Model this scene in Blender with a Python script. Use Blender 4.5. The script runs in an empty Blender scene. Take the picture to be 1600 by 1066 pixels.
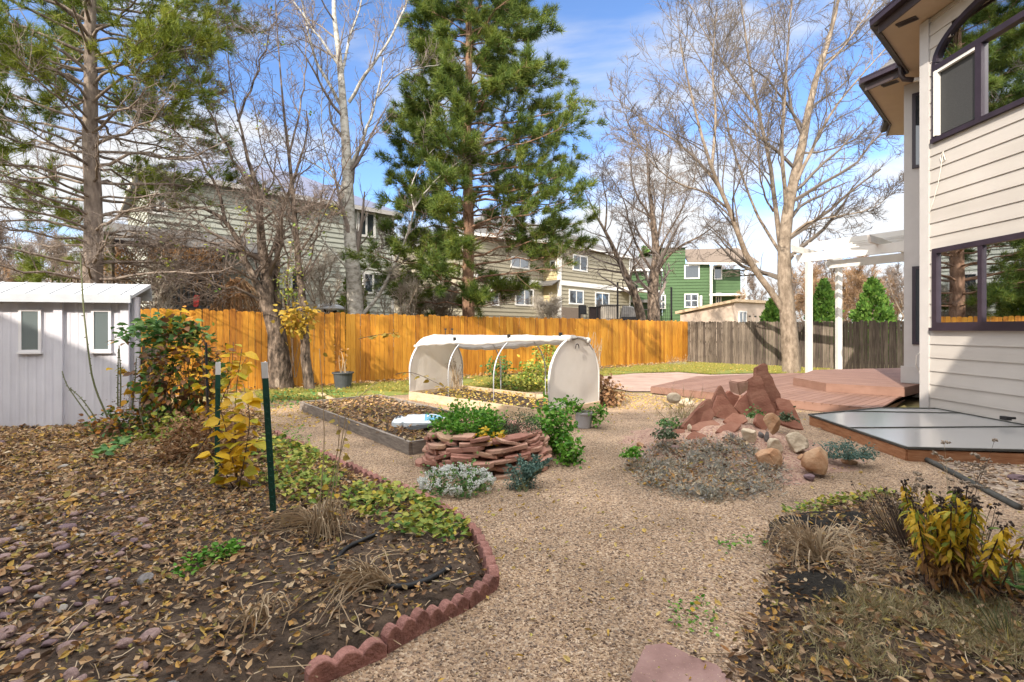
import bpy, bmesh, math, random
import numpy as np
from mathutils import Vector, Matrix
rng = np.random.default_rng(11)
random.seed(5)
sc = bpy.context.scene
COL = sc.collection
F = 760.0; H0 = 515.0; CZ = 1.5
PI = math.pi

def G(px, py, z=0.0):
    Y = F * (CZ - z) / (py - H0)
    return Vector(((px - 800) / F * Y, Y, z))
def P(px, py, Y):
    return Vector(((px - 800) / F * Y, Y, CZ + (H0 - py) / F * Y))
def srgb(r, g, b):
    f = lambda u: (u / 12.92) if u <= 0.04045 else ((u + 0.055) / 1.055) ** 2.4
    return (f(r / 255), f(g / 255), f(b / 255))

# ------------------------------------------------------------------ mesh accumulator
def unit(a):
    n = np.linalg.norm(a, axis=-1, keepdims=True)
    return a / np.maximum(n, 1e-9)

class MB:
    def __init__(s):
        s.v = []; s.fi = []; s.fs = []; s.n = 0
    def add(s, V, idx, sizes):
        V = np.asarray(V, dtype=np.float64).reshape(-1, 3)
        s.v.append(V); s.fi.append(np.asarray(idx, dtype=np.int64).ravel() + s.n)
        s.fs.append(np.asarray(sizes, dtype=np.int64).ravel()); s.n += len(V)
    def faces(s, V, Fs):
        s.add(V, [i for f in Fs for i in f], [len(f) for f in Fs])
    def beam(s, a, b, w, h, up=(0, 0, 1)):
        a = Vector(a); b = Vector(b); d = (b - a).normalized(); up = Vector(up)
        if abs(d.dot(up)) > 0.98: up = Vector((0, 1, 0))
        x = d.cross(up).normalized() * (w / 2); y = x.cross(d).normalized() * (h / 2)
        V = [a - x - y, a + x - y, a + x + y, a - x + y, b - x - y, b + x - y, b + x + y, b - x + y]
        s.faces(V, [(3, 2, 1, 0), (4, 5, 6, 7), (0, 1, 5, 4), (1, 2, 6, 5), (2, 3, 7, 6), (3, 0, 4, 7)])
    def box(s, c, size, rz=0.0):
        c = Vector(c); M = Matrix.Rotation(rz, 3, 'Z'); hx, hy, hz = [q / 2 for q in size]
        V = [c + M @ Vector((sx * hx, sy * hy, sz * hz)) for sz in (-1, 1) for sx, sy in ((-1, -1), (1, -1), (1, 1), (-1, 1))]
        s.faces(V, [(3, 2, 1, 0), (4, 5, 6, 7), (0, 1, 5, 4), (1, 2, 6, 5), (2, 3, 7, 6), (3, 0, 4, 7)])
    def prism(s, pts, vec):
        n = len(pts); vec = Vector(vec); pts = [Vector(p) for p in pts]
        V = pts + [p + vec for p in pts]
        s.faces(V, [tuple(range(n - 1, -1, -1)), tuple(range(n, 2 * n))] + [(i, (i + 1) % n, n + (i + 1) % n, n + i) for i in range(n)])
    def quad(s, *p):
        s.faces([Vector(q) for q in p], [tuple(range(len(p)))])
    def tubes(s, Pn, R, S=5):
        Pn = np.asarray(Pn, float); R = np.asarray(R, float)
        N, K, _ = Pn.shape
        T = np.empty_like(Pn); T[:, 1:-1] = Pn[:, 2:] - Pn[:, :-2]; T[:, 0] = Pn[:, 1] - Pn[:, 0]; T[:, -1] = Pn[:, -1] - Pn[:, -2]
        T = unit(T)
        mean = unit(Pn[:, -1] - Pn[:, 0])
        ref = np.where(np.abs(mean[:, 2:3]) > 0.8, np.array([[1., 0, 0]]), np.array([[0, 0, 1.]]))
        A = unit(np.cross(T, ref[:, None, :])); B = np.cross(T, A)
        th = np.arange(S) * 2 * PI / S
        V = Pn[:, :, None, :] + R[:, :, None, None] * (np.cos(th)[None, None, :, None] * A[:, :, None, :] + np.sin(th)[None, None, :, None] * B[:, :, None, :])
        base = (np.arange(N) * K * S)[:, None, None]
        k = np.arange(K - 1)[None, :, None]; j = np.arange(S)[None, None, :]
        a = base + k * S + j; b = base + k * S + (j + 1) % S
        Q = np.stack([a, b, b + S, a + S], -1).reshape(-1, 4)
        s.add(V.reshape(-1, 3), Q, np.full(len(Q), 4))
        if S > 4:   # caps
            e = (np.arange(N) * K * S)[:, None] + (K - 1) * S + np.arange(S)[None, :]
            s.fi.append(e.ravel() + s.n - N * K * S); s.fs.append(np.full(N, S))
    def tube(s, pts, r, S=6):
        pts = np.array([list(p) for p in pts], float)
        r = np.full(len(pts), r) if np.isscalar(r) else np.array(r, float)
        s.tubes(pts[None], r[None], S)
    def inst(s, tmpl, pos, R, scale):
        TV, TF = tmpl; TV = np.asarray(TV, float); pos = np.asarray(pos, float); N = len(pos)
        if N == 0: return
        scale = np.asarray(scale, float)
        if scale.ndim == 0: scale = np.full(N, float(scale))
        if scale.ndim == 1: scale = scale[:, None].repeat(3, 1)
        L = TV[None] * scale[:, None, :]
        V = np.einsum('nkj,nij->nki', L, R) + pos[:, None, :]
        fi = np.array([i for f in TF for i in f]); fs = np.array([len(f) for f in TF])
        s.add(V.reshape(-1, 3), (fi[None] + (np.arange(N) * len(TV))[:, None]).ravel(), np.tile(fs, N))
    def hull(s, pts, bevel=0.0):
        bm = bmesh.new()
        for p in pts: bm.verts.new(p)
        r = bmesh.ops.convex_hull(bm, input=bm.verts)
        junk = list({v for v in r['geom_interior'] + r['geom_unused'] if isinstance(v, bmesh.types.BMVert) and v.is_valid})
        if junk: bmesh.ops.delete(bm, geom=junk, context='VERTS')
        if bevel: bmesh.ops.bevel(bm, geom=list(bm.edges), offset=bevel, segments=1, affect='EDGES', profile=0.5)
        bm.verts.index_update()
        s.faces([v.co.copy() for v in bm.verts], [[v.index for v in f.verts] for f in bm.faces]); bm.free()
    def build(s, name, mat, parent=None, smooth=False, origin=None):
        V = np.concatenate(s.v); fi = np.concatenate(s.fi); fs = np.concatenate(s.fs)
        if parent is not None: o = np.array(BASE[parent.name])
        elif origin is not None: o = np.array(list(origin))
        else:
            lo = V.min(0); hi = V.max(0); o = np.array([(lo[0] + hi[0]) / 2, (lo[1] + hi[1]) / 2, lo[2]])
        V = V - o
        me = bpy.data.meshes.new(name)
        me.vertices.add(len(V)); me.vertices.foreach_set('co', V.astype(np.float32).ravel())
        me.loops.add(len(fi)); me.loops.foreach_set('vertex_index', fi.astype(np.int32))
        me.polygons.add(len(fs))
        st = np.zeros(len(fs), np.int32); st[1:] = np.cumsum(fs)[:-1]
        me.polygons.foreach_set('loop_start', st); me.polygons.foreach_set('loop_total', fs.astype(np.int32))
        me.polygons.foreach_set('use_smooth', np.full(len(fs), smooth))
        me.update(calc_edges=True)
        if mat: me.materials.append(mat)
        ob = bpy.data.objects.new(name, me); COL.objects.link(ob)
        if parent is not None: ob.parent = parent
        else: ob.location = o
        BASE[ob.name] = tuple(o)
        return ob
BASE = {}

def tag(o, label=None, cat=None, group=None, kind=None):
    if label: o['label'] = label
    if cat: o['category'] = cat
    if group: o['group'] = group
    if kind: o['kind'] = kind
    return o
def thing(name, label, cat, loc, group=None):
    o = bpy.data.objects.new(name, None); COL.objects.link(o); o.location = loc
    o.empty_display_size = 0.2
    BASE[o.name] = tuple(loc)
    return tag(o, label, cat, group)
def struct(mb, name, mat, smooth=False):
    o = mb.build(name, mat, smooth=smooth, origin=(0, 0, 0)); o['kind'] = 'structure'; return o
def dup(root, loc=None, rz=None, scale=None, label=None, group=None):
    r = root.copy(); COL.objects.link(r)
    if loc is not None: r.location = loc
    if rz is not None: r.rotation_euler = (0, 0, rz)
    if scale is not None: r.scale = (scale,) * 3 if np.isscalar(scale) else scale
    if label: r['label'] = label
    if group: r['group'] = group
    for ch in list(root.children):
        c = ch.copy(); COL.objects.link(c); c.parent = r
        for g in ch.children:
            d = g.copy(); COL.objects.link(d); d.parent = c
    return r

# ------------------------------------------------------------------ materials
def mat(name, cols, scale=6, stretch=(1, 1, 1), detail=5, rough=0.85, bump=0.0, bscale=None, bdist=0.02, island=0.0, trans=0.0, spec=0.3, metal=0.0, vor=False, lo=0.3, hi=0.7, bstretch=None, hard=False, big=0, bigr=(.7, 1.15), objr=0):
    m = bpy.data.materials.new(name); m.use_nodes = True
    nt = m.node_tree; N = nt.nodes; L = nt.links
    b = N['Principled BSDF']; b.inputs['Roughness'].default_value = rough; b.inputs['Metallic'].default_value = metal
    b.inputs['Specular IOR Level'].default_value = spec
    tc = N.new('ShaderNodeTexCoord'); mp = N.new('ShaderNodeMapping'); L.new(tc.outputs['Object'], mp.inputs['Vector'])
    mp.inputs['Scale'].default_value = stretch
    ns = N.new('ShaderNodeTexVoronoi' if vor else 'ShaderNodeTexNoise'); ns.inputs['Scale'].default_value = scale
    L.new(mp.outputs['Vector'], ns.inputs['Vector'])
    mr = N.new('ShaderNodeMapRange'); mr.inputs['From Min'].default_value = lo; mr.inputs['From Max'].default_value = hi
    if vor:
        sx = N.new('ShaderNodeSeparateColor'); L.new(ns.outputs['Color'], sx.inputs['Color']); L.new(sx.outputs[0], mr.inputs['Value'])
    else:
        ns.inputs['Detail'].default_value = detail; ns.inputs['Roughness'].default_value = 0.62
        L.new(ns.outputs[0], mr.inputs['Value'])
    fac = mr.outputs[0]; csrc = None
    if island > 0:
        ge = N.new('ShaderNodeNewGeometry'); mx = N.new('ShaderNodeMix'); mx.data_type = 'FLOAT'
        mx.inputs[0].default_value = island
        L.new(fac, mx.inputs[2]); L.new(ge.outputs['Random Per Island'], mx.inputs[3]); fac = mx.outputs[0]
    cr = N.new('ShaderNodeValToRGB'); el = cr.color_ramp.elements
    if hard: cr.color_ramp.interpolation = 'CONSTANT'
    n = len(cols)
    while len(el) < n: el.new(0.5)
    for i, c in enumerate(cols):
        el[i].position = (i / n if hard else i / max(n - 1, 1)); el[i].color = (*c, 1)
    L.new(fac, cr.inputs[0]); out = cr.outputs[0]
    if big:
        nb = N.new('ShaderNodeTexNoise'); nb.inputs['Scale'].default_value = big; nb.inputs['Detail'].default_value = 5; L.new(tc.outputs['Object'], nb.inputs['Vector'])
        mb_ = N.new('ShaderNodeMapRange'); mb_.inputs['From Min'].default_value = .33; mb_.inputs['From Max'].default_value = .67; mb_.inputs['To Min'].default_value = bigr[0]; mb_.inputs['To Max'].default_value = bigr[1]; L.new(nb.outputs[0], mb_.inputs['Value'])
        mm = N.new('ShaderNodeMix'); mm.data_type = 'RGBA'; mm.blend_type = 'MULTIPLY'; mm.inputs[0].default_value = 1; L.new(out, mm.inputs[6]); L.new(mb_.outputs[0], mm.inputs[7]); out = mm.outputs[2]
    if objr:
        oi = N.new('ShaderNodeObjectInfo'); mo = N.new('ShaderNodeMapRange'); mo.inputs['To Min'].default_value = 1 - objr; mo.inputs['To Max'].default_value = 1 + objr; L.new(oi.outputs['Random'], mo.inputs['Value'])
        m3 = N.new('ShaderNodeMix'); m3.data_type = 'RGBA'; m3.blend_type = 'MULTIPLY'; m3.inputs[0].default_value = 1; L.new(out, m3.inputs[6]); L.new(mo.outputs[0], m3.inputs[7]); out = m3.outputs[2]
    L.new(out, b.inputs['Base Color'])
    if bump > 0:
        mp2 = N.new('ShaderNodeMapping'); L.new(tc.outputs['Object'], mp2.inputs['Vector']); mp2.inputs['Scale'].default_value = bstretch or stretch
        n2 = N.new('ShaderNodeTexNoise'); n2.inputs['Scale'].default_value = bscale or scale * 2; n2.inputs['Detail'].default_value = 6
        L.new(mp2.outputs['Vector'], n2.inputs['Vector'])
        bp = N.new('ShaderNodeBump'); bp.inputs['Strength'].default_value = bump; bp.inputs['Distance'].default_value = bdist
        L.new(n2.outputs[0], bp.inputs['Height']); L.new(bp.outputs[0], b.inputs['Normal'])
    if trans > 0:
        tr = N.new('ShaderNodeBsdfTranslucent'); ms = N.new('ShaderNodeMixShader'); ms.inputs[0].default_value = trans
        L.new(cr.outputs[0], tr.inputs['Color']); L.new(b.outputs[0], ms.inputs[1]); L.new(tr.outputs[0], ms.inputs[2])
        L.new(ms.outputs[0], N['Material Output'].inputs['Surface'])
    return m
def gravel_mat(name, cols, scale, dark=0.35, patch=None):
    m = bpy.data.materials.new(name); m.use_nodes = True
    nt = m.node_tree; N = nt.nodes; L = nt.links; b = N['Principled BSDF']; b.inputs['Roughness'].default_value = 0.85
    b.inputs['Specular IOR Level'].default_value = 0.25
    tc = N.new('ShaderNodeTexCoord')
    v = N.new('ShaderNodeTexVoronoi'); v.inputs['Scale'].default_value = scale; L.new(tc.outputs['Object'], v.inputs['Vector'])
    se = N.new('ShaderNodeSeparateColor'); L.new(v.outputs['Color'], se.inputs['Color'])
    cr = N.new('ShaderNodeValToRGB'); el = cr.color_ramp.elements
    while len(el) < len(cols): el.new(0.5)
    for i, c in enumerate(cols): el[i].position = i / (len(cols) - 1); el[i].color = (*c, 1)
    L.new(se.outputs[0], cr.inputs[0])
    n = N.new('ShaderNodeTexNoise'); n.inputs['Scale'].default_value = 1.3; n.inputs['Detail'].default_value = 6; L.new(tc.outputs['Object'], n.inputs['Vector'])
    mr = N.new('ShaderNodeMapRange'); mr.inputs['From Min'].default_value = 0.3; mr.inputs['From Max'].default_value = 0.7
    mr.inputs['To Min'].default_value = 0.62; mr.inputs['To Max'].default_value = 1.16; L.new(n.outputs[0], mr.inputs['Value'])
    mu = N.new('ShaderNodeMix'); mu.data_type = 'RGBA'; mu.blend_type = 'MULTIPLY'; mu.inputs[0].default_value = 1
    L.new(cr.outputs[0], mu.inputs[6]); L.new(mr.outputs[0], mu.inputs[7])
    L.new(mu.outputs[2], b.inputs['Base Color'])
    bp = N.new('ShaderNodeBump'); bp.inputs['Strength'].default_value = 0.9; bp.inputs['Distance'].default_value = 0.6 / scale; bp.invert = True
    L.new(v.outputs['Distance'], bp.inputs['Height']); L.new(bp.outputs[0], b.inputs['Normal'])
    return m
def glass_mat(name, tint, refl=0.4, trans=True, rough=0.01):
    m = bpy.data.materials.new(name); m.use_nodes = True
    nt = m.node_tree; N = nt.nodes; L = nt.links; N.remove(N['Principled BSDF'])
    gl = N.new('ShaderNodeBsdfGlossy'); gl.inputs['Roughness'].default_value = rough; gl.inputs['Color'].default_value = (.92, .95, 1, 1)
    if trans: t = N.new('ShaderNodeBsdfTransparent')
    else: t = N.new('ShaderNodeBsdfDiffuse')
    t.inputs['Color'].default_value = (*tint, 1)
    lw = N.new('ShaderNodeLayerWeight'); lw.inputs['Blend'].default_value = 0.35
    mr = N.new('ShaderNodeMapRange'); mr.inputs['To Min'].default_value = refl; mr.inputs['To Max'].default_value = 0.95 if trans else refl + .12
    L.new(lw.outputs['Fresnel'], mr.inputs['Value'])
    ms = N.new('ShaderNodeMixShader'); L.new(mr.outputs[0], ms.inputs[0]); L.new(t.outputs[0], ms.inputs[1]); L.new(gl.outputs[0], ms.inputs[2])
    L.new(ms.outputs[0], N['Material Output'].inputs['Surface'])
    return m

M = {}
M['gravel'] = gravel_mat('pea gravel', [(.05, .03, .022), (.29, .185, .115), (.49, .345, .225), (.36, .245, .155), (.60, .46, .33), (.14, .10, .08), (.43, .30, .195), (.25, .165, .115)], 78)
M['pebble'] = mat('pebble', [(.08, .05, .035), (.30, .19, .115), (.50, .35, .22), (.38, .25, .155), (.60, .46, .33), (.22, .165, .13), (.43, .29, .18)], island=0.95, rough=.8)
M['rivergravel'] = gravel_mat('river gravel', [(.16, .11, .08), (.40, .30, .21), (.52, .40, .29), (.34, .27, .23), (.58, .47, .36), (.30, .20, .16)], 24)
M['ground'] = mat('dry ground', [(.14, .10, .05), (.25, .19, .09), (.20, .20, .07)], scale=.6, rough=.95)
M['soil'] = mat('dark soil', [(.026, .018, .013), (.066, .045, .032), (.115, .08, .056)], scale=9, rough=.95, bump=1, bscale=30, bdist=.03)
M['crumb'] = mat('soil crumb', [(.03, .02, .014), (.09, .06, .042), (.16, .115, .08), (.05, .034, .025), (.26, .20, .15)], island=1, rough=.95)
M['black_soil'] = mat('black compost', [(.008, .007, .006), (.03, .025, .02)], scale=20, rough=.95, bump=1, bscale=50, bdist=.03)
M['grassbase'] = mat('lawn base', [(.20, .15, .04), (.20, .20, .045), (.13, .18, .035), (.30, .23, .08)], scale=2.2, rough=.95)
M['grass'] = mat('grass blade', [(.16, .22, .03), (.26, .29, .05), (.36, .32, .08), (.42, .34, .12), (.13, .20, .03)], island=.8, scale=1.2, rough=.7, trans=.25)
M['patio'] = mat('patio flagstone', [(.29, .20, .165), (.36, .255, .21), (.42, .305, .255)], scale=1.6, rough=.85, bump=.3, bscale=12)
M['litter'] = mat('fallen leaf', [(.055, .032, .02), (.26, .145, .075), (.46, .28, .14), (.58, .41, .23), (.38, .19, .075), (.58, .36, .09), (.28, .24, .07), (.18, .10, .065), (.62, .49, .32), (.36, .23, .15), (.50, .34, .20), (.09, .055, .037), (.17, .10, .06)], island=1, rough=.75, trans=.2)
M['yellow_litter'] = mat('yellow fallen leaf', [(.62, .42, .08), (.55, .34, .06), (.66, .52, .20), (.40, .26, .08), (.5, .45, .12)], island=1, rough=.75, trans=.25)
M['orange_wood'] = mat('stained cedar', [(.19, .055, .010), (.46, .18, .018), (.64, .29, .03), (.74, .39, .06)], scale=7, stretch=(5, 5, .28), detail=7, island=.5, rough=.6, bump=.25, bscale=20, spec=.35, big=.55, bigr=(.62, 1.15))
M['grey_wood'] = mat('weathered fence wood', [(.03, .022, .018), (.085, .065, .052), (.17, .135, .105), (.29, .24, .19)], scale=7, stretch=(5, 5, .3), detail=7, island=.5, rough=.9, bump=.4, bscale=24, big=.8, bigr=(.65, 1.2))
M['timber'] = mat('raised bed timber', [(.13, .11, .095), (.22, .19, .165), (.31, .27, .23)], scale=6, stretch=(1, 1, 6), rough=.9, bump=.4, bscale=25)
M['pale_timber'] = mat('pale bed timber', [(.38, .27, .17), (.52, .39, .26), (.60, .47, .33)], scale=5, stretch=(1, 1, 6), rough=.85, bump=.3, bscale=25)
M['deck'] = mat('composite deck board', [(.165, .088, .062), (.225, .125, .092), (.28, .165, .125)], scale=3, island=.5, rough=.65, bump=.15, bscale=60)
M['white_paint'] = mat('white paint', [(.60, .585, .56), (.68, .665, .64)], scale=3, rough=.5)
M['siding'] = mat('beige lap siding', [(.415, .38, .345), (.45, .415, .38), (.475, .44, .405)], scale=1.5, island=.3, rough=.6, bump=.08, bscale=40, stretch=(1, .25, 4), big=.8, bigr=(.9, 1.06))
M['trim'] = mat('pale stucco', [(.44, .415, .40), (.48, .455, .44)], scale=4, rough=.75, bump=.15, bscale=60)
M['soffit'] = mat('tan soffit', [(.42, .33, .24), (.47, .37, .27)], scale=2, rough=.8)
M['plum'] = mat('plum frame', [(.022, .015, .023), (.034, .023, .035)], scale=4, rough=.45, spec=.4)
M['fascia'] = mat('plum brown fascia', [(.04, .029, .029), (.06, .043, .043)], scale=3, rough=.45)
M['shingle'] = mat('grey shingle', [(.07, .065, .062), (.12, .113, .108), (.17, .16, .155)], scale=14, stretch=(1, 1, 3), rough=.95, bump=.4, bscale=30)
M['brown_shingle'] = mat('brown shingle', [(.12, .09, .07), (.18, .14, .11)], scale=14, rough=.95)
M['blue_roof'] = mat('blue grey roof', [(.10, .11, .17), (.15, .16, .23)], scale=8, rough=.5)
M['glass'] = glass_mat('window glass', (.72, .78, .78), .42)
M['farglass'] = glass_mat('far window glass', (.03, .036, .042), .07, trans=False)
M['frosted'] = glass_mat('shed window glass', (.10, .13, .13), .22, trans=False, rough=.25)
M['room'] = mat('dark room', [(.05, .05, .05), (.09, .085, .08)], scale=2)
M['curtain'] = mat('white curtain', [(.62, .62, .60), (.78, .78, .76)], scale=12, stretch=(1, 4, .1), rough=.9)
M['screen'] = mat('insect screen', [(.035, .035, .035), (.05, .05, .05)], scale=60, rough=.7)
M['sage'] = mat('sage siding', [(.35, .362, .315), (.41, .422, .37)], scale=1, island=.3, rough=.75)
M['olive'] = mat('olive tan siding', [(.245, .22, .16), (.30, .268, .20)], scale=1, island=.3, rough=.75)
M['sunlit_olive'] = mat('sunlit olive tan siding', [(.44, .36, .20), (.50, .415, .24)], scale=1, island=.3, rough=.75)  # olive siding with direct sun painted in as a brighter, yellower colour
M['green_wall'] = mat('green siding', [(.048, .088, .038), (.065, .118, .05)], scale=1, island=.3, rough=.75)
M['tan_wall'] = mat('tan stucco', [(.46, .36, .29), (.53, .43, .35)], scale=2, rough=.85)
M['shed'] = mat('lavender grey shed panel', [(.57, .56, .62), (.63, .62, .67)], scale=3, rough=.6, stretch=(4, 4, .6), bump=.1, bscale=30, big=1.2, bigr=(.88, 1.08))
M['shed_trim'] = mat('off white shed trim', [(.66, .64, .66), (.72, .70, .71)], scale=3, rough=.6)
M['shed_roof'] = mat('pale shed roof', [(.30, .31, .33), (.42, .43, .45), (.50, .51, .52)], scale=5, rough=.6, stretch=(.6, 3, 3))
M['sandstone'] = mat('red sandstone', [(.17, .075, .055), (.30, .14, .105), (.38, .20, .15), (.45, .27, .20), (.46, .31, .19)], scale=3.5, island=.6, rough=.9, bump=.7, bscale=11, bdist=.03)
M['slab'] = mat('red flagstone', [(.17, .068, .045), (.29, .125, .085), (.38, .19, .13), (.31, .17, .10)], scale=3.6, detail=9, island=.3, rough=.9, bump=.7, bscale=13, bdist=.018, stretch=(1, 1, 1.6), objr=.18)
M['tan_rock'] = mat('tan rock', [(.26, .12, .06), (.42, .235, .13), (.52, .35, .22), (.56, .43, .31)], scale=3.2, rough=.9, bump=1, bscale=9, bdist=.04, detail=9, objr=.15)
M['pale_rock'] = mat('pale buff rock', [(.42, .33, .23), (.55, .45, .33), (.64, .56, .44)], scale=4, rough=.9, bump=1, bscale=10, bdist=.04, detail=9, objr=.12)
M['pink_gravel'] = gravel_mat('crushed pink rock', [(.20, .11, .085), (.38, .22, .175), (.46, .31, .22), (.30, .17, .13), (.48, .34, .27), (.40, .27, .17)], 55)
M['path_slab'] = mat('mauve flagstone', [(.20, .115, .10), (.29, .175, .155), (.37, .24, .215)], scale=4, detail=9, rough=.9, bump=.6, bscale=25, bdist=.01)
M['paver'] = mat('red edging concrete', [(.13, .06, .05), (.30, .145, .12), (.40, .22, .19)], scale=7, detail=9, rough=.95, bump=1, bscale=60, bdist=.012, objr=.2)
for nm, cs in (('pink_river', [(.17, .11, .10), (.27, .18, .165), (.33, .235, .215)]), ('grey_river', [(.10, .09, .09), (.18, .165, .16), (.24, .22, .215)]), ('pale_river', [(.28, .255, .225), (.38, .345, .31)]), ('plum_river', [(.13, .085, .095), (.22, .15, .16)])):
    M[nm] = mat(nm + ' rock', cs, scale=7, rough=.75, bump=.3, bscale=20)
M['plastic'] = mat('white poly cover', [(.70, .68, .66), (.78, .76, .74)], scale=3, rough=.45, trans=.35, bump=.5, bscale=5, bdist=.04)
M['plastic_side'] = mat('frosted poly panel', [(.74, .70, .65), (.80, .76, .71)], scale=3, rough=.5, trans=.42, bump=.35, bscale=4, bdist=.03)
M['steel'] = mat('galvanised tube', [(.45, .47, .50), (.58, .60, .63)], scale=6, rough=.4, metal=.5)
M['tpost'] = mat('green enamel steel', [(.012, .06, .045), (.02, .085, .062)], scale=9, rough=.5)
M['tip'] = mat('white enamel tip', [(.72, .73, .74), (.80, .80, .80)], scale=9, rough=.5)
M['black_rubber'] = mat('black plastic', [(.012, .012, .013), (.028, .028, .03)], scale=12, rough=.55)
M['bucket'] = mat('dark grey bucket', [(.05, .055, .06), (.08, .085, .09)], scale=5, rough=.5)
M['grey_pot'] = mat('grey pot', [(.30, .29, .30), (.36, .35, .36)], scale=5, rough=.55)
M['bag'] = mat('white bag plastic', [(.62, .68, .74), (.74, .79, .83)], scale=5, rough=.35, bump=.4, bscale=14, bdist=.02)
M['bag_blue'] = mat('blue bag print', [(.08, .30, .50), (.16, .45, .62)], scale=9, rough=.35)
M['bag_teal'] = mat('teal bag print', [(.04, .24, .20), (.06, .32, .27)], scale=9, rough=.35)
M['bag_dark'] = mat('dark bag print', [(.03, .04, .06), (.05, .06, .09)], scale=9, rough=.35)
M['rust_wood'] = mat('reddish well curb wood', [(.22, .09, .04), (.34, .16, .08), (.42, .22, .12)], scale=5, stretch=(1, 1, 6), rough=.7, bump=.2)
M['edging'] = mat('dark edging', [(.05, .05, .045), (.09, .088, .08)], scale=9, rough=.7)
M['bark_pine'] = mat('pine bark', [(.10, .055, .035), (.22, .13, .085), (.34, .21, .14)], scale=9, stretch=(1, 1, .35), rough=.95, bump=1, bscale=9, bdist=.05)
M['bark_greypine'] = mat('grey pine bark', [(.10, .075, .06), (.21, .165, .135), (.32, .26, .21)], scale=9, stretch=(1, 1, .35), rough=.95, bump=1, bscale=9, bdist=.05)
M['bark_dark'] = mat('dark flaky bark', [(.02, .016, .013), (.07, .052, .04), (.17, .125, .095), (.34, .27, .21)], scale=9, stretch=(1, 1, .4), rough=.95, bump=1, bscale=12, bdist=.06)
M['bark_white'] = mat('pale aspen bark', [(.10, .09, .075), (.28, .26, .225), (.42, .40, .36), (.47, .45, .41)], scale=5, stretch=(1, 1, 1.8), rough=.8, bump=.4, bscale=14)
M['bark_tan'] = mat('tan grey bark', [(.12, .09, .065), (.23, .18, .135), (.35, .285, .22)], scale=8, stretch=(1, 1, .5), rough=.9, bump=.7, bscale=14, bdist=.03)
M['twig_tan'] = mat('tan twig', [(.095, .078, .066), (.19, .158, .13)], island=.7, rough=.9)
M['twig_brown'] = mat('brown twig', [(.10, .075, .062), (.24, .185, .15)], island=.7, rough=.9)
M['twig_pale'] = mat('pale twig', [(.30, .26, .21), (.42, .37, .31)], island=.7, rough=.9)
M['twig_grey'] = mat('grey brown twig', [(.11, .09, .082), (.24, .195, .17)], island=.7, rough=.9)
M['twig_rust'] = mat('rusty twig', [(.20, .13, .075), (.30, .19, .10), (.22, .12, .08)], island=.8, rough=.9)
M['needle'] = mat('pine needle', [(.03, .065, .016), (.07, .12, .02), (.14, .18, .025), (.24, .25, .04)], island=.55, scale=.9, rough=.6, trans=.2, lo=.35, hi=.65)
M['needle_y'] = mat('yellow green pine needle', [(.05, .095, .016), (.12, .17, .022), (.22, .25, .03), (.36, .35, .05)], island=.5, scale=.8, rough=.6, trans=.25, lo=.35, hi=.65)
M['arbor'] = mat('arborvitae foliage', [(.025, .06, .012), (.06, .14, .02), (.11, .21, .03), (.16, .25, .05)], island=.7, scale=2, rough=.7, trans=.2)
M['leaf_shrub'] = mat('shrub leaf autumn', [(.05, .13, .025), (.09, .19, .04), (.14, .075, .04), (.22, .11, .055), (.16, .22, .04), (.52, .20, .03), (.28, .14, .07), (.07, .16, .04), (.60, .32, .04), (.18, .10, .05), (.36, .32, .05)], island=1, rough=.55, trans=.25, hard=True)
M['leaf_top'] = mat('shrub leaf green', [(.035, .11, .03), (.08, .19, .05), (.14, .27, .08), (.18, .26, .06)], island=1, rough=.5, trans=.25)
M['leaf_yellow'] = mat('golden leaf', [(.62, .36, .02), (.72, .46, .03), (.66, .42, .02), (.42, .42, .04), (.60, .30, .03)], island=1, rough=.5, trans=.35)
M['leaf_ochre'] = mat('ochre leaf', [(.50, .30, .03), (.38, .28, .05), (.55, .36, .05), (.24, .20, .04)], island=1, rough=.6, trans=.3)
M['leaf_dry'] = mat('dry brown leaf', [(.16, .08, .04), (.28, .15, .07), (.38, .23, .12), (.22, .13, .07)], island=1, rough=.8, trans=.15)
M['leaf_rust'] = mat('rust dead needles', [(.20, .10, .04), (.34, .18, .07), (.42, .25, .11)], island=1, rough=.9, trans=.15)
M['cover'] = mat('yellow green ground cover', [(.05, .14, .02), (.16, .25, .04), (.32, .36, .07), (.48, .44, .09), (.09, .18, .03), (.55, .42, .05)], island=1, rough=.55, trans=.25)
M['mat_grey'] = mat('grey green mat', [(.20, .205, .17), (.31, .315, .27), (.42, .36, .26), (.27, .27, .28), (.50, .41, .29), (.36, .36, .32)], island=1, rough=.85, trans=.1)
M['mat_olive'] = mat('pale olive blades', [(.17, .165, .07), (.34, .31, .16), (.46, .40, .24), (.25, .23, .11), (.52, .43, .27), (.40, .29, .17), (.24, .16, .10), (.46, .38, .10)], island=1, rough=.75, trans=.2)
M['parsley'] = mat('bright green herb', [(.04, .15, .012), (.08, .24, .02), (.14, .32, .035), (.20, .38, .05)], island=1, rough=.5, trans=.3)
M['herb_dark'] = mat('dull herb', [(.05, .085, .04), (.09, .125, .065), (.14, .17, .10)], island=1, rough=.7, trans=.2)
M['spurge'] = mat('blue green spurge', [(.05, .12, .10), (.10, .18, .15), (.17, .25, .20)], island=1, rough=.6, trans=.2)
M['flower'] = mat('white flower', [(.66, .68, .64), (.80, .80, .78)], island=1, rough=.6, trans=.2)
M['straw'] = mat('dry straw', [(.28, .19, .11), (.44, .33, .21), (.55, .44, .31)], island=1, rough=.85, trans=.1)
M['stem_dark'] = mat('dark dry stem', [(.045, .03, .025), (.10, .07, .055), (.20, .15, .11)], island=1, rough=.9)
M['stem_green'] = mat('green cane', [(.10, .12, .05), (.16, .16, .08)], island=.5, rough=.6)
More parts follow.
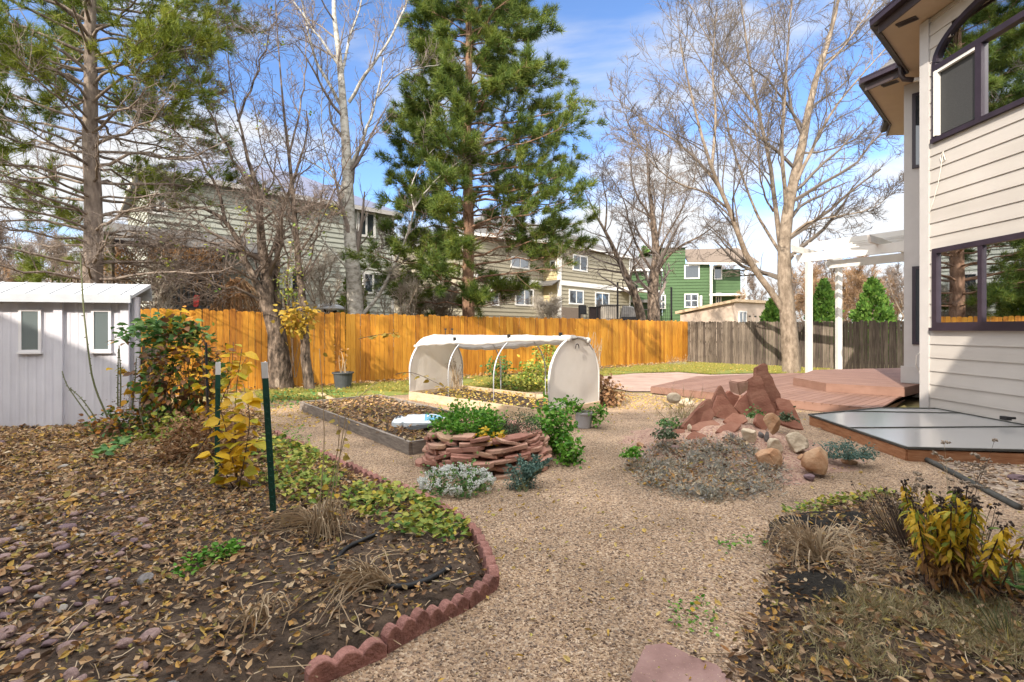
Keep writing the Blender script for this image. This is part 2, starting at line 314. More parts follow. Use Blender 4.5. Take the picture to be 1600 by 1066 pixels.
M['seed'] = mat('dark seed head', [(.02, .014, .012), (.05, .035, .03)], island=1, rough=.95)
M['dryseed'] = mat('tan seed head', [(.24, .19, .14), (.34, .27, .21)], island=1, rough=.95)
M['ywilt'] = mat('wilting leaf', [(.10, .17, .02), (.30, .30, .03), (.62, .40, .03), (.66, .44, .03), (.50, .26, .03)], island=1, rough=.55, trans=.3)
M['bwilt'] = mat('brown wilted leaf', [(.14, .07, .035), (.30, .15, .05), (.42, .24, .08)], island=1, rough=.8, trans=.2)
M['hottub'] = mat('beige cabinet', [(.45, .40, .33), (.52, .47, .40)], scale=3, stretch=(8, 8, .3), rough=.7)
M['dark_metal'] = mat('dark metal', [(.018, .018, .02), (.03, .03, .033)], scale=4, rough=.5)
M['tarp'] = mat('grey tarp', [(.17, .16, .15), (.26, .25, .24)], scale=4, rough=.85, bump=.5, bscale=4, bdist=.1)
M['red_cloth'] = mat('red cloth', [(.30, .03, .03), (.40, .05, .05)], scale=6, rough=.9)
M['lid'] = mat('pale grey metal', [(.40, .42, .45), (.50, .52, .55)], scale=4, rough=.4)
M['green_plastic'] = mat('green plastic', [(.02, .13, .06), (.03, .18, .08)], scale=6, rough=.5)
M['cable'] = mat('off white cord', [(.62, .58, .52), (.70, .66, .60)], scale=6, rough=.7)
# polycarbonate well cover: grey translucent, glossy
m = bpy.data.materials.new('polycarbonate sheet'); m.use_nodes = True
b = m.node_tree.nodes['Principled BSDF']; b.inputs['Base Color'].default_value = (.34, .335, .33, 1); b.inputs['Roughness'].default_value = .16
b.inputs['Specular IOR Level'].default_value = .8; M['poly'] = m

# ------------------------------------------------------------------ leaf and needle templates
LEAF = ([(0, 0, 0), (.25, 0, .02), (.6, 0, .03), (1, 0, -.08), (.25, .30, .07), (.6, .26, .06), (.25, -.30, .07), (.6, -.26, .06)],
        [(0, 1, 4), (0, 6, 1), (1, 2, 5, 4), (1, 6, 7, 2), (2, 3, 5), (2, 7, 3)])
CURL = ([(0, 0, 0), (.3, 0, .0), (.65, 0, .06), (1, 0, .26), (.25, .22, .16), (.65, .20, .22), (.3, -.26, .10), (.6, -.18, .24)],
        [(0, 1, 4), (0, 6, 1), (1, 2, 5, 4), (1, 6, 7, 2), (2, 3, 5), (2, 7, 3)])
LEAF4 = ([(0, 0, 0), (.5, .28, .05), (1, 0, -.03), (.5, -.28, .05)], [(0, 2, 1), (0, 3, 2)])
WILT = ([(0, 0, 0), (.3, .10, -.05), (.3, -.10, -.05), (.6, .09, -.25), (.6, -.10, -.22), (.8, 0, -.62)], [(0, 2, 1), (1, 2, 4, 3), (3, 4, 5)])
BLADE = ([(0, .022, 0), (0, -.022, 0), (.5, .016, .10), (.5, -.016, .10), (1, 0, .02)], [(0, 1, 3, 2), (2, 3, 4)])
def needle_tuft(n, w, spread, seed):
    r = np.random.default_rng(seed); V = []; Fs = []
    for i in range(n):
        a = r.uniform(0, 2 * PI); th = r.uniform(.15, spread); s0 = r.uniform(-.3, .25)
        d = np.array([math.cos(th), math.sin(th) * math.cos(a), math.sin(th) * math.sin(a)])
        q = unit(np.cross(d, r.normal(size=3))); L = r.uniform(.7, 1.05); b = np.array([s0, 0, 0])
        k = len(V); V += [b - q * w, b + q * w, b + d * L]; Fs.append((k, k + 1, k + 2))
    return (V, Fs)
TUFT = needle_tuft(24, .032, 1.3, 1)
ROSE = needle_tuft(9, .035, 1.5, 5)
TUFT_N = needle_tuft(22, .028, 1.3, 2)
GTUFT = needle_tuft(6, .10, .7, 3)
OCTA = ([(.5, 0, 0), (-.5, 0, 0), (0, .5, 0), (0, -.5, 0), (0, 0, .5), (0, 0, -.5)], [(0, 2, 4), (2, 1, 4), (1, 3, 4), (3, 0, 4), (2, 0, 5), (1, 2, 5), (3, 1, 5), (0, 3, 5)])

def rots(d, hint=None, flat=0.0):
    """rotation matrices whose local x axis is d; local z leans to hint (default random)."""
    d = unit(np.asarray(d, float)); n = len(d)
    h = rng.normal(size=(n, 3)) if hint is None else np.asarray(hint, float) + rng.normal(size=(n, 3)) * flat
    y = unit(np.cross(h, d)); z = np.cross(d, y)
    return np.stack([d, y, z], -1)
UP = np.array([[0, 0, 1.]])
def rdir(n, zlo=-.4, zhi=.4):
    a = rng.uniform(0, 2 * PI, n); return np.stack([np.cos(a), np.sin(a), rng.uniform(zlo, zhi, n)], -1)

def stone(size, seed, sub=3, planes=13, rough=.03, lo=.62):
    """faceted natural stone: a sphere cut by random planes, roughened; returns (verts, faces)"""
    r = np.random.default_rng(seed); bm = bmesh.new(); bmesh.ops.create_icosphere(bm, subdivisions=sub, radius=1)
    V = unit(np.array([v.co[:] for v in bm.verts])); Fs = [[v.index for v in f.verts] for f in bm.faces]; bm.free()
    n = unit(r.normal(size=(planes, 3))); d = r.uniform(lo, .98, planes); dots = V @ n.T
    rad = np.minimum(np.where(dots > .05, d[None] / np.maximum(dots, .05), 9).min(1), 1.02)
    w = np.zeros(len(V))
    for k in range(5):
        q = r.normal(size=3) * (2.2 + 2.4 * k); w += np.sin(V @ q + r.uniform(0, 6)) / (1 + k)
    rad = rad * (1 + rough * w)
    return V * rad[:, None] * np.array(size), Fs

# ------------------------------------------------------------------ branches
def smooth_pts(pts, K):
    p = np.array([list(q) for q in pts], float)
    for _ in range(2):
        if len(p) > 2:
            q = [p[0]]
            for i in range(len(p) - 1): q += [p[i] * .75 + p[i + 1] * .25, p[i] * .25 + p[i + 1] * .75]
            q.append(p[-1]); p = np.array(q)
    s = np.r_[0, np.cumsum(np.linalg.norm(np.diff(p, axis=0), axis=1))]; t = np.linspace(0, s[-1], K)
    return np.stack([np.interp(t, s, p[:, i]) for i in range(3)], -1)
def limb(pts, r0, r1, K=12, wob=0.0, e=1.15):
    p = smooth_pts(pts, K)
    if wob: p[1:] += rng.normal(size=(K - 1, 3)) * wob
    return p, np.linspace(1, 0, K) ** e * (r0 - r1) + r1
def stack(limbs):
    return np.stack([l[0] for l in limbs]), np.stack([l[1] for l in limbs])
def spawn(Pn, R, n, t0=.2, t1=1., ang=.8, lr=.5, rf=.5, K=5, wob=.15, trop=(0, 0, .1), rmin=.004, fall=.55, lmin=0.0, lmax=99):
    N, K0, _ = Pn.shape; Mn = N * n; ix = np.repeat(np.arange(N), n)
    t = t0 + (t1 - t0) * ((np.tile(np.arange(n), N) + rng.uniform(0, 1, Mn)) / n)
    f = t * (K0 - 1); i = np.clip(f.astype(int), 0, K0 - 2); w = (f - i)[:, None]
    pos = Pn[ix, i] * (1 - w) + Pn[ix, i + 1] * w; tan = unit(Pn[ix, i + 1] - Pn[ix, i])
    r = R[ix, i] * (1 - w[:, 0]) + R[ix, i + 1] * w[:, 0]
    L = np.linalg.norm(np.diff(Pn, axis=1), axis=2).sum(1)[ix]
    a = rng.normal(ang, .22, Mn)[:, None]
    perp = unit(np.cross(tan, rng.normal(size=(Mn, 3)))); tr = np.array(trop)
    d = unit(tan * np.cos(a) + perp * np.sin(a) + tr)
    ln = np.clip(L * lr * (1 - fall * t) * rng.uniform(.55, 1.25, Mn), lmin, lmax)
    out = np.empty((Mn, K, 3)); out[:, 0] = pos
    for k in range(1, K):
        d = unit(d + rng.normal(size=(Mn, 3)) * wob + tr * .35)
        out[:, k] = out[:, k - 1] + d * (ln / (K - 1))[:, None]
    rr = np.maximum(r * rf, rmin)[:, None] * (1 - np.linspace(0, .75, K))[None]
    return out, np.maximum(rr, rmin * .6)
def grass_patch(mb, xy, h, tm=GTUFT, z=0.0, var=.35):
    n = len(xy); pos = np.c_[xy, np.full(n, z) if np.isscalar(z) else z]
    d = np.c_[rng.normal(0, .25, (n, 2)), np.ones(n)]
    mb.inst(tm, pos, rots(d), h * rng.uniform(1 - var, 1 + var, n))
def inpoly(xy, poly):
    x, y = xy[:, 0], xy[:, 1]; c = np.zeros(len(xy), bool); n = len(poly)
    for i in range(n):
        x1, y1 = poly[i][:2]; x2, y2 = poly[(i + 1) % n][:2]
        k = ((y1 > y) != (y2 > y)) & (x < (x2 - x1) * (y - y1) / (y2 - y1 + 1e-12) + x1); c ^= k
    return c
def sdist(xy, poly):
    d = np.full(len(xy), 1e9); n = len(poly)
    for i in range(n):
        a = np.array(poly[i][:2]); b = np.array(poly[(i + 1) % n][:2]); ab = b - a
        t = np.clip(((xy - a) @ ab) / (ab @ ab), 0, 1); d = np.minimum(d, np.linalg.norm(xy - (a + t[:, None] * ab), axis=1))
    return np.where(inpoly(xy, poly), d, -d)
def scatter(poly, n):
    p = np.array([q[:2] for q in poly]); lo = p.min(0); hi = p.max(0); out = []
    tot = 0
    while tot < n:
        xy = rng.uniform(lo, hi, (n * 2, 2)); xy = xy[inpoly(xy, poly)]; out.append(xy); tot += len(xy)
    return np.concatenate(out)[:n]
def vnoise(x, y, s, seed=0):
    r = np.random.default_rng(seed); g = r.uniform(-1, 1, (64, 64)); x = x * s + 100; y = y * s + 100
    i = np.floor(x).astype(int); j = np.floor(y).astype(int); u = x - i; v = y - j; u = u * u * (3 - 2 * u); v = v * v * (3 - 2 * v)
    f = lambda a, b: g[a % 64, b % 64]
    return f(i, j) * (1 - u) * (1 - v) + f(i + 1, j) * u * (1 - v) + f(i, j + 1) * (1 - u) * v + f(i + 1, j + 1) * u * v
SUN, SKY, FILLCLOUD, FRONTCLOUD, EXPO, WING = 3.0, .15, 10.6, 2.9, 1.27, 7.4
# ================================================================== camera, light, sky
cam = bpy.data.cameras.new('camera'); cam.lens = F / 1600 * 36; cam.sensor_width = 36; cam.clip_end = 3000
cam.shift_y = -(533 - H0) / 1600.0
co = bpy.data.objects.new('camera', cam); COL.objects.link(co); co.location = (0, 0, CZ); co.rotation_euler = (PI / 2, 0, 0)
sc.camera = co
AZ, EL = math.radians(31.5), math.radians(33)
sd = Vector((-math.sin(AZ) * math.cos(EL), -math.cos(AZ) * math.cos(EL), math.sin(EL)))
sl = bpy.data.lights.new('sun', 'SUN'); sl.energy = SUN; sl.angle = math.radians(.5); sl.color = (1, .91, .78)
so = bpy.data.objects.new('sun', sl); COL.objects.link(so); so.rotation_euler = sd.to_track_quat('Z', 'Y').to_euler()
w = bpy.data.worlds.new('World'); sc.world = w; w.use_nodes = True
nt = w.node_tree; N = nt.nodes; L = nt.links
bg = N['Background']; bg.inputs['Strength'].default_value = SKY
sk = N.new('ShaderNodeTexSky'); sk.sky_type = 'NISHITA'; sk.sun_disc = False; sk.sun_elevation = EL
sk.sun_rotation = math.atan2(sd.x, sd.y); sk.altitude = 2800; sk.air_density = 1.0; sk.dust_density = .2; sk.ozone_density = 4.5
tc = N.new('ShaderNodeTexCoord'); sx = N.new('ShaderNodeSeparateXYZ'); L.new(tc.outputs['Generated'], sx.inputs[0])
def mth(op, a, b=None):
    n = N.new('ShaderNodeMath'); n.operation = op
    for i, q in enumerate((a, b)):
        if q is None: continue
        if isinstance(q, (int, float)): n.inputs[i].default_value = q
        else: L.new(q, n.inputs[i])
    return n.outputs[0]
den = mth('ADD', mth('MAXIMUM', sx.outputs[2], 0.0), 0.16)
cx = N.new('ShaderNodeCombineXYZ'); L.new(mth('DIVIDE', sx.outputs[0], den), cx.inputs[0]); L.new(mth('DIVIDE', sx.outputs[1], den), cx.inputs[1])
cn = N.new('ShaderNodeTexNoise'); cn.inputs['Scale'].default_value = 1.15; cn.inputs['Detail'].default_value = 8; cn.inputs['Roughness'].default_value = .56; cn.inputs['Distortion'].default_value = .35
mpw = N.new('ShaderNodeMapping'); mpw.inputs['Scale'].default_value = (.8, 1.25, 1); mpw.inputs['Location'].default_value = (2.6, .35, 0); L.new(cx.outputs[0], mpw.inputs['Vector']); L.new(mpw.outputs[0], cn.inputs['Vector'])
hz = N.new('ShaderNodeMapRange'); hz.inputs['From Min'].default_value = .62; hz.inputs['From Max'].default_value = .10; hz.inputs['To Min'].default_value = -.085; hz.inputs['To Max'].default_value = .24
L.new(sx.outputs[2], hz.inputs['Value'])
cf = N.new('ShaderNodeMapRange'); cf.inputs['From Min'].default_value = .50; cf.inputs['From Max'].default_value = .72; cf.interpolation_type = 'SMOOTHSTEP'
hi_ = N.new('ShaderNodeMapRange'); hi_.inputs['From Min'].default_value = .60; hi_.inputs['From Max'].default_value = .74; hi_.inputs['To Max'].default_value = .30  # extra cloud overhead, out of view, added as fill light
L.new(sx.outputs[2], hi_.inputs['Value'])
bk_ = N.new('ShaderNodeMapRange'); bk_.inputs['From Min'].default_value = .15; bk_.inputs['From Max'].default_value = -.25; bk_.inputs['To Max'].default_value = .30  # unseen bright cloud bank behind the camera, added to lift the shade
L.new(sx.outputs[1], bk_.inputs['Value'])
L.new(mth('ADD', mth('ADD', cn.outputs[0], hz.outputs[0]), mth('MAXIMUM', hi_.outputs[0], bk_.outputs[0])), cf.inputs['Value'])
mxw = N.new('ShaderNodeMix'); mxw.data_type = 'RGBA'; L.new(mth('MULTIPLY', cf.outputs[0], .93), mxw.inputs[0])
L.new(sk.outputs[0], mxw.inputs[6]); cmul = N.new('ShaderNodeMapRange'); cmul.inputs['To Max'].default_value = .30; cmul.inputs['From Max'].default_value = .30; cmul.inputs['To Min'].default_value = 0
cval = mth('ADD', FRONTCLOUD, mth('MULTIPLY', mth('MAXIMUM', hi_.outputs[0], bk_.outputs[0]), (FILLCLOUD - FRONTCLOUD) / .30))
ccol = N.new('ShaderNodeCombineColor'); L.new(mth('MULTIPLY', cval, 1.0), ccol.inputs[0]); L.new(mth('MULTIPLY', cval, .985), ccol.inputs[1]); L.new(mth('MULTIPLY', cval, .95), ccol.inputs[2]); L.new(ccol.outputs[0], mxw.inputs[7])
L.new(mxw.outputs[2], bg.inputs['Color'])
sc.view_settings.view_transform = 'Standard'; sc.view_settings.look = 'None'; sc.view_settings.exposure = EXPO; sc.view_settings.gamma = 1
sc.cycles.max_bounces = 6; sc.cycles.transparent_max_bounces = 12; sc.cycles.diffuse_bounces = 3

# ================================================================== ground sheets
def sheet(name, poly, z, m, grid=None):
    mb = MB()
    if grid is None: mb.quad(*[(p[0], p[1], z) for p in poly])
    return struct(mb, name, m)
mb = MB(); mb.quad((-250, -60, -.02), (250, -60, -.02), (250, 400, -.02), (-250, 400, -.02)); struct(mb, 'ground', M['ground'])
def hfield(name, x0, x1, y0, y1, step, fn, m):
    xs = np.arange(x0, x1 + step / 2, step); ys = np.arange(y0, y1 + step / 2, step)
    X, Y = np.meshgrid(xs, ys); Z = fn(X.ravel(), Y.ravel())
    V = np.c_[X.ravel(), Y.ravel(), Z]; nx = len(xs); ny = len(ys)
    a = (np.arange(ny - 1)[:, None] * nx + np.arange(nx - 1)[None]).ravel()
    Q = np.stack([a, a + 1, a + nx + 1, a + nx], -1)
    keep = Z[Q].max(1) > -.03; Q = Q[keep]
    mb = MB(); mb.add(V, Q, np.full(len(Q), 4)); return struct(mb, name, m, smooth=True)
def smooth01(t): t = np.clip(t, 0, 1); return t * t * (3 - 2 * t)

GP = [(-3.2, .4), (7.0, .4), (7.0, 8.3), (4.0, 12.2), (2.2, 12.6), (.6, 12.2), (-2.5, 11.4), (-5.0, 10.6), (-6.0, 9.6), (-5.5, 7.4), (-3.5, 5)]
mb = MB()
for q in [[(-5.8, 9.9), (-5.2, 7.2), (7.0, 7.2), (7.0, 8.2), (3.2, 11.3), (1.9, 11.9), (.6, 12.2), (-2.5, 11.4)], [(-5.2, 7.2), (-4.2, .3), (7.0, .3), (7.0, 7.2)]]:
    mb.quad(*[(x, y, 0.0) for x, y in q])
struct(mb, 'gravel_path', M['gravel'])
EDGE = [G(430, 685), G(495, 713), G(560, 745), G(625, 772), G(680, 796), G(712, 814), G(740, 838), G(757, 872), G(772, 918), G(735, 946), G(690, 968), G(645, 990), G(600, 1018), G(535, 1040), G(465, 1075)]
BED = [tuple(p)[:2] for p in EDGE] + [(-1.0, 1.1), (-9.5, 1.1), (-9.5, 8.6), (-6.0, 9.4), (-4.4, 8.6)]
def bedz(x, y):
    d = sdist(np.c_[x, y], BED)
    return np.where(d > -.15, -.04 + .10 * smooth01((d + .06) / .2) + smooth01(d / .5) * (.035 * vnoise(x, y, 1.6, 3) + .018 * vnoise(x, y, 6, 4) + .008 * vnoise(x, y, 17, 5) + .03), -.06)
hfield('garden_bed_soil', -9.5, .1, 1.1, 9.5, .05, bedz, M['soil'])
RB = [tuple(G(px, py))[:2] for px, py in ((1120, 1085), (1150, 1000), (1172, 940), (1200, 880), (1185, 835), (1230, 806), (1300, 786), (1390, 770), (1450, 800), (1520, 842), (1600, 880), (1720, 940))] + [(4.2, 1.6), (3.4, .9), (1.0, .9)]
def rbz(x, y):
    d = sdist(np.c_[x, y], RB) + .07 * vnoise(x, y, 4.5, 90) + .03 * vnoise(x, y, 13, 91)
    return np.where(d > -.15, -.03 + .06 * smooth01((d + .06) / .2) + smooth01(d / .4) * (.03 * vnoise(x, y, 2, 6) + .014 * vnoise(x, y, 7, 7) + .02), -.06)
hfield('flower_bed_soil', .6, 5.0, .9, 5.0, .04, rbz, M['soil'])
def spot(name, px, py, rx, ry, seed):
    c = G(px, py)
    def fn(x, y):
        q = np.hypot((x - c.x) / rx, (y - c.y) / ry) + .25 * vnoise(x, y, 5, seed)
        z = rbz(x, y); return np.where(q < 1.15, z + .006 + .025 * smooth01((1 - q) / .5) - .02 * smooth01((q - .95) / .2), -.06)
    hfield(name, c.x - rx * 1.5, c.x + rx * 1.5, c.y - ry * 1.5, c.y + ry * 1.5, .03, fn, M['black_soil'])
spot('compost_soil', 1275, 932, .20, .22, 21); spot('compost_soil', 1290, 822, .48, .22, 22)
# river gravel strip by the house
RG = [tuple(G(1393, 690))[:2], tuple(G(1592, 795))[:2], (5.2, 2.2), (7.0, 1.2), (7.09, 8.4), (6.6, 8.9), (5.6, 8.1), (4.6, 7.35)]
mb = MB(); mb.quad(*[(x, y, .010) for x, y in RG]); struct(mb, 'river_gravel_strip', M['rivergravel'])
# patio and lawn
PT = [tuple(G(px, py))[:2] for px, py in ((925, 590), (990, 584), (1060, 582), (1110, 586), (1180, 584), (1236, 585), (1250, 592), (1180, 620), (1040, 612), (985, 612), (945, 604))]
mb = MB(); mb.quad(*[(x, y, .008) for x, y in PT]); struct(mb, 'patio', M['patio'])
FA, FB, FCN = (-10.2, 9.15), (8.07, 22.3), (16.4, 14.3)
LN = [(-6.2, 11.7), (-4.1, 13.2), (8.0, 21.9), (12.0, 18.2), (10.4, 16.0)] + [tuple(G(px, py))[:2] for px, py in ((1236, 584), (1180, 583), (1110, 585), (1060, 581), (990, 583), (930, 590), (900, 602), (860, 612))] + [(.2, 11.6), (-1.0, 12.0), (-2.2, 11.3), (-4.2, 10.2), (-5.4, 10.4)]
mb = MB(); mb.quad(*[(x, y, .004) for x, y in LN]); struct(mb, 'lawn', M['grassbase'])
mb = MB(); xy = scatter(LN, 26000); k = vnoise(xy[:, 0], xy[:, 1], .9, 9) + .5 * vnoise(xy[:, 0], xy[:, 1], 3, 10)
xy = xy[k > -.25]; grass_patch(mb, xy, .075); o = mb.build('lawn_grass', M['grass']); tag(o, 'patchy yellow green lawn grass growing between the patio and the stained fence', 'grass', kind='stuff')
# loose gravel stones
mb = MB(); n = 80000
Yp = 1.9 + 4.3 * rng.uniform(0, 1, n) ** 1.5; Xp = rng.uniform(-.62, .95, n) * Yp * 1.0
xy = np.c_[Xp, Yp]; ok = (sdist(xy, BED) < .02) & (sdist(xy, RB) < .10 * rng.uniform(0, 1, n)); ok &= rng.uniform(-.9, .9, n) < .45 + vnoise(xy[:, 0], xy[:, 1], 1.1, 70) + .6 * vnoise(xy[:, 0], xy[:, 1], 3.5, 71); xy = xy[ok]; n = len(xy)
s = rng.uniform(.005, .013, n); s = np.where(rng.uniform(0, 1, n) < .006, s * 2.1, s); S = np.c_[s, s * rng.uniform(.6, 1, n), s * rng.uniform(.4, .8, n)]
mb.inst(OCTA, np.c_[xy, s * .12], rots(rdir(n, -.25, .25), UP, .4), S)
o = mb.build('loose_gravel', M['pebble'], smooth=True); tag(o, 'tan and brown pea gravel stones scattered over the garden path', 'gravel', kind='stuff')
mb = MB(); xy = scatter(RG, 3600); n = len(xy); s = rng.uniform(.022, .06, n)
mb.inst(OCTA, np.c_[xy, .012 + s * .15], rots(rdir(n, -.2, .2), UP, .4), np.c_[s, s * rng.uniform(.6, .9, n), s * rng.uniform(.4, .7, n)])
o = mb.build('river_pebbles', M['pebble'], smooth=True); tag(o, 'rounded tan river pebbles between the dark edging strip and the house wall', 'pebbles', kind='stuff')

# ---- leaf litter
RRP = [(-8.4, 7.2), (-5.3, 5.6), (-3.4, 4.4), (-2.7, 3.6), (-2.05, 2.75), (-1.65, 2.2), (-1.2, 1.75), (-3.2, 1.75), (-6.5, 4)]
mb = MB()
def litter(xy, zf, smin, smax, tm=CURL, lift=.01):
    z = zf(xy[:, 0], xy[:, 1])
    k = z > -.035; XY = xy[k]; ZZ = z[k]; ch = rng.choice(3, len(XY), p=[.6, .22, .18])
    for q_, tm in enumerate((CURL, LEAF4, WILT)):
        xy = XY[ch == q_]; z = ZZ[ch == q_]; n = len(xy); _one(xy, z, n, tm, smin, smax, lift)
def _one(xy, z, n, tm, smin, smax, lift):
    mb.inst(tm, np.c_[xy, z + lift + rng.uniform(0, .018, n)], rots(rdir(n, -.35, .35), UP, .75), (smin + (smax - smin) * rng.uniform(0, 1, n) ** 1.6)[:, None] * np.c_[np.ones(n), rng.uniform(.7, 1.5, n), np.ones(n)])
xy = scatter(BED, 130000); dens = .70 - .22 * smooth01((sdist(xy, RRP) + .2) / .5) - .5 * smooth01((xy[:, 0] + 2.0) / .8) * smooth01((4.6 - xy[:, 1]) / 1.0) + .34 * vnoise(xy[:, 0], xy[:, 1], 1.6, 31) + .3 * vnoise(xy[:, 0], xy[:, 1], 5, 32) + .3 * smooth01((xy[:, 1] - 4) / 1.5) + .30 * smooth01((-3.0 - xy[:, 0]) / 1.5)
keep = rng.uniform(0, 1, len(xy)) < np.clip(dens, .10, 1)
litter(xy[keep], bedz, .02, .056)
xy = scatter([(-8, 3.5), (-3.4, 3.2), (-2.2, 5.5), (-4.5, 8.5), (-8, 8)], 5000); litter(xy, bedz, .04, .09, lift=.025)
xy = scatter(RB, 5200); litter(xy, rbz, .022, .06)
o = mb.build('fallen_leaves', M['litter']); tag(o, 'brown and tan fallen leaves covering the soil of the garden beds', 'leaf litter', kind='stuff')
mb = MB()
flat = lambda x, y: np.zeros_like(x)
xy = scatter(GP, 1700); xy = xy[sdist(xy, BED) < 0]; litter(xy, flat, .025, .05, lift=.004)
xy = scatter([tuple(G(px, py))[:2] for px, py in ((700, 850), (780, 780), (900, 760), (1000, 800), (1100, 800), (1200, 790), (1140, 900), (1100, 1060), (700, 1060), (790, 930))], 170); litter(xy, flat, .02, .05, lift=.006)
xy = scatter([(-5.6, 8.2), (-3.6, 7.0), (-2.6, 8.0), (-2.6, 10.6), (-5.4, 10.6)], 1500); litter(xy, flat, .03, .06, lift=.004)
xy = scatter([tuple(G(px, py))[:2] for px, py in ((940, 612), (1000, 616), (1110, 626), (1060, 640), (960, 640), (930, 628))], 900); litter(xy, flat, .03, .055, lift=.004)
xy = scatter(LN, 1700); litter(xy, flat, .035, .07, lift=.05)
xy = scatter([(-4.0, 9.4), (-1.4, 6.2), (.6, 8.2), (-2.0, 10.4)], 700); litter(xy, flat, .03, .06, lift=.004)
o = mb.build('yellow_leaves', M['yellow_litter']); tag(o, 'small yellow leaves fallen on the gravel path and lawn', 'leaf litter', kind='stuff')

# ---- river rocks among the leaves, lower left
protos = []
for k in range(7):
    mb = MB(); mb.faces(*stone((.5, .37, .25), 100 + k, 3, 9, .02, .72)); protos.append((mb, None))
names = [('pink_river', 'rounded pinkish'), ('grey_river', 'rounded grey'), ('pale_river', 'rounded pale'), ('plum_river', 'rounded dark purplish')]
first = {}
RRP = [(-8.4, 7.2), (-5.3, 5.6), (-3.4, 4.4), (-2.7, 3.6), (-2.05, 2.75), (-1.65, 2.2), (-1.2, 1.75), (-3.2, 1.75), (-6.5, 4)]
pts = []
cand = scatter(RRP, 3000); cs = rng.uniform(.035, .10, len(cand)) * rng.uniform(.7, 1.25, len(cand)); cand[1500:] = scatter([(-3.6, 4.4), (-2.7, 3.6), (-2.0, 2.75), (-1.6, 2.2), (-1.2, 1.75), (-3.0, 1.75)], 1500); od_ = rng.permutation(3000); cand = cand[od_] 
for (x, y), s in zip(cand, cs):
    if sdist(np.array([[x, y]]), RRP)[0] < .3 and rng.uniform() < .45: continue
    if all((x - a) ** 2 + (y - b) ** 2 > ((s + c) * .40) ** 2 for a, b, c in pts): pts.append((x, y, s))
    if len(pts) >= 295: break
for x, y, s in pts:
    k = int(rng.integers(0, 7)); mi = int(rng.choice(4, p=[.56, .14, .08, .22])); mn, adj = names[mi]
    key = (k, mi)
    z = float(bedz(np.array([x]), np.array([y]))[0])
    if key not in first:
        o = protos[k][0].build('river_rock', M[mn], smooth=True, origin=(0, 0, 0)); first[key] = o
    else:
        o = first[key].copy(); COL.objects.link(o)
    o.location = (x, y, z + s * .07 + .008); o.rotation_euler = (rng.uniform(-.2, .2), rng.uniform(-.2, .2), rng.uniform(0, 6.28)); o.scale = (s, s * rng.uniform(.8, 1.1), s * rng.uniform(.8, 1.2))
    tag(o, adj + ' river rock lying among the fallen leaves at lower left', 'rock', adj + ' river rocks among the leaves')

# soil crumbs, bark chips
mb = MB(); xy = np.r_[scatter(BED, 16000), scatter(RB, 5000)]; xy = xy[xy[:, 1] < 6.5]; z = np.maximum(bedz(xy[:, 0], xy[:, 1]), rbz(xy[:, 0], xy[:, 1])); k = z > -.02; xy = xy[k]; z = z[k]; n = len(xy)
s_ = .006 + .026 * rng.uniform(0, 1, n) ** 3; mb.inst(OCTA, np.c_[xy, z + s_ * .2], rots(rdir(n, -.6, .6)), np.c_[s_, s_ * rng.uniform(.5, 1, n), s_ * rng.uniform(.4, .9, n)])
o = mb.build('soil_crumbs', M['crumb']); tag(o, 'dark soil crumbs and bark chips on the bed surface', 'soil crumbs', kind='stuff')
# ================================================================== fences
def fence(name, a, b, h0, h1, w, m, label, z0=0.0, dog=True, seed=0):
    a = Vector((*a, 0)); b = Vector((*b, 0)); d = (b - a); L = d.length; d.normalize(); nrm = Vector((d.y, -d.x, 0))   # nrm faces the yard
    r = np.random.default_rng(seed)
    t = thing(name, label, 'fence', a + d * (L / 2))
    mb = MB(); n = int(L / w)
    for i in range(n):
        u = i * w; h = h0 + (h1 - h0) * i / n + r.normal() * .017; ww = w - .007 - abs(r.normal()) * .003; o = nrm * (r.normal() * .003); tilt = r.normal() * .006
        p = a + d * u + o + Vector((0, 0, z0 + .02))
        c = .026 if dog else .012
        pts = [p, p + d * ww, p + d * (ww + tilt) + Vector((0, 0, h - c)), p + d * (ww - c + tilt) + Vector((0, 0, h)), p + d * (c + tilt) + Vector((0, 0, h)), p + d * tilt + Vector((0, 0, h - c))]
        mb.prism(pts, nrm * .018)
    mb.build('picket_boards', m, t)
    for z in (.3, .95, 1.55):
        mb = MB(); mb.beam(a - nrm * .022 + Vector((0, 0, z)), b - nrm * .022 + Vector((0, 0, z)), .038, .085); mb.build('rail', m, t)
    k = max(1, int(L / 2.4))
    for i in range(k + 1):
        p = a + d * (L * i / k) - nrm * .09; mb = MB(); mb.beam(p, p + Vector((0, 0, 1.75)), .09, .09); mb.build('post', m, t)
    return t
fence('wooden_fence', FA, FB, 1.95, 1.86, .137, M['orange_wood'], 'long honey orange stained cedar privacy fence running behind the hoop house', seed=1)
fence('wooden_fence', FB, FCN, 1.84, 1.74, .118, M['grey_wood'], 'weathered grey brown picket privacy fence behind the deck and pergola', dog=True, seed=2)
a = P(222, 640, 8.2); b = P(262, 640, 8.9)
fence('picket_fence', (a.x, a.y), (b.x, b.y), 1.18, 1.15, .075, M['grey_wood'], 'short weathered slat fence between the pale shed and leafy shrub', seed=3)

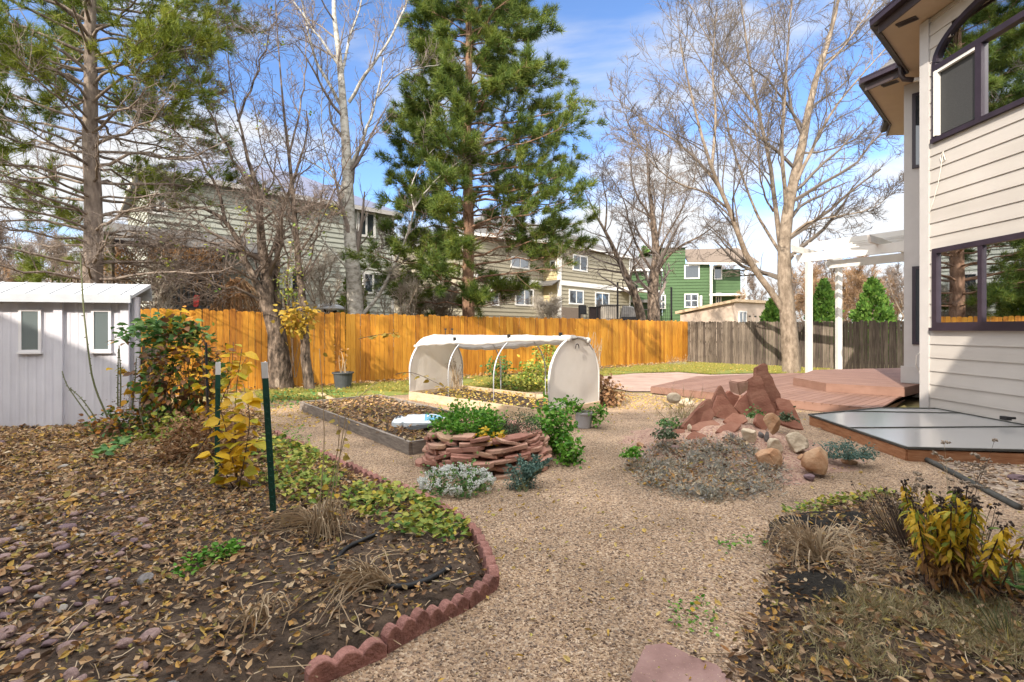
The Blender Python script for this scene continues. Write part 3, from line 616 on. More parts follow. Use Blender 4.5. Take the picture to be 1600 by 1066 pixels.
# ================================================================== walls and windows
def wframe(a, b):
    a = Vector((a[0], a[1], 0)); b = Vector((b[0], b[1], 0)); d = (b - a); L = d.length; d.normalize(); n = Vector((d.y, -d.x, 0))
    return a, d, n, L
def lap(mb, a, b, z0, z1, e=.2, holes=(), proud=.02):
    """lap siding from a to b, outside on the right hand of a->b; holes = (u0,u1,z0,z1)"""
    a, d, n, L = wframe(a, b); z = z0
    while z < z1 - .01:
        zt = min(z + e, z1); iv = [(0, L)]
        for h in holes:
            zm = (z + zt) / 2
            if callable(h): r = h(zm)
            else: r = (h[0], h[1]) if h[2] < zm < h[3] else None
            if r is None: continue
            nv = []
            for p, q in iv:
                if r[1] <= p or r[0] >= q: nv.append((p, q)); continue
                if r[0] > p: nv.append((p, r[0]))
                if r[1] < q: nv.append((r[1], q))
            iv = nv
        for p, q in iv:
            A = a + d * p; B = a + d * q
            lo = n * proud; hi = n * .002; Z = Vector((0, 0, 1))
            mb.quad(A + lo + Z * z, B + lo + Z * z, B + hi + Z * zt, A + hi + Z * zt)
            mb.quad(A + Z * z, B + Z * z, B + lo + Z * z, A + lo + Z * z)
        z = zt
def flatwall(mb, a, b, z0, z1, th=.1):
    a, d, n, L = wframe(a, b); Z = Vector((0, 0, 1))
    mb.prism([a + Z * z0, a + d * L + Z * z0, a + d * L + Z * z1, a + Z * z1], -n * th)
def window(par, a, b, u0, u1, z0, z1, fw, mf, mp, mulls=(), bars=(), out=.04, back=.02, name='window', sill=False):
    a, d, n, L = wframe(a, b); Z = Vector((0, 0, 1)); W = lambda u, z, o=0: a + d * u + Z * z + n * o
    mb = MB(); o = (out - back) / 2; dp = out + back
    mb.beam(W(u0, z0 + fw / 2, o), W(u1, z0 + fw / 2, o), dp, fw); mb.beam(W(u0, z1 - fw / 2, o), W(u1, z1 - fw / 2, o), dp, fw)
    for u in (u0 + fw / 2, u1 - fw / 2): mb.beam(W(u, z0 + fw, o), W(u, z1 - fw, o), fw, dp, up=n)
    for u in mulls: mb.beam(W(u, z0 + fw, o * .9), W(u, z1 - fw, o * .9), fw * .8, dp * .9, up=n)
    for zz in bars: mb.beam(W(u0 + fw, zz, o * .8), W(u1 - fw, zz, o * .8), dp * .8, fw * .55)
    fr = mb.build(name, mf, par)
    mb = MB(); po_ = .008 if back > 0 else out * .7 - .002
    mb.prism([W(u0 + fw * .8, z0 + fw * .8, po_), W(u1 - fw * .8, z0 + fw * .8, po_), W(u1 - fw * .8, z1 - fw * .8, po_), W(u0 + fw * .8, z1 - fw * .8, po_)], -n * .006)
    mb.build('pane', mp, fr)
    if sill:
        mb = MB(); mb.beam(W(u0 - .012, z0 - .012, out * .7), W(u1 + .012, z0 - .012, out * .7), out + .02, .026); mb.build('sill', mf, fr)
    return fr

# ================================================================== the house on the right
HX = 7.1
house = thing('house', 'beige lap sided two storey house with plum window frames at the right edge', 'house', (9, 6, 0))
A, B = (HX, 8.43), (HX, -1.0)
Wn = (.26, 2.75)
def archtop(z):
    c = (Wn[0] + Wn[1]) / 2; ha = (Wn[1] - Wn[0]) / 2
    if z < 4.66: return None
    if z < 5.95: return Wn
    q = (z - 5.95) / .62
    if q >= 1: return None
    k = ha * math.sqrt(1 - q * q) - .02; return (c - k, c + k)
mb = MB()
lap(mb, (HX, 8.43), (HX, -1.0), .12, 6.78, .2267, holes=[archtop, (Wn[0], Wn[1], 1.50, 2.84), (4.6, 6.4, 1.5, 2.84), (4.6, 6.4, 4.66, 5.95)])
lap(mb, (-14, -1.2), (HX, -1.2), .12, WING, .232) if False else None
mb.build('lap_siding', M['siding'], house)
mb = MB()
mb.box((HX - .012, 8.34, 3.4), (.05, .18, 6.75))      # corner board
flatwall(mb, (8.86, 10.19), (HX - .005, 8.44), .05, 6.8, .1)
flatwall(mb, (8.5, 10.55), (8.86, 10.19), .05, 6.8, .1)
flatwall(mb, (10.6, 12.65), (8.512, 10.562), .05, 6.8, .1)
flatwall(mb, (13.6, 12.65), (10.6, 12.65), .05, 6.8, .1)
flatwall(mb, (13.6, -1), (13.6, 12.65), .05, 6.8, .1)
mb.build('stucco_wall', M['trim'], house)
mb = MB()
a_, d_, n_, L_ = wframe((8.5, 10.55), (8.86, 10.19))
mb.beam(a_ - d_ * .05 + Vector((0, 0, .53)) + n_ * .02, a_ + d_ * .55 + Vector((0, 0, .53)) + n_ * .02, .06, .36)
mb.build('base_band', M['trim'], house)
mb = MB(); mb.box((HX + .05, 3.7, .08), (.1, 9.4, .2)); mb.build('foundation', M['patio'], house)
# upper arched window group
a, d, n, L = wframe(A, B); Z = Vector((0, 0, 1)); W = lambda u, z, o=0: a + d * u + Z * z + n * o
mb = MB(); u0, u1 = Wn; fw = .085
mb.beam(W(u0 - .02, 4.66, .02), W(u1 + .02, 4.66, .02), .09, .075)
for u in (u0 + .03, u1 - .03): mb.beam(W(u, 4.70, .01), W(u, 5.96, .01), .075, .08, up=n)
mb.beam(W(u0 + .07, 5.86, .012), W(u1 - .07, 5.86, .012), .08, .09)
for u in (1.07, 1.94): mb.beam(W(u, 4.70, .011), W(u, 5.815, .011), .10, .078, up=n)
cu, ha = (u0 + u1) / 2, (u1 - u0) / 2
ths = np.linspace(0, PI, 30)
po = [W(cu - ha * math.cos(t), 5.95 + .62 * math.sin(t), .05) for t in ths]; pi_ = [W(cu - (ha - .085) * math.cos(t), 5.95 + (.62 - .085) * math.sin(t), .05) for t in ths]
for k in range(29):
    mb.prism([po[k], pi_[k], pi_[k + 1], po[k + 1]], -n * .085)
fr = mb.build('arched_window', M['plum'], house)
mb = MB(); mb.prism([W(cu - (ha - .05) * math.cos(t), 5.93 + (.62 - .05) * math.sin(t), -.005) for t in ths], -n * .006); mb.build('pane', M['glass'], fr)
mb = MB(); mb.prism([W(1.12, 4.7, -.005), W(1.89, 4.7, -.005), W(1.89, 5.82, -.005), W(1.12, 5.82, -.005)], -n * .006); mb.build('pane', M['glass'], fr)
mb = MB(); mb.prism([W(1.99, 4.7, -.005), W(2.68, 4.7, -.005), W(2.68, 5.82, -.005), W(1.99, 5.82, -.005)], -n * .006); mb.build('pane', M['glass'], fr)
mb = MB(); mb.prism([W(.36, 4.74, -.012), W(1.02, 4.74, -.012), W(1.02, 5.78, -.012), W(.36, 5.78, -.012)], -n * .006); mb.build('insect_screen', M['screen'], fr)
mb = MB()   # casement sash swung open, seen edge on, white inside
for (ua, ub, za, zb) in ((.31, .36, 4.70, 5.82),): mb.beam(W(.335, 4.72, .03), W(.335, 5.80, .03), .05, .08, up=n)
mb.beam(W(.36, 5.79, .02), W(1.02, 5.79, .02), .05, .05); mb.build('open_sash', M['white_paint'], fr)
# lower window
lw = window(house, A, B, Wn[0], Wn[1], 1.53, 2.85, .085, M['plum'], M['glass'], mulls=(1.09, 1.92), out=.05, back=.04)
mb = MB(); mb.beam(W(Wn[0] - .03, 1.505, .03), W(Wn[1] + .03, 1.505, .03), .10, .05); mb.build('sill', M['plum'], lw)
for (q0, q1) in ((4.6, 6.4),):
    window(house, A, B, q0, q1, 1.52, 2.84, .085, M['plum'], M['glass'], mulls=(5.5,), out=.05, back=.04)
    window(house, A, B, q0, q1, 4.68, 5.93, .085, M['plum'], M['glass'], mulls=(5.5,), out=.05, back=.04)
for (z0, z1) in ((4.95, 6.55), (1.18, 2.85)):
    window(house, (8.5, 10.55), (8.86, 10.19), .14, .47, z0, z1, .06, M['plum'], M['farglass'], out=.04, back=.0)
# rooms behind the glass, curtains and blinds
mb = MB()
for (z0, z1) in ((1.2, 3.1), (4.3, 6.72)):
    x0, x1, y0, y1 = HX + .06, HX + 3.2, -.8, 8.25
    mb.quad((x1, y0, z0), (x1, y1, z0), (x1, y1, z1), (x1, y0, z1)); mb.quad((x0, y0, z0), (x1, y0, z0), (x1, y0, z1), (x0, y0, z1))
    mb.quad((x0, y1, z0), (x1, y1, z0), (x1, y1, z1), (x0, y1, z1)); mb.quad((x0, y0, z0), (x0, y1, z0), (x1, y1, z0), (x1, y0, z0)); mb.quad((x0, y0, z1), (x0, y1, z1), (x1, y1, z1), (x1, y0, z1))
mb.build('room_walls', M['room'], house)
mb = MB()
for (ua, ub, z0, z1) in ((.34, .56, 1.6, 2.8), (1.16, 1.40, 1.6, 2.8), (2.3, 2.7, 1.6, 2.8), (1.13, 1.50, 4.72, 5.8), (2.2, 2.65, 4.72, 5.8)):
    k = 14; us = np.linspace(ua, ub, k)
    for i in range(k - 1):
        o1, o2 = -.12 - .02 * (i % 2), -.12 - .02 * ((i + 1) % 2)
        mb.quad(W(us[i], z0, o1), W(us[i + 1], z0, o2), W(us[i + 1], z1, o2), W(us[i], z1, o1))
mb.build('curtain', M['curtain'], house)
# eaves
EV = [(6.5, -2.2), (6.5, 8.62), (8.1, 9.97), (7.78, 10.7), (9.75, 12.55), (10.2, 13.25), (14.3, 13.25), (14.3, -2.2)]
mb = MB(); mb.quad(*[(x, y, 6.79) for x, y in EV[::-1]]); mb.build('soffit', M['soffit'], house)
for i in range(5):
    (x0, y0), (x1, y1) = EV[i], EV[i + 1]
    dv = Vector((x1 - x0, y1 - y0, 0)).normalized(); nn = Vector((-dv.y, dv.x, 0))
    mb = MB(); mb.beam(Vector((x0, y0, 6.86)) - nn * .012 - dv * .01, Vector((x1, y1, 6.86)) - nn * .012 + dv * .02, .03, .22); mb.build('fascia', M['fascia'], house)
    mb = MB(); p, q = Vector((x0, y0, 6.95)) + nn * .065 - dv * .03, Vector((x1, y1, 6.95)) + nn * .065 + dv * .05
    mb.beam(p, q, .115, .10); mb.beam(p + Vector((0, 0, .055)) + nn * .05, q + Vector((0, 0, .055)) + nn * .05, .03, .03); mb.build('gutter', M['plum'], house)
mb = MB()
rid = [(10.4, -2.2, 9.3), (10.4, 8.6, 9.3)]
ev = [Vector((x, y, 6.99)) for x, y in EV]; r0, r1 = Vector(rid[0]), Vector(rid[1])
mb.quad(ev[0], ev[1], r1, r0)
for i in range(1, 6): mb.faces([ev[i], ev[i + 1], r1], [(0, 1, 2)])
mb.quad(ev[6], ev[7], r0, r1); mb.faces([ev[7], ev[0], r0], [(0, 1, 2)])
mb.build('roof', M['shingle'], house)
# soffit vents
for x, y in ((6.78, 8.35), (8.12, 10.45)):
    mb = MB(); mb.box((x, y, 6.782), (.16, .28, .012), .6)
    for k in range(5): mb.box((x - .05 + k * .025, y, 6.774), (.008, .24, .008), .6)
    mb.build('soffit_vent', M['fascia'], house)
# downspout elbow and pipe
mb = MB(); mb.tube([(7.98, 9.98, 6.92), (7.98, 9.98, 6.72), (8.02, 9.95, 6.62), (8.14, 9.86, 6.56)], .05, 8); mb.build('downspout_elbow', M['fascia'], house, smooth=True)
mb = MB(); mb.tube([(8.14, 9.86, 6.56), (8.6, 9.6, 6.50), (9.1, 9.3, 6.46)], .045, 8); mb.build('downspout', M['white_paint'], house, smooth=True)
# white cord and cables
def wy(px, py): 
    Y = HX * F / (px - 800); return Vector((HX - .03, Y, CZ + (H0 - py) / F * Y))
mb = MB(); mb.tube([wy(1477, 236), wy(1473, 262), wy(1468, 290), wy(1460, 318), wy(1455, 332)], .006, 5)
mb.tube([wy(1477, 236), wy(1472, 246), wy(1474, 254), wy(1480, 250), wy(1477, 240)], .006, 5); mb.build('cord', M['cable'], house)
mb = MB(); mb.tube([P(1438, 550, 10.25), P(1432, 556, 10.2), P(1431, 570, 10.2), P(1436, 580, 10.2), P(1440, 590, 10.15)], .012, 5); mb.build('cable', M['cable'], house)
# rear wing of the house (behind the photographer); its shade falls over the near yard
mb = MB(); X0, X1, Yf, Yb = -9.6, 13.6, -1.25, -10
lap(mb, (X1, Yf), (X0, Yf), .12, WING - .2, .232); lap(mb, (X0, Yf), (X0, Yb), .12, WING - .2, .232); lap(mb, (X0 + .01, Yf), (-16.7, Yf), .12, 6.65, .232); lap(mb, (X0, Yb), (X1, Yb), .12, WING - .2, .232); lap(mb, (X1, Yb), (X1, Yf), .12, WING - .2, .232)
mb.build('lap_siding', M['siding'], house)
mb = MB(); xe0, xe1, ya, yb = X0 - .4, X1 + .4, Yf + .35, Yb - .4; zr = WING + 1.6; ym = (ya + yb) / 2
mb.quad((xe0, ya, WING - .2), (xe1, ya, WING - .2), (xe1, yb, WING - .2), (xe0, yb, WING - .2)); mb.quad((xe0, ya, WING), (xe1, ya, WING), (xe1, ym, zr), (xe0, ym, zr)); mb.quad((xe0, yb, WING), (xe0, ym, zr), (xe1, ym, zr), (xe1, yb, WING))
mb.quad((xe0, ya, WING - .2), (xe0, ya, WING), (xe1, ya, WING), (xe1, ya, WING - .2)); mb.faces([(xe0, ya, WING), (xe0, ym, zr), (xe0, yb, WING)], [(0, 1, 2)]); mb.faces([(xe1, ya, WING), (xe1, ym, zr), (xe1, yb, WING)], [(0, 1, 2)])
mb.prism([(X0 - .05, ya, 6.75), (-13.3, ya, 8.17), (-17, ya, 6.7), (-17, ya, 6.5), (X0 - .05, ya, 6.5)], (0, yb - ya, 0))  # unseen end gable, its rake shaped to slope the shadow across the shed
mb.prism([(1.5, ya + .02, WING - .05), (4.3, ya + .02, WING + 2.7), (7.1, ya + .02, WING - .05)], (0, -5, 0))  # unseen front gable, added to carry shade higher up the house wall
mb.build('roof', M['shingle'], house)
for ux in (3.5, 8.5, 14, 20, 25):
    window(house, (X1, Yf), (X0, Yf), ux, ux + 1.6, 1.4, 2.8, .08, M['plum'], M['farglass'], mulls=(ux + .8,)); window(house, (X1, Yf), (X0, Yf), ux, ux + 1.6, 4.4, 5.8, .08, M['plum'], M['farglass'], mulls=(ux + .8,))

# ================================================================== window well cover
WT = .14
wc = thing('window_well_cover', 'low clear window well cover with reddish wood curb against the house wall', 'window well cover', (5.8, 6.6, 0))
poly = [G(1267, 650, WT), G(1418, 701, WT), G(1602, 690, WT), Vector((HX - .06, 5.1, WT)), Vector((HX - .06, 8.1, WT)), G(1375, 641, WT)]
poly[2] = Vector((6.2, 5.3, WT))
for p, q in zip(poly[:3], poly[1:4]):
    mb = MB(); zz = Vector((0, 0, -.075)); mb.beam(p + zz, q + zz, .045, .13); mb.build('curb_board', M['rust_wood'], wc)
mb = MB(); zz = Vector((0, 0, -.075)); mb.beam(poly[5] + zz, poly[0] + zz, .045, .13); mb.build('curb_board', M['rust_wood'], wc)
cen = sum(poly, Vector()) / 6
rise = lambda p: Vector((p.x, p.y, WT + .02 + .03 * max(0, min(1, (p.x - 4.4) / 2.6)) - .012))
op = [rise(cen + (p - cen) * 1.015) for p in poly]; op[3].x = op[4].x = HX - .02
mb = MB(); mb.prism(op, (0, 0, -.012)); mb.build('clear_sheet', M['poly'], wc)
mb = MB()
for k in range(6):
    p, q = op[k], op[(k + 1) % 6]; mb.beam(p + Vector((0, 0, .004)), q + Vector((0, 0, .004)), .03, .022)
mb.build('cover_rim', M['edging'], wc)
for (p, q) in ((op[0].lerp(op[1], .48), op[4].lerp(op[3], .5)), (op[2].lerp(op[1], .1), op[3].lerp(op[4], .2)), (op[5].lerp(op[0], .5), op[4].lerp(op[3], .15))):
    mb = MB(); mb.beam(p + Vector((0, 0, .006)), q + Vector((0, 0, .006)), .022, .016); mb.build('seam_bar', M['edging'], wc)
for k in range(3):
    p = Vector((HX - .25, 6.75 - .42 * k, WT + .13)); mb = MB(); mb.box(p, (.07, .10, .05)); mb.box(p + Vector((.08, 0, .0)), (.1, .03, .03)); mb.build('cover_bracket', M['dark_metal'], wc)
mb = MB(); p, q = G(1393, 692), G(1592, 797)
mb.tube([p + Vector((0, 0, .02)), p.lerp(q, .3) + Vector((-.02, 0, .03)), p.lerp(q, .6) + Vector((.01, 0, .02)), q + Vector((0, 0, .02))], .028, 6)
tag(mb.build('garden_edging', M['edging'], smooth=True), 'dark plastic edging strip between the gravel path and river pebbles', 'edging')
mb = MB(); mb.beam(P(1382, 643, 8.55), P(1440, 641, 8.75), .10, .05); tag(mb.build('green_trim_board', M['green_plastic']), 'green plastic strip lying between the deck and house corner', 'strip')
mb = MB(); mb.hull([tuple(G(1590, 752) + Vector(v) * .17) for v in unit(np.random.default_rng(8).normal(size=(22, 3))) * [.62, .45, .22] + [0, 0, .2]], .01); tag(mb.build('flat_rock', M['plum_river'], smooth=True), 'flat purplish stone on river pebbles near the house wall', 'rock')

# ================================================================== deck and pergola
deck = thing('deck', 'two level reddish brown composite deck beside the house', 'deck', (8, 11, 0))
def boards(par, name, poly, z, ang, w, m):
    """deck boards clipped to a convex polygon"""
    mb = MB(); c, s = math.cos(ang), math.sin(ang); R = lambda p: (p[0] * c + p[1] * s, -p[0] * s + p[1] * c)
    q = [R(p) for p in poly]; v0 = min(p[1] for p in q); v1 = max(p[1] for p in q); v = v0
    def clip(pts, y, keep):
        out = []
        for i in range(len(pts)):
            p, r = pts[i], pts[(i + 1) % len(pts)]; ip = (p[1] >= y) == keep; ir = (r[1] >= y) == keep
            if ip: out.append(p)
            if ip != ir: t = (y - p[1]) / (r[1] - p[1]); out.append((p[0] + (r[0] - p[0]) * t, y))
        return out
    while v < v1:
        pp = clip(clip(q, v + .005, True), v + w - .005, False)
        if len(pp) >= 3: mb.prism([(x * c - y * s, x * s + y * c, z - .025) for x, y in pp], (0, 0, .025))
        v += w
    return mb.build(name, m, par)
def skirt(par, pts, z0, z1, m, inset=.02):
    for i in range(len(pts) - 1):
        p, q = Vector((*pts[i], 0)), Vector((*pts[i + 1], 0)); mb = MB(); mb.beam(p + Vector((0, 0, (z0 + z1) / 2)), q + Vector((0, 0, (z0 + z1) / 2)), .022, z1 - z0); mb.build('skirt_board', m, par)
ZL, ZU = .16, .34
Lp = [G(1017, 604, ZL), G(1374, 639, ZL), G(1413, 615, ZL), Vector((11.5, 12.8, ZL)), Vector((11.3, 15.2, ZL)), G(1240, 583, ZL), G(1090, 588, ZL)]
Lp = [(p.x, p.y) for p in Lp]
boards(deck, 'lower_deck_boards', Lp, ZL, math.radians(40), .142, M['deck'])
skirt(deck, Lp[:3], .01, ZL - .027, M['deck']); skirt(deck, [Lp[6], Lp[0]], .01, ZL - .027, M['deck'])
Up = [G(1240, 590, ZU), G(1291, 599, ZU), G(1412, 606, ZU), Vector((12.5, 13.2, ZU)), Vector((12.6, 14.9, ZU)), G(1272, 578, ZU)]
Up = [(p.x, p.y) for p in Up]
boards(deck, 'upper_deck_boards', Up, ZU, math.radians(-38), .142, M['deck'])
skirt(deck, [Up[5], Up[0], Up[1], Up[2], Up[3]], ZL + .002, ZU - .027, M['deck'])
pg = thing('pergola', 'white painted pergola with two slim posts behind the deck', 'pergola', (10.5, 15.5, 0))
ZP = 3.66
p1, p2 = Vector((9.46, 15.5, 0)), Vector((11.42, 17.0, 0))
for p in (p1, p2):
    mb = MB(); mb.beam(p, p + Vector((0, 0, ZP)), .15, .15); mb.build('post', M['white_paint'], pg)
bd = Vector((1.5, -2.2, 0)).normalized(); cd = (p2 - p1).normalized()
def tailbeam(p, d, L0, L1, z, w, h, name, m=M['white_paint']):
    n = Vector((d.y, -d.x, 0)).normalized() * (w / 2); Zv = Vector((0, 0, 1)); a = p - d * L0 + Zv * z; b = p + d * L1 + Zv * z
    mb = MB(); mb.prism([a + d * (h * .55) - n, b - n, b + Zv * h - n, a + Zv * h - n], n * 2); return mb.build(name, m, pg)
for p in (p1, p2): tailbeam(p, bd, .45, 4.6, ZP + .002, .09, .27, 'beam')
for k in range(3): tailbeam(p1 + bd * (-.2 + k * 2.05), cd, .75, 3.3, ZP + .275, .07, .2, 'rafter')
for k in range(6):
    mb = MB(); a = p1 + cd * (.25 + k * .42) + Vector((0, 0, ZP + .56)); mb.beam(a - bd * .1, a + bd * 4.4, .04, .16); mb.build('lath', M['white_paint'], pg)

# ================================================================== garden shed at the left
shed = thing('garden_shed', 'pale lavender grey storage shed with two small windows at the left', 'shed', (-7, 8, 0))
S0, S1 = Vector((-9.6, 6.55, 0)), Vector((-5.74, 7.36, 0))
a, d, n, L = wframe(S0, S1)
mb = MB(); flatwall(mb, S0, S1, .02, 2.0, .05)
bk = -n * .22
flatwall(mb, S1, S1 + bk, .02, 2.0, .05); flatwall(mb, S0 + bk, S0, .02, 2.0, .05); flatwall(mb, S1 + bk, S0 + bk, .02, 2.0, .05)
u = .05
while u < L - .05:   # shallow vertical ribs in the panels
    p = a + d * u; mb.prism([p + n * .001, p + d * .012 + n * .0035, p + d * .03 + n * .0035, p + d * .042 + n * .001], (0, 0, 1.97)); u += .105
mb.build('wall_panel', M['shed'], shed)
for u in (.02, 2.93, L - .16):
    mb = MB(); mb.beam(a + d * (u + .07) + n * .016 + Vector((0, 0, .02)), a + d * (u + .07) + n * .016 + Vector((0, 0, 1.985)), .11, .05, up=n); mb.build('corner_trim', M['shed'], shed)
Zv = Vector((0, 0, 1))
mb = MB()
e0, e1 = a - d * .1 + n * .14, a + d * (L + .05) + n * .14; m0, m1 = e0 - n * .56, e1 - n * .56; b0, b1 = e0 - n * .60, e1 - n * .60
mb.prism([e0 + Zv * 2.0, m0 + Zv * 2.22, b0 + Zv * 2.0, b0 + Zv * 1.955, m0 + Zv * 2.17, e0 + Zv * 1.955], e1 - e0)
for k in range(int(L / .3) + 1):
    p = e0 + d * (k * .3 + .02); mb.beam(p + Zv * 2.004, p - n * .56 + Zv * 2.224, .03, .012)
mb.build('roof', M['shed_roof'], shed)
mb = MB(); mb.beam(e0 + Zv * 1.955 + n * .01, e1 + Zv * 1.955 + n * .01, .03, .12); mb.build('fascia', M['lid'], shed)
def uof(px):   # along-wall position seen at pixel column px
    k = (px - 800) / F; return (k * a.y - a.x) / (d.x - k * d.y)
for x0, x1 in ((31, 66), (144, 175)):
    window(shed, S0, S1, uof(x0), uof(x1), 1.17, 1.80, .035, M['shed_trim'], M['frosted'], out=.03, back=0, sill=True)
# ================================================================== neighbouring houses
def on(a, b, px):
    a, d, n, L = wframe(a, b); k = (px - 800) / F
    return (k * a.y - a.x) / (d.x - k * d.y)
def winpx(par, a, b, x0, x1, y0, y1, fw=.10, mull=1, bars=0, mf=None):
    u0, u1 = on(a, b, x0), on(a, b, x1); aa, d, n, L = wframe(a, b); p = aa + d * ((u0 + u1) / 2)
    z = lambda y: CZ + (H0 - y) / F * p.y
    ms = [u0 + (u1 - u0) * (i + 1) / (mull + 1) for i in range(mull)]; bs = [z(y1) + (z(y0) - z(y1)) * (i + 1) / (bars + 1) for i in range(bars)]
    return window(par, a, b, u0, u1, z(y1), z(y0), fw, mf or M['white_paint'], M['farglass'], mulls=ms, bars=bs, out=.08, back=0)
def cbar(par, a, b, u, z0, z1, w, m, name='corner_board'):
    aa, d, n, L = wframe(a, b); mb = MB(); mb.beam(aa + d * u + n * .035 + Vector((0, 0, z0)), aa + d * u + n * .035 + Vector((0, 0, z1)), w, .06, up=n); mb.build(name, m, par)
def hiproof(par, pts, ze, ridge, m, over=.45, th=.16, fm=None):
    """hip roof over outline pts (anticlockwise seen from above), ridge = two points"""
    c = sum((Vector((*p, 0)) for p in pts), Vector()) / len(pts)
    e = [Vector((p[0], p[1], ze)) + (Vector((*p, 0)) - c).normalized() * over for p in pts]; r0, r1 = [Vector(q) for q in ridge]
    mb = MB(); n = len(e)
    near = [r0 if (q - r0).length < (q - r1).length else r1 for q in e]
    for i in range(n):
        j = (i + 1) % n
        if near[i] is near[j]: mb.faces([e[i], e[j], near[i]], [(0, 1, 2)])
        else: mb.quad(e[i], e[j], near[j], near[i])
    mb.quad(*[q - Vector((0, 0, .02)) for q in e[::-1]]); mb.build('roof', m, par)
    for i in range(n):
        j = (i + 1) % n; mb = MB(); mb.beam(e[i] - Vector((0, 0, .10)), e[j] - Vector((0, 0, .10)), .05, .18); mb.build('fascia', fm or M['white_paint'], par)

# ---- sage green house, left
sg = thing('house', 'pale sage green lap sided house behind the birch trunk and stained fence', 'house', (-9, 19, 0))
a, b = (-12.4, 16.6), (-5.55, 22.8); av, d, n, L = wframe(a, b); c = (av + d * L - n * 8); e = av - n * 8
mb = MB(); lap(mb, a, b, 0, 6.9, .21, proud=.035); lap(mb, b, (c.x, c.y), 0, 6.9, .21, proud=.035); lap(mb, (e.x, e.y), a, 0, 6.9, .21, proud=.035); mb.build('lap_siding', M['sage'], sg)
cbar(sg, a, b, L - .06, 0, 6.9, .13, M['white_paint'])
hiproof(sg, [a, b, (c.x, c.y), (e.x, e.y)], 6.95, [av + d * 3.2 - n * 4 + Vector((0, 0, 9.1)), av + d * (L - 3.2) - n * 4 + Vector((0, 0, 9.1))], M['blue_roof'], fm=M['trim'])
winpx(sg, a, b, 557, 586, 331, 371); winpx(sg, a, b, 566, 598, 426, 460); winpx(sg, a, b, 452, 480, 417, 460); winpx(sg, a, b, 175 + 55, 262, 300, 335)
pv = lambda t, o, z: av + d * t + n * o + Vector((0, 0, z))
mb = MB(); mb.prism([pv(-1.2, 0, 5.0), pv(-1.2, 2.6, 4.08), pv(-1.2, 2.6, 3.96), pv(-1.2, 0, 4.88)], d * 4.3); mb.build('porch_roof', M['shingle'], sg)
mb = MB(); mb.beam(pv(-1.2, 2.64, 4.0), pv(3.1, 2.64, 4.0), .05, .17); mb.build('porch_fascia', M['fascia'], sg)
mb = MB(); mb.prism([pv(-2.4, 0, 2.05), pv(-2.4, 2.7, 2.05), pv(4.2, 2.7, 2.05), pv(4.2, 0, 2.05)], (0, 0, .12)); mb.build('porch_floor', M['grey_wood'], sg)
mb = MB()
mb.beam(pv(-2.4, 2.6, 2.92), pv(4.2, 2.6, 2.92), .06, .05); mb.beam(pv(-2.4, 2.6, 2.28), pv(4.2, 2.6, 2.28), .05, .05)
for k in range(52): mb.beam(pv(-2.35 + k * .127, 2.6, 2.28), pv(-2.35 + k * .127, 2.6, 2.9), .045, .045)
mb.build('porch_railing', M['grey_wood'], sg)
for t in (-1.1, 1.2, 3.0): mb = MB(); mb.beam(pv(t, 2.5, 0), pv(t, 2.5, 3.95), .11, .11); mb.build('porch_post', M['grey_wood'], sg)
mb = MB(); mb.prism([pv(.2, .03, 2.17), pv(2.2, .03, 2.17), pv(2.2, .03, 4.2), pv(.2, .03, 4.2)], n * .02); mb.build('sliding_door', M['farglass'], sg)

# ---- olive tan house, centre
bh = thing('house', 'olive tan two storey house with white trim behind the big pine', 'house', (4, 37, 0))
A1, A2, A3, A4 = (-2.44, 30.8), (2.3, 35.56), (3.36, 34.5), (10.0, 41.2)
mb = MB(); lap(mb, A1, A2, 0, 7.55, .27, proud=.05); lap(mb, A3, A4, 0, 7.55, .27, proud=.05); lap(mb, A4, (3.0, 48.2), 0, 7.55, .27, proud=.05); lap(mb, (-9.4, 37.8), A1, 0, 7.55, .27, proud=.05); mb.build('lap_siding', M['olive'], bh)
mb = MB(); lap(mb, A2, A3, 0, 7.55, .27, proud=.05); mb.build('side_siding', M['sunlit_olive'], bh)
for (p, q) in ((A1, A2), (A3, A4)):
    aa, d, n, L = wframe(p, q); mb = MB(); mb.beam(aa + n * .06 + Vector((0, 0, 4.83)), aa + d * L + n * .06 + Vector((0, 0, 4.83)), .06, .34); mb.build('band_board', M['white_paint'], bh)
cbar(bh, A3, A4, .08, 0, 7.5, .2, M['white_paint']); cbar(bh, A3, A4, 9.3, 0, 7.5, .2, M['white_paint']); cbar(bh, A2, A3, 1.42, 0, 7.5, .14, M['white_paint'])
hiproof(bh, [A1, (3.36, 34.5), A4, (3.0, 48.2), (-9.4, 37.8)], 7.6, [(-2.2, 37.4, 10.3), (3.3, 41.6, 10.3)], M['shingle'])
mb = MB(); pa = [Vector((*A2, 5.05)), Vector((*A3, 5.05))]; aa, d, n, L = wframe(A2, A3)
mb.prism([pa[0] - d * .2, pa[0] - d * .2 + n * .9 + Vector((0, 0, -.35)), pa[0] - d * .2 + n * .9 + Vector((0, 0, -.47))], d * (L + .3)); mb.build('small_roof', M['shingle'], bh)
winpx(bh, A1, A2, 804, 833, 451, 478); winpx(bh, A1, A2, 797, 826, 402, 420); winpx(bh, A1, A2, 766, 779, 451, 478, mull=0)
winpx(bh, A3, A4, 894, 917, 399, 424); winpx(bh, A3, A4, 888, 911, 453, 476); winpx(bh, A3, A4, 929, 951, 457, 482); winpx(bh, A2, A3, 860, 870, 407, 423, mull=0)
aa, d, n, L = wframe(A3, A4)
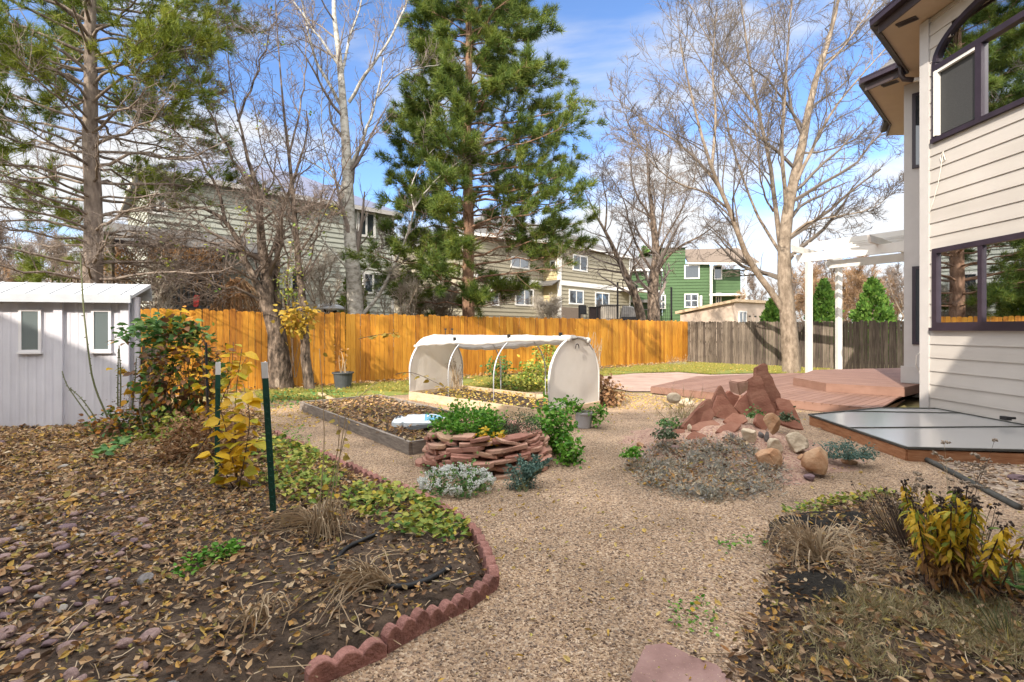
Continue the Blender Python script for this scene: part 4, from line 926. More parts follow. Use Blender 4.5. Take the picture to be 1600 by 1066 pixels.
mb = MB(); mb.prism([aa + d * 7.6 + Vector((0, 0, 4.7)), aa + d * 11.6 + Vector((0, 0, 4.7)), aa + d * 11.6 + n * 2 + Vector((0, 0, 4.5)), aa + d * 7.6 + n * 2 + Vector((0, 0, 4.5))], (0, 0, .28)); mb.build('porch_roof', M['white_paint'], bh)
mb = MB(); q = aa + d * 9.8 + n * 1.8; mb.beam(q, q + Vector((0, 0, 4.6)), .22, .22); mb.build('porch_post', M['white_paint'], bh)
mb = MB(); mb.hull([tuple(aa + d * u + n * o + Vector((0, 0, z))) for u in (.15, 2.6) for o in (0.0, .1) for z in (0, 3.1)]); mb.build('stone_base', M['brown_shingle'], bh)

# ---- green house, right of centre
gh = thing('house', 'bright green house with white windows behind the two bare trunks', 'house', (16, 46, 0))
B0, B1, B2, B3 = (9.6, 46.0), (14.1, 45.6), (18.2, 44.8), (21.5, 44.4)
z_ = lambda y, Y: CZ + (H0 - y) / F * Y
mb = MB(); lap(mb, B0, (14.1, 46.0), 0, 7.1, .28, proud=.05); aa, d, n, L = wframe(B1, B2)
lap(mb, (14.1, 52), B1, 0, 9.0, .28, proud=.05); lap(mb, B1, (14.1 + 2.0, 45.21), 0, 9.1, .28, proud=.05); lap(mb, (16.1, 45.21), B2, 0, 7.6, .28, proud=.05); lap(mb, (16.1, 45.21), (16.1, 52), 7.4, 9.1, .24)
lap(mb, (B2[0], B2[1] + 1.4), (B3[0], B3[1] + 1.4), 0, 7.2, .28, proud=.05); lap(mb, B2, (B2[0] + .02, B2[1] + 1.4), 0, 7.2, .28, proud=.05); mb.build('lap_siding', M['green_wall'], gh)
mb = MB(); mb.prism([(9.2, 45.5, 7.1), (14.1, 45.5, 7.1), (14.1, 49, 8.6), (9.8, 49, 8.6)], (0, 0, .15)); mb.build('roof', M['shingle'], gh)
mb = MB(); mb.beam((9.2, 45.5, 7.08), (14.1, 45.5, 7.08), .06, .22); mb.build('fascia', M['white_paint'], gh)
mb = MB(); mb.prism([(16.2, 44.75, 7.6), (22.3, 43.8, 7.45), (22.3, 48, 9.4), (17.0, 49, 9.4)], (0, 0, .15)); mb.build('roof', M['brown_shingle'], gh)
mb = MB(); mb.beam((16.15, 44.72, 7.58), (22.3, 43.76, 7.42), .06, .15); mb.build('fascia', M['white_paint'], gh)
mb = MB(); mb.quad((13.8, 45.3, 9.1), (16.3, 44.9, 9.1), (16.3, 52, 9.5), (13.8, 52, 9.5)); mb.build('flat_roof', M['shingle'], gh)
winpx(gh, B1, B2, 1069, 1093, 414, 436, mull=0); winpx(gh, B1, B2, 1069, 1091, 459, 481, bars=1); winpx(gh, B0, B1, 1011, 1019, 420, 437, mull=0); winpx(gh, B0, B1, 1027, 1040, 461, 483, bars=1)
Bb2, Bb3 = (B2[0], B2[1] + 1.4), (B3[0], B3[1] + 1.4)
winpx(gh, Bb2, Bb3, 1115, 1128, 415, 437, mull=0); winpx(gh, Bb2, Bb3, 1118, 1127, 458, 478)
mb = MB(); mb.box((19.9, 45.2, 4.7), (3.4, 1.6, .18), -.12); mb.build('balcony_floor', M['white_paint'], gh)
for px in (1095, 1111):
    q = P(px, 515, 44.5); mb = MB(); mb.beam((q.x, q.y, 0), (q.x, q.y, 7.3 if px > 1100 else 4.6), .18, .18); mb.build('porch_post', M['white_paint'], gh)
q = P(1165, 515, 44.2); mb = MB(); mb.beam((q.x, q.y, 0), (q.x, q.y, 7.2), .15, .15); mb.build('porch_post', M['white_paint'], gh)
mb = MB(); mb.box((11.4, 45.2, 4.1), (4.6, 1.6, .25)); mb.build('porch_roof', M['shingle'], gh)

# ---- small tan outbuilding
ts = thing('garden_shed', 'small tan shed with sloping roof behind the weathered picket fence', 'shed', (11.5, 26.5, 0))
C0, C1, C2 = (9.34, 27.0), (11.42, 25.0), (13.9, 26.6); C3 = (11.9, 28.6)
zt = lambda p, z: Vector((p[0], p[1], z))
mb = MB(); mb.quad(zt(C0, 0), zt(C1, 0), zt(C1, 2.9), zt(C0, 2.32)); mb.quad(zt(C1, 0), zt(C2, 0), zt(C2, 2.9), zt(C1, 2.9)); mb.quad(zt(C2, 0), zt(C3, 0), zt(C3, 2.32), zt(C2, 2.9)); mb.quad(zt(C3, 0), zt(C0, 0), zt(C0, 2.32), zt(C3, 2.32)); mb.build('wall', M['tan_wall'], ts)
cc = Vector((11.6, 26.8, 0)); ex = lambda p, z: zt(p, z) + (Vector((*p, 0)) - cc).normalized() * .28
mb = MB(); mb.prism([ex(C0, 2.36), ex(C1, 2.92), ex(C2, 2.92), ex(C3, 2.36)], (0, 0, .14)); mb.build('roof', M['pale_timber'], ts)
winpx(ts, C1, C2, 1153, 1165, 486, 506, fw=.06)
for x0, x1 in ((1168, 1176), (1177, 1187)):
    u0, u1 = on(C1, C2, x0), on(C1, C2, x1); aa, d, n, L = wframe(C1, C2)
    mb = MB(); mb.prism([aa + d * u0, aa + d * u1, aa + d * u1 + Vector((0, 0, 2.35)), aa + d * u0 + Vector((0, 0, 2.35))], n * .03); dr = mb.build('door', M['tan_wall'], ts)
    mb = MB(); mb.beam(aa + d * (u0 + .05) + n * .04 + Vector((0, 0, 2.2)), aa + d * (u0 + .22) + n * .04 + Vector((0, 0, 2.2)), .02, .07); mb.build('hinge', M['dark_metal'], dr)

# ---- neighbour terrace, black wire fence, hot tub, covered grill, chair
mb = MB(); mb.hull([(x, y, z) for z in (-.01, 1.98) for x, y in ((3.2, 27.2), (9.0, 27.2), (9.4, 33), (4.2, 33))]); struct(mb, 'terrace', M['tan_wall'])
wf = thing('wire_fence', 'black post and wire fence along the raised terrace by olive house', 'fence', (6.5, 27.6, 1.98))
px_ = [905, 933, 965, 995, 1049]; tops = [478, 478, 441, 445, 449]; ps = []
for x, t in zip(px_, tops):
    q = P(x, t, 27.8); ps.append(q); mb = MB(); mb.beam((q.x, q.y, 1.98), q, .085, .085); mb.build('post', M['dark_metal'], wf)
for zz in (2.1, 2.9):
    mb = MB(); mb.beam((ps[0].x, 27.8, zz), (ps[-1].x, 27.8, zz), .025, .03); mb.build('rail', M['dark_metal'], wf)
mb = MB()
for k in range(48): xx = ps[0].x + (ps[-1].x - ps[0].x) * k / 47; mb.beam((xx, 27.8, 2.0), (xx, 27.8, 2.9), .012, .012)
mb.build('wire_panel', M['dark_metal'], wf)
mb = MB(); mb.beam(ps[2], ps[3], .02, .02); mb.beam(ps[3] , ps[4], .02, .02); mb.build('top_wire', M['dark_metal'], wf)
def bevbox(c, size, bev=.04, rz=0):
    mb = MB(); Mx = Matrix.Rotation(rz, 3, 'Z'); mb.hull([tuple(Vector(c) + Mx @ Vector((sx * size[0] / 2, sy * size[1] / 2, sz * size[2] / 2))) for sx in (-1, 1) for sy in (-1, 1) for sz in (-1, 1)], bev); return mb
ht = thing('hot_tub', 'beige slatted hot tub on the terrace beside the black posts', 'hot tub', (5.85, 29.4, 1.98))
bevbox((5.85, 29.6, 2.45), (1.15, 1.15, .9), .05).build('cabinet', M['hottub'], ht); bevbox((5.85, 29.6, 2.95), (1.22, 1.22, .09), .03).build('cover', M['tarp'], ht)
cb = thing('storage_cabinet', 'dark wood storage cabinet left of beige hot tub on terrace', 'cabinet', (4.95, 29.2, 1.98))
bevbox((4.95, 29.3, 2.40), (.62, .5, .84), .02).build('body', M['fascia'], cb); bevbox((4.95, 29.25, 2.84), (.68, .56, .05), .01).build('lid', M['dark_metal'], cb)
gr = thing('covered_grill', 'grill under a draped grey cover on the terrace', 'grill', (7.0, 29.3, 1.98))
r = np.random.default_rng(4); mb = MB(); mb.hull([(7.0 + sx * .52 + r.normal() * .03, 29.4 + sy * .3, 2.0 + r.uniform(0, .08)) for sx in np.linspace(-1, 1, 6) for sy in (-1, 1)] + [(7.0 + sx * .36, 29.4 + sy * .2, 2.86 + r.normal() * .05) for sx in np.linspace(-1, 1, 5) for sy in (-1, 1)], .02); mb.build('cover', M['tarp'], gr)
mb = MB(); mb.box((7.0, 29.08, 2.15), (.9, .05, .22)); mb.build('shelf', M['dark_metal'], gr)
ch = thing('patio_chair', 'dark metal patio chair at left end of terrace', 'chair', (4.25, 29, 1.98))
mb = MB(); mb.box((4.25, 29, 2.42), (.48, .46, .04)); mb.build('seat', M['dark_metal'], ch)
mb = MB(); mb.beam((4.25, 29.22, 2.44), (4.25, 29.32, 2.95), .46, .03, up=(0, 1, 0)); mb.build('backrest', M['dark_metal'], ch)
for sx in (-1, 1):
    for sy in (-1, 1): mb = MB(); mb.beam((4.25 + sx * .2, 29 + sy * .2, 1.98), (4.25 + sx * .2, 29 + sy * .2, 2.4), .03, .03); mb.build('leg', M['dark_metal'], ch)
dt = thing('dining_table', 'dark outdoor table behind the right bare trunk on terrace', 'table', (8.1, 29.5, 1.98))
mb = MB(); mb.box((8.1, 29.5, 2.72), (1.5, .9, .05)); mb.build('tabletop', M['dark_metal'], dt)
for sx in (-1, 1):
    for sy in (-1, 1): mb = MB(); mb.beam((8.1 + sx * .65, 29.5 + sy * .38, 1.98), (8.1 + sx * .65, 29.5 + sy * .38, 2.69), .05, .05); mb.build('leg', M['dark_metal'], dt)
# brazier with a pale lid
c = P(514, 515, 15.2); br = thing('brazier', 'pale domed metal lid over dark brazier behind the stained fence', 'brazier', (c.x, c.y, 0))
def lathe(mb, c, prof, S=20):
    V = [(c[0] + r * math.cos(2 * PI * k / S), c[1] + r * math.sin(2 * PI * k / S), z) for r, z in prof for k in range(S)]
    mb.faces(V, [(i * S + k, i * S + (k + 1) % S, (i + 1) * S + (k + 1) % S, (i + 1) * S + k) for i in range(len(prof) - 1) for k in range(S)])
mb = MB(); lathe(mb, c, [(.001, 2.32), (.2, 2.31), (.38, 2.24), (.52, 2.15), (.50, 2.12), (.2, 2.15)]); mb.build('lid', M['lid'], br, smooth=True)
mb = MB(); lathe(mb, c, [(.06, 0), (.06, 1.7), (.24, 1.8), (.24, 2.1), (.001, 2.1)]); mb.build('stand', M['dark_metal'], br, smooth=True)
# red cloth and blue tool handle on the porch rail
q = P(309, 456, 14.6); mb = MB(); r = np.random.default_rng(2)
mb.hull([(q.x + sx + z * .12, q.y + sy, q.z + z) for z, w_ in ((-.10, .07), (-.15, .10), (-.42, .08), (-.46, .04)) for sx, sy in ((-w_, -.03), (w_, -.03), (w_ * .8, .03), (-w_ * .9, .03))], .01); tag(mb.build('cloth', M['red_cloth']), 'red cloth hanging on the grey porch railing', 'cloth')
# ================================================================== scalloped edging pavers
def scallop(L, n, h, th, m=None):
    mb = MB(); w = L / n; top = []
    for i in range(n):
        for t in np.linspace(0, 1, 7)[(1 if i else 0):]: top.append((i * w + t * w - L / 2, h - .035 + .035 * math.sin(PI * t) ** .8))
    pts = [Vector((-L / 2, -th / 2, -.06))] + [Vector((x, -th / 2, z)) for x, z in top] + [Vector((L / 2, -th / 2, -.06))]
    nn = len(pts); bm = bmesh.new(); f = bm.faces.new([bm.verts.new(p) for p in pts]); ex = bmesh.ops.extrude_face_region(bm, geom=[f])
    for v in [g for g in ex['geom'] if isinstance(g, bmesh.types.BMVert)]: v.co.y += th
    bmesh.ops.recalc_face_normals(bm, faces=bm.faces)
    bmesh.ops.bevel(bm, geom=[e for e in bm.edges if len(e.link_faces) == 2 and e.calc_face_angle(0) > 1.2], offset=.006, segments=2, affect='EDGES', profile=.5)
    bm.verts.index_update(); mb.faces([v.co.copy() for v in bm.verts], [[v.index for v in f.verts] for f in bm.faces]); bm.free(); return mb
proto_p = None
def pavers(path, L, wob, group, label):
    global proto_p
    p = [Vector((q[0], q[1], 0)) for q in path]; s = np.r_[0, np.cumsum([(p[i + 1] - p[i]).length for i in range(len(p) - 1)])]; nn_ = max(1, round(s[-1] / L)); L = s[-1] / nn_; t = L / 2
    at = lambda t: Vector((np.interp(t, s, [q.x for q in p]), np.interp(t, s, [q.y for q in p]), 0))
    while t < s[-1]:
        a, b = at(t - L / 2), at(t + L / 2); c = (a + b) / 2; dd = b - a
        if proto_p is None: o = proto_p = scallop(.30, 3, .10, .06).build('edging_paver', M['paver'], origin=(0, 0, 0))
        else: o = proto_p.copy(); COL.objects.link(o)
        o.location = (c.x, c.y, rng.normal() * .008 - .005); o.rotation_euler = (rng.normal() * wob, rng.normal() * wob * .6, math.atan2(dd.y, dd.x)); o.scale = (dd.length / .302, 1, 1)
        tag(o, label, 'edging block', group); t += L
pavers(EDGE[:6], .30, .05, 'far scalloped edging pavers', 'red scalloped concrete edging block in the far run beside the gravel path')
pavers(EDGE[5:9], .30, .06, 'curved scalloped edging pavers', 'red scalloped concrete edging block in the curved bend of the bed border')
pavers(EDGE[8:13], .30, .04, 'near scalloped edging pavers', 'red scalloped concrete edging block in the near run at bed corner')
g2 = G(594, 1021); g3 = G(470, 1074)
dd = g3 - g2; o = proto_p.copy(); COL.objects.link(o); o.location = ((g2 + g3) / 2) + Vector((.02, .0, -.012)); o.rotation_euler = (.05, -.05, math.atan2(dd.y, dd.x)); o.scale = (dd.length / .30, 1.05, 1.0)
tag(o, 'nearest red scalloped edging block, tilted at the bottom edge of the photo', 'edging block')

# ================================================================== T posts
def tpost(base, top, label):
    t = thing('fence_post', label, 'post', base); b, p = Vector(base), Vector(top); d = (p - b).normalized(); L = (p - b).length
    x = Vector((1, .25, 0)); x = (x - d * x.dot(d)).normalized(); y = d.cross(x)
    T = lambda s, u, v: b + d * s + x * u + y * v
    w, th = .022, .005
    mb = MB(); prof = [(-w, -th), (w, -th), (w, 0), (th / 2, 0), (th / 2, .038), (-th / 2, .038), (-th / 2, 0), (-w, 0)]
    mb.prism([T(0, u, v) for u, v in prof], d * (L - .12)); 
    for k in range(int((L - .3) / .055)): 
        s = .12 + k * .055; mb.prism([T(s, -.007, -th), T(s, .007, -th), T(s, .007, -th - .008), T(s, -.007, -th - .008)], d * .018)
    mb.build('shaft', M['tpost'], t)
    mb = MB(); mb.prism([T(L - .12, u, v) for u, v in prof], d * .12); mb.build('white_tip', M['tip'], t)
gz = lambda p: float(bedz(np.array([p.x]), np.array([p.y]))[0])
b1 = G(428, 822); tp = P(413, 566, b1.y - .12); tpost((b1.x, b1.y, gz(b1) - .05), tp, 'green steel T post with white tip standing nearest in the leafy bed')
b2 = G(339, 762); tp = P(341, 566, b2.y); tpost((b2.x, b2.y, gz(b2) - .05), tp, 'green steel T post with white tip half hidden behind golden leaves')
b3 = G(326, 700); mb = MB(); mb.tube([(b3.x, b3.y, 0), P(322, 535, b3.y)], .014, 6); tag(mb.build('garden_stake', M['black_rubber']), 'thin dark garden stake in front of the leafy shrub', 'stake')

# ================================================================== raised beds, soil bag, hoop house
def bedframe(name, label, a, b, wid, h, m, soil_m, zs):
    a = Vector((a[0], a[1], 0)); b = Vector((b[0], b[1], 0)); d = (b - a).normalized(); n = Vector((-d.y, d.x, 0)); c, e = b + n * wid, a + n * wid
    t = thing(name, label, 'raised bed', (a + c) / 2); Zv = Vector((0, 0, h / 2))
    for p, q, sh in ((a, b, 0), (b, c, .022), (c, e, 0), (e, a, .022)):
        dd = (q - p).normalized(); mb = MB(); mb.beam(p + Zv + dd * sh, q + Zv - dd * sh, .042, h); mb.build('board', m, t)
    nx, ny = 34, 16; V = []; 
    for j in range(ny):
        for i in range(nx):
            p = a + d * ((b - a).length * (.01 + .98 * i / (nx - 1))) + n * (wid * (.02 + .96 * j / (ny - 1))); z = zs + .03 * vnoise(np.array([p.x]), np.array([p.y]), 3, 8)[0] + .02 * vnoise(np.array([p.x]), np.array([p.y]), 9, 9)[0]
            V.append((p.x, p.y, z))
    mb = MB(); mb.faces(V, [(j * nx + i, j * nx + i + 1, (j + 1) * nx + i + 1, (j + 1) * nx + i) for j in range(ny - 1) for i in range(nx - 1)]); mb.build('soil', soil_m, t, smooth=True)
    return t, a, b, c, e, d, n
rb, ra, rbb, rc, re, rd, rn = bedframe('raised_bed', 'weathered grey timber raised bed holding soil, leaves and a white bag', G(470, 641), G(641, 711), 1.55, .16, M['timber'], M['soil'], .10)
xy = scatter([tuple(p)[:2] for p in (ra, rbb, rc, re)], 2600); mb = MB()
mb.inst(CURL, np.c_[xy, .12 + rng.uniform(0, .03, len(xy))], rots(rdir(len(xy), -.3, .3), UP, .7), rng.uniform(.04, .08, len(xy))); o = mb.build('bed_leaves', M['litter']); tag(o, 'tan fallen leaves lying on the soil of the grey timber bed', 'leaf litter', kind='stuff')
HA, HB = (-2.2, 10.45), (.62, 7.93)
hb, ha_, hb_, hc_, he_, hd, hn = bedframe('raised_bed', 'pale timber raised bed under the white hoop frame', HA, HB, 1.52, .17, M['pale_timber'], M['soil'], .09)
xy = scatter([tuple(p)[:2] for p in (ha_, hb_, hc_, he_)], 700); mb = MB(); mb.inst(CURL, np.c_[xy, .12 + rng.uniform(0, .03, len(xy))], rots(rdir(len(xy), -.3, .3), UP, .7), rng.uniform(.04, .08, len(xy))); o = mb.build('hoop_bed_leaves', M['yellow_litter']); tag(o, 'yellow leaves scattered on the soil inside the hoop house', 'leaf litter', kind='stuff')
hh = thing('hoop_house', 'low hoop house with rolled white cover and arched end panels', 'hoop house', tuple((ha_ + hc_) / 2))
WID, RI = 1.52, 1.36
def hoop(p, th, sx=1.0):   # th 0 = front foot, PI = back foot
    c = math.cos(th); s = math.sin(th); k = .62
    x = .5 - .5 * (abs(c) ** 1.0) * (1 if c > 0 else -1)
    return p + hn * (WID * x) + Vector((0, 0, k + (RI - k) * s))
def arch(p, lo=0.0, n=22):
    pts = [p + Vector((0, 0, .0))] + [hoop(p, t) for t in np.linspace(0, PI, n)] + [p + hn * WID]; return pts
Lh = (hb_ - ha_).length
for f in (0.0, .333, .667, 1.0):
    p = ha_ + hd * (Lh * f * .985 + .02); mb = MB(); mb.tube(arch(p), .013, 7); mb.build('hoop', M['steel'], hh, smooth=True)
mb = MB(); mb.tube([hoop(ha_, PI / 2) + Vector((0, 0, .012)), hoop(hb_, PI / 2) + Vector((0, 0, .012))], .013, 7); mb.build('ridge_tube', M['steel'], hh, smooth=True)
def endpanel(f, zlo, name, wr):
    p = ha_ + hd * (Lh * f * .985 + .02); r = np.random.default_rng(int(f * 10) + 3); pts = arch(p); pts[0] = p + Vector((0, 0, zlo)); pts[-1] = p + hn * WID + Vector((0, 0, zlo))
    nz, nx = 22, 18; V = []
    for j in range(nz):
        z = zlo + (RI - .01 - zlo) * j / (nz - 1)
        if z <= .62: x0, x1 = 0, 1
        else: s = min(1, (z - .62) / (RI - .62)); cc = math.sqrt(max(0, 1 - s * s)); x0, x1 = .5 - .5 * cc, .5 + .5 * cc
        for i in range(nx):
            x = x0 + (x1 - x0) * i / (nx - 1); dv = hd * (wr * (vnoise(np.array([x * 3.0]), np.array([z * 3]), 1.2, 12 + int(f))[0]) * (1 if 0 < i < nx - 1 else .2))
            V.append(p + hn * (WID * x) + Vector((0, 0, z)) + dv + hd * (.016 if f > .5 else -.016))
    mb = MB(); mb.faces(V, [(j * nx + i, j * nx + i + 1, (j + 1) * nx + i + 1, (j + 1) * nx + i) for j in range(nz - 1) for i in range(nx - 1)]); o = mb.build(name, M['plastic_side'], hh, smooth=True)
    mb = MB(); off = hd * (.02 if f > .5 else -.02); mb.tube([q + off for q in pts], .019, 6); mb.build('panel_hem', M['plastic'], o, smooth=True); return o
endpanel(0, .10, 'end_panel', .03); ep = endpanel(1, .08, 'end_panel', .02)
# rolled cover on top
nu, nv = 40, 14; V = []
for i in range(nu):
    f = -.02 + 1.03 * i / (nu - 1); p = ha_ + hd * (Lh * f)
    t0 = .74 + .50 * f + .03 * math.sin(f * 9); t1 = 2.15 + .1 * math.sin(f * 5) + .35 * (1 - f)
    for j in range(nv):
        t = t0 + (t1 - t0) * j / (nv - 1); sag = -.022 * (math.sin(PI * ((f * 3) % 1)) ** 2) * (.4 + .6 * abs(math.sin(t))) ; V.append(hoop(p, t) + Vector((0, 0, .03 + sag + .022 * vnoise(np.array([f * 20.]), np.array([t * 3.]), 1, 15)[0] + .012 * vnoise(np.array([f * 46.]), np.array([t * 7.]), 1, 16)[0])))
mb = MB(); mb.faces(V, [(i * nv + j, (i + 1) * nv + j, (i + 1) * nv + j + 1, i * nv + j + 1) for i in range(nu - 1) for j in range(nv - 1)]); mb.build('cover', M['plastic'], hh, smooth=True)
mb = MB(); pts = [V[i * nv] + Vector((0, 0, .0)) for i in range(nu)]; rr = [.030 + .024 * (i / nu) + .005 * math.sin(i * 1.7) for i in range(nu)]; mb.tube(pts, rr, 9); mb.build('rolled_edge', M['plastic'], hh, smooth=True)
mb = MB(); mb.tube([V[i * nv + nv - 1] for i in range(nu)], rr, 9); mb.build('rolled_edge', M['plastic'], hh, smooth=True)
for f in (.333, .667, .97):
    i = int(f * (nu - 1)); q = V[i * nv]; mb = MB(); mb.box(q + Vector((0, 0, .06)), (.05, .05, .09), .4); mb.build('clip', M['black_rubber'], hh)
q = hoop(hb_, PI / 2) + hd * .05 + Vector((0, 0, -.17)) - hn * .05
mb = MB(); mb.tube([q + hn * (.05 * math.cos(t)) + Vector((0, 0, .06 * math.sin(t))) for t in np.linspace(-.3, PI + .3, 10)], .009, 5); mb.build('strap_loop', M['dark_metal'], ep)
mb = MB(); r = np.random.default_rng(3); top = hoop(hb_, PI / 2 - .15); mb.hull([tuple(top + Vector(v) * .10) for v in unit(r.normal(size=(18, 3))) * [1, 1, .6]], .01); mb.build('gathered_knot', M['tarp'], hh)
for k in range(2):
    q = hoop(ha_, 1.5) + hd * (.35 + .22 * k) + Vector((0, 0, .06)); mb = MB(); mb.box(q + Vector((0, 0, .03)), (.015, .015, .12)); mb.box(q + Vector((0, 0, .09)), (.05, .03, .03)); mb.build('clip', M['black_rubber'], hh)
# soil bag
bg0 = G(655, 660, .16); bt = thing('soil_bag', 'white plastic soil bag with blue print lying on raised bed', 'bag', tuple(bg0))
ux = Vector((1, .10, 0)).normalized(); uy = Vector((-.10, 1, 0)).normalized(); V = []; nu, nv = 30, 12; r = np.random.default_rng(6)
Lb, Wb = .74, .40
def bagpt(s, t, top):
    wdt = Wb / 2 * (1 - .25 * max(0, (.22 - s) / .22) + .0 * s) * (.62 if .18 < s < .24 else 1)
    hgt = .085 * (math.sin(PI * min(max(s, .0), 1)) ** .4) * (1 - abs(t) ** 3) * (.65 if .17 < s < .25 else 1) + .012 * vnoise(np.array([s * 8]), np.array([t * 3.]), 1, 20)[0]
    return bg0 + ux * ((s - .5) * Lb) + uy * (t * wdt) + Vector((0, 0, (.03 + max(hgt, 0)) if top else -.03))
V = [bagpt(i / (nu - 1), -1 + 2 * j / (nv - 1), True) for i in range(nu) for j in range(nv)]
mb = MB(); mb.faces(V, [(i * nv + j, (i + 1) * nv + j, (i + 1) * nv + j + 1, i * nv + j + 1) for i in range(nu - 1) for j in range(nv - 1)])
V2 = [bagpt(i / (nu - 1), -1 + 2 * j / (nv - 1), False) for i in range(nu) for j in (0, nv - 1)]
mb.faces([q for i in range(nu) for q in (V[i * nv], V2[i * 2])], [(2 * i, 2 * i + 1, 2 * i + 3, 2 * i + 2) for i in range(nu - 1)])
bag = mb.build('bag_skin', M['bag'], bt, smooth=True)
def decal(s0, s1, t0, t1, m, nm, lift=.004):
    a_, b_ = 10, 6; VV = [bagpt(s0 + (s1 - s0) * i / (a_ - 1), t0 + (t1 - t0) * j / (b_ - 1), True) + Vector((0, 0, lift)) - uy * .002 for i in range(a_) for j in range(b_)]
    mb = MB(); mb.faces(VV, [(i * b_ + j, (i + 1) * b_ + j, (i + 1) * b_ + j + 1, i * b_ + j + 1) for i in range(a_ - 1) for j in range(b_ - 1)]); mb.build(nm, m, bag, smooth=True)
decal(.62, .97, -.85, -.05, M['bag_blue'], 'blue_panel'); decal(.78, .98, .35, .85, M['bag_teal'], 'teal_panel')
for k, (s0, s1, t0, t1) in enumerate(((.40, .46, .2, .7), (.48, .52, .25, .7), (.55, .60, .2, .7), (.63, .66, .2, .65), (.05, .09, -.4, .5), (.11, .15, -.3, .5), (.66, .70, -.6, -.3), (.73, .80, -.6, -.35), (.83, .92, -.6, -.4))):
    decal(s0, s1, t0, t1, M['bag_dark'] if k < 6 else M['bag'], 'printed_mark', .008)
mb = MB(); q = G(650, 672, .13); pts = [q + Vector((-.16, .0, .02)), q + Vector((0, -.05, .0)), q + Vector((.14, .04, .05)), q + Vector((.34, .12, .06))]
mb.hull([tuple(p) for p in pts] + [tuple(p + Vector((.02, .14, .0))) for p in pts], .004); tag(mb.build('black_tray', M['black_rubber']), 'black plastic tray lying on the soil below the white bag', 'tray')
mb = MB(); mb.beam(G(500, 617) + Vector((0, 0, .03)), G(523, 629) + Vector((0, 0, .03)), .10, .05); tag(mb.build('plank', M['pale_timber']), 'short pale plank lying on the lawn behind the raised bed', 'plank')

# ================================================================== stone ring planter
PC = Vector((-.30, 5.58, 0)); PR = .73
sp = thing('stone_planter', 'round dry stacked red sandstone planter full of green herbs', 'planter', tuple(PC))
r = np.random.default_rng(17); z = 0.0; cnt = 0; first_c = True
for crs in range(9):
    h = [.05, .042, .055, .036, .05, .04, .052, .036, .042][crs]; th = r.uniform(0, 1); end = th + 2 * PI; rad = PR - .012 * crs
    while th < end - .12 and cnt < 99:
        wd = r.uniform(.3, .85); wd = min(wd, end - th)
        front = math.sin(th + wd / 2) < .35
        dep = r.uniform(.14, .24); dr = r.normal() * .032; n = 8; tiltz = r.normal() * .018; lean = r.normal() * .014
        zz = z + r.normal() * .006; outl = []
        for k in range(n): outl.append((th + wd * (k / (n - 1)) * .97, rad + dr + r.normal() * .018 - (.06 * r.uniform() if k in (0, n - 1) else 0)))
        inn = [(th + wd * .95, rad - dep), (th + wd * .5, rad - dep - .02), (th + .02, rad - dep)]
        pts = []
        for (t_, q) in outl + inn:
            c_ = PC + Vector((math.cos(t_) * q, math.sin(t_) * q, 0)); f = (t_ - th) / wd - .5
            for s_ in (0, 1):
                ins = 0
                pts.append((c_.x, c_.y, zz + f * tiltz * 2 + (h * r.uniform(.82, 1.0) if s_ else r.uniform(0, .006)) + (lean if q > rad - .08 else 0)))
        mb = MB(); mb.hull(pts, .004); mb.build('stone', M['sandstone'], sp); cnt += 1
        th += wd + r.uniform(-.02, .05)
    z += h * .93
PZ = z
mb = MB(); ths = np.linspace(0, 2 * PI, 30)[:-1]; mb.quad(*[PC + Vector((.62 * math.cos(t), .62 * math.sin(t), PZ - .09)) for t in ths]); mb.build('soil', M['soil'], sp)

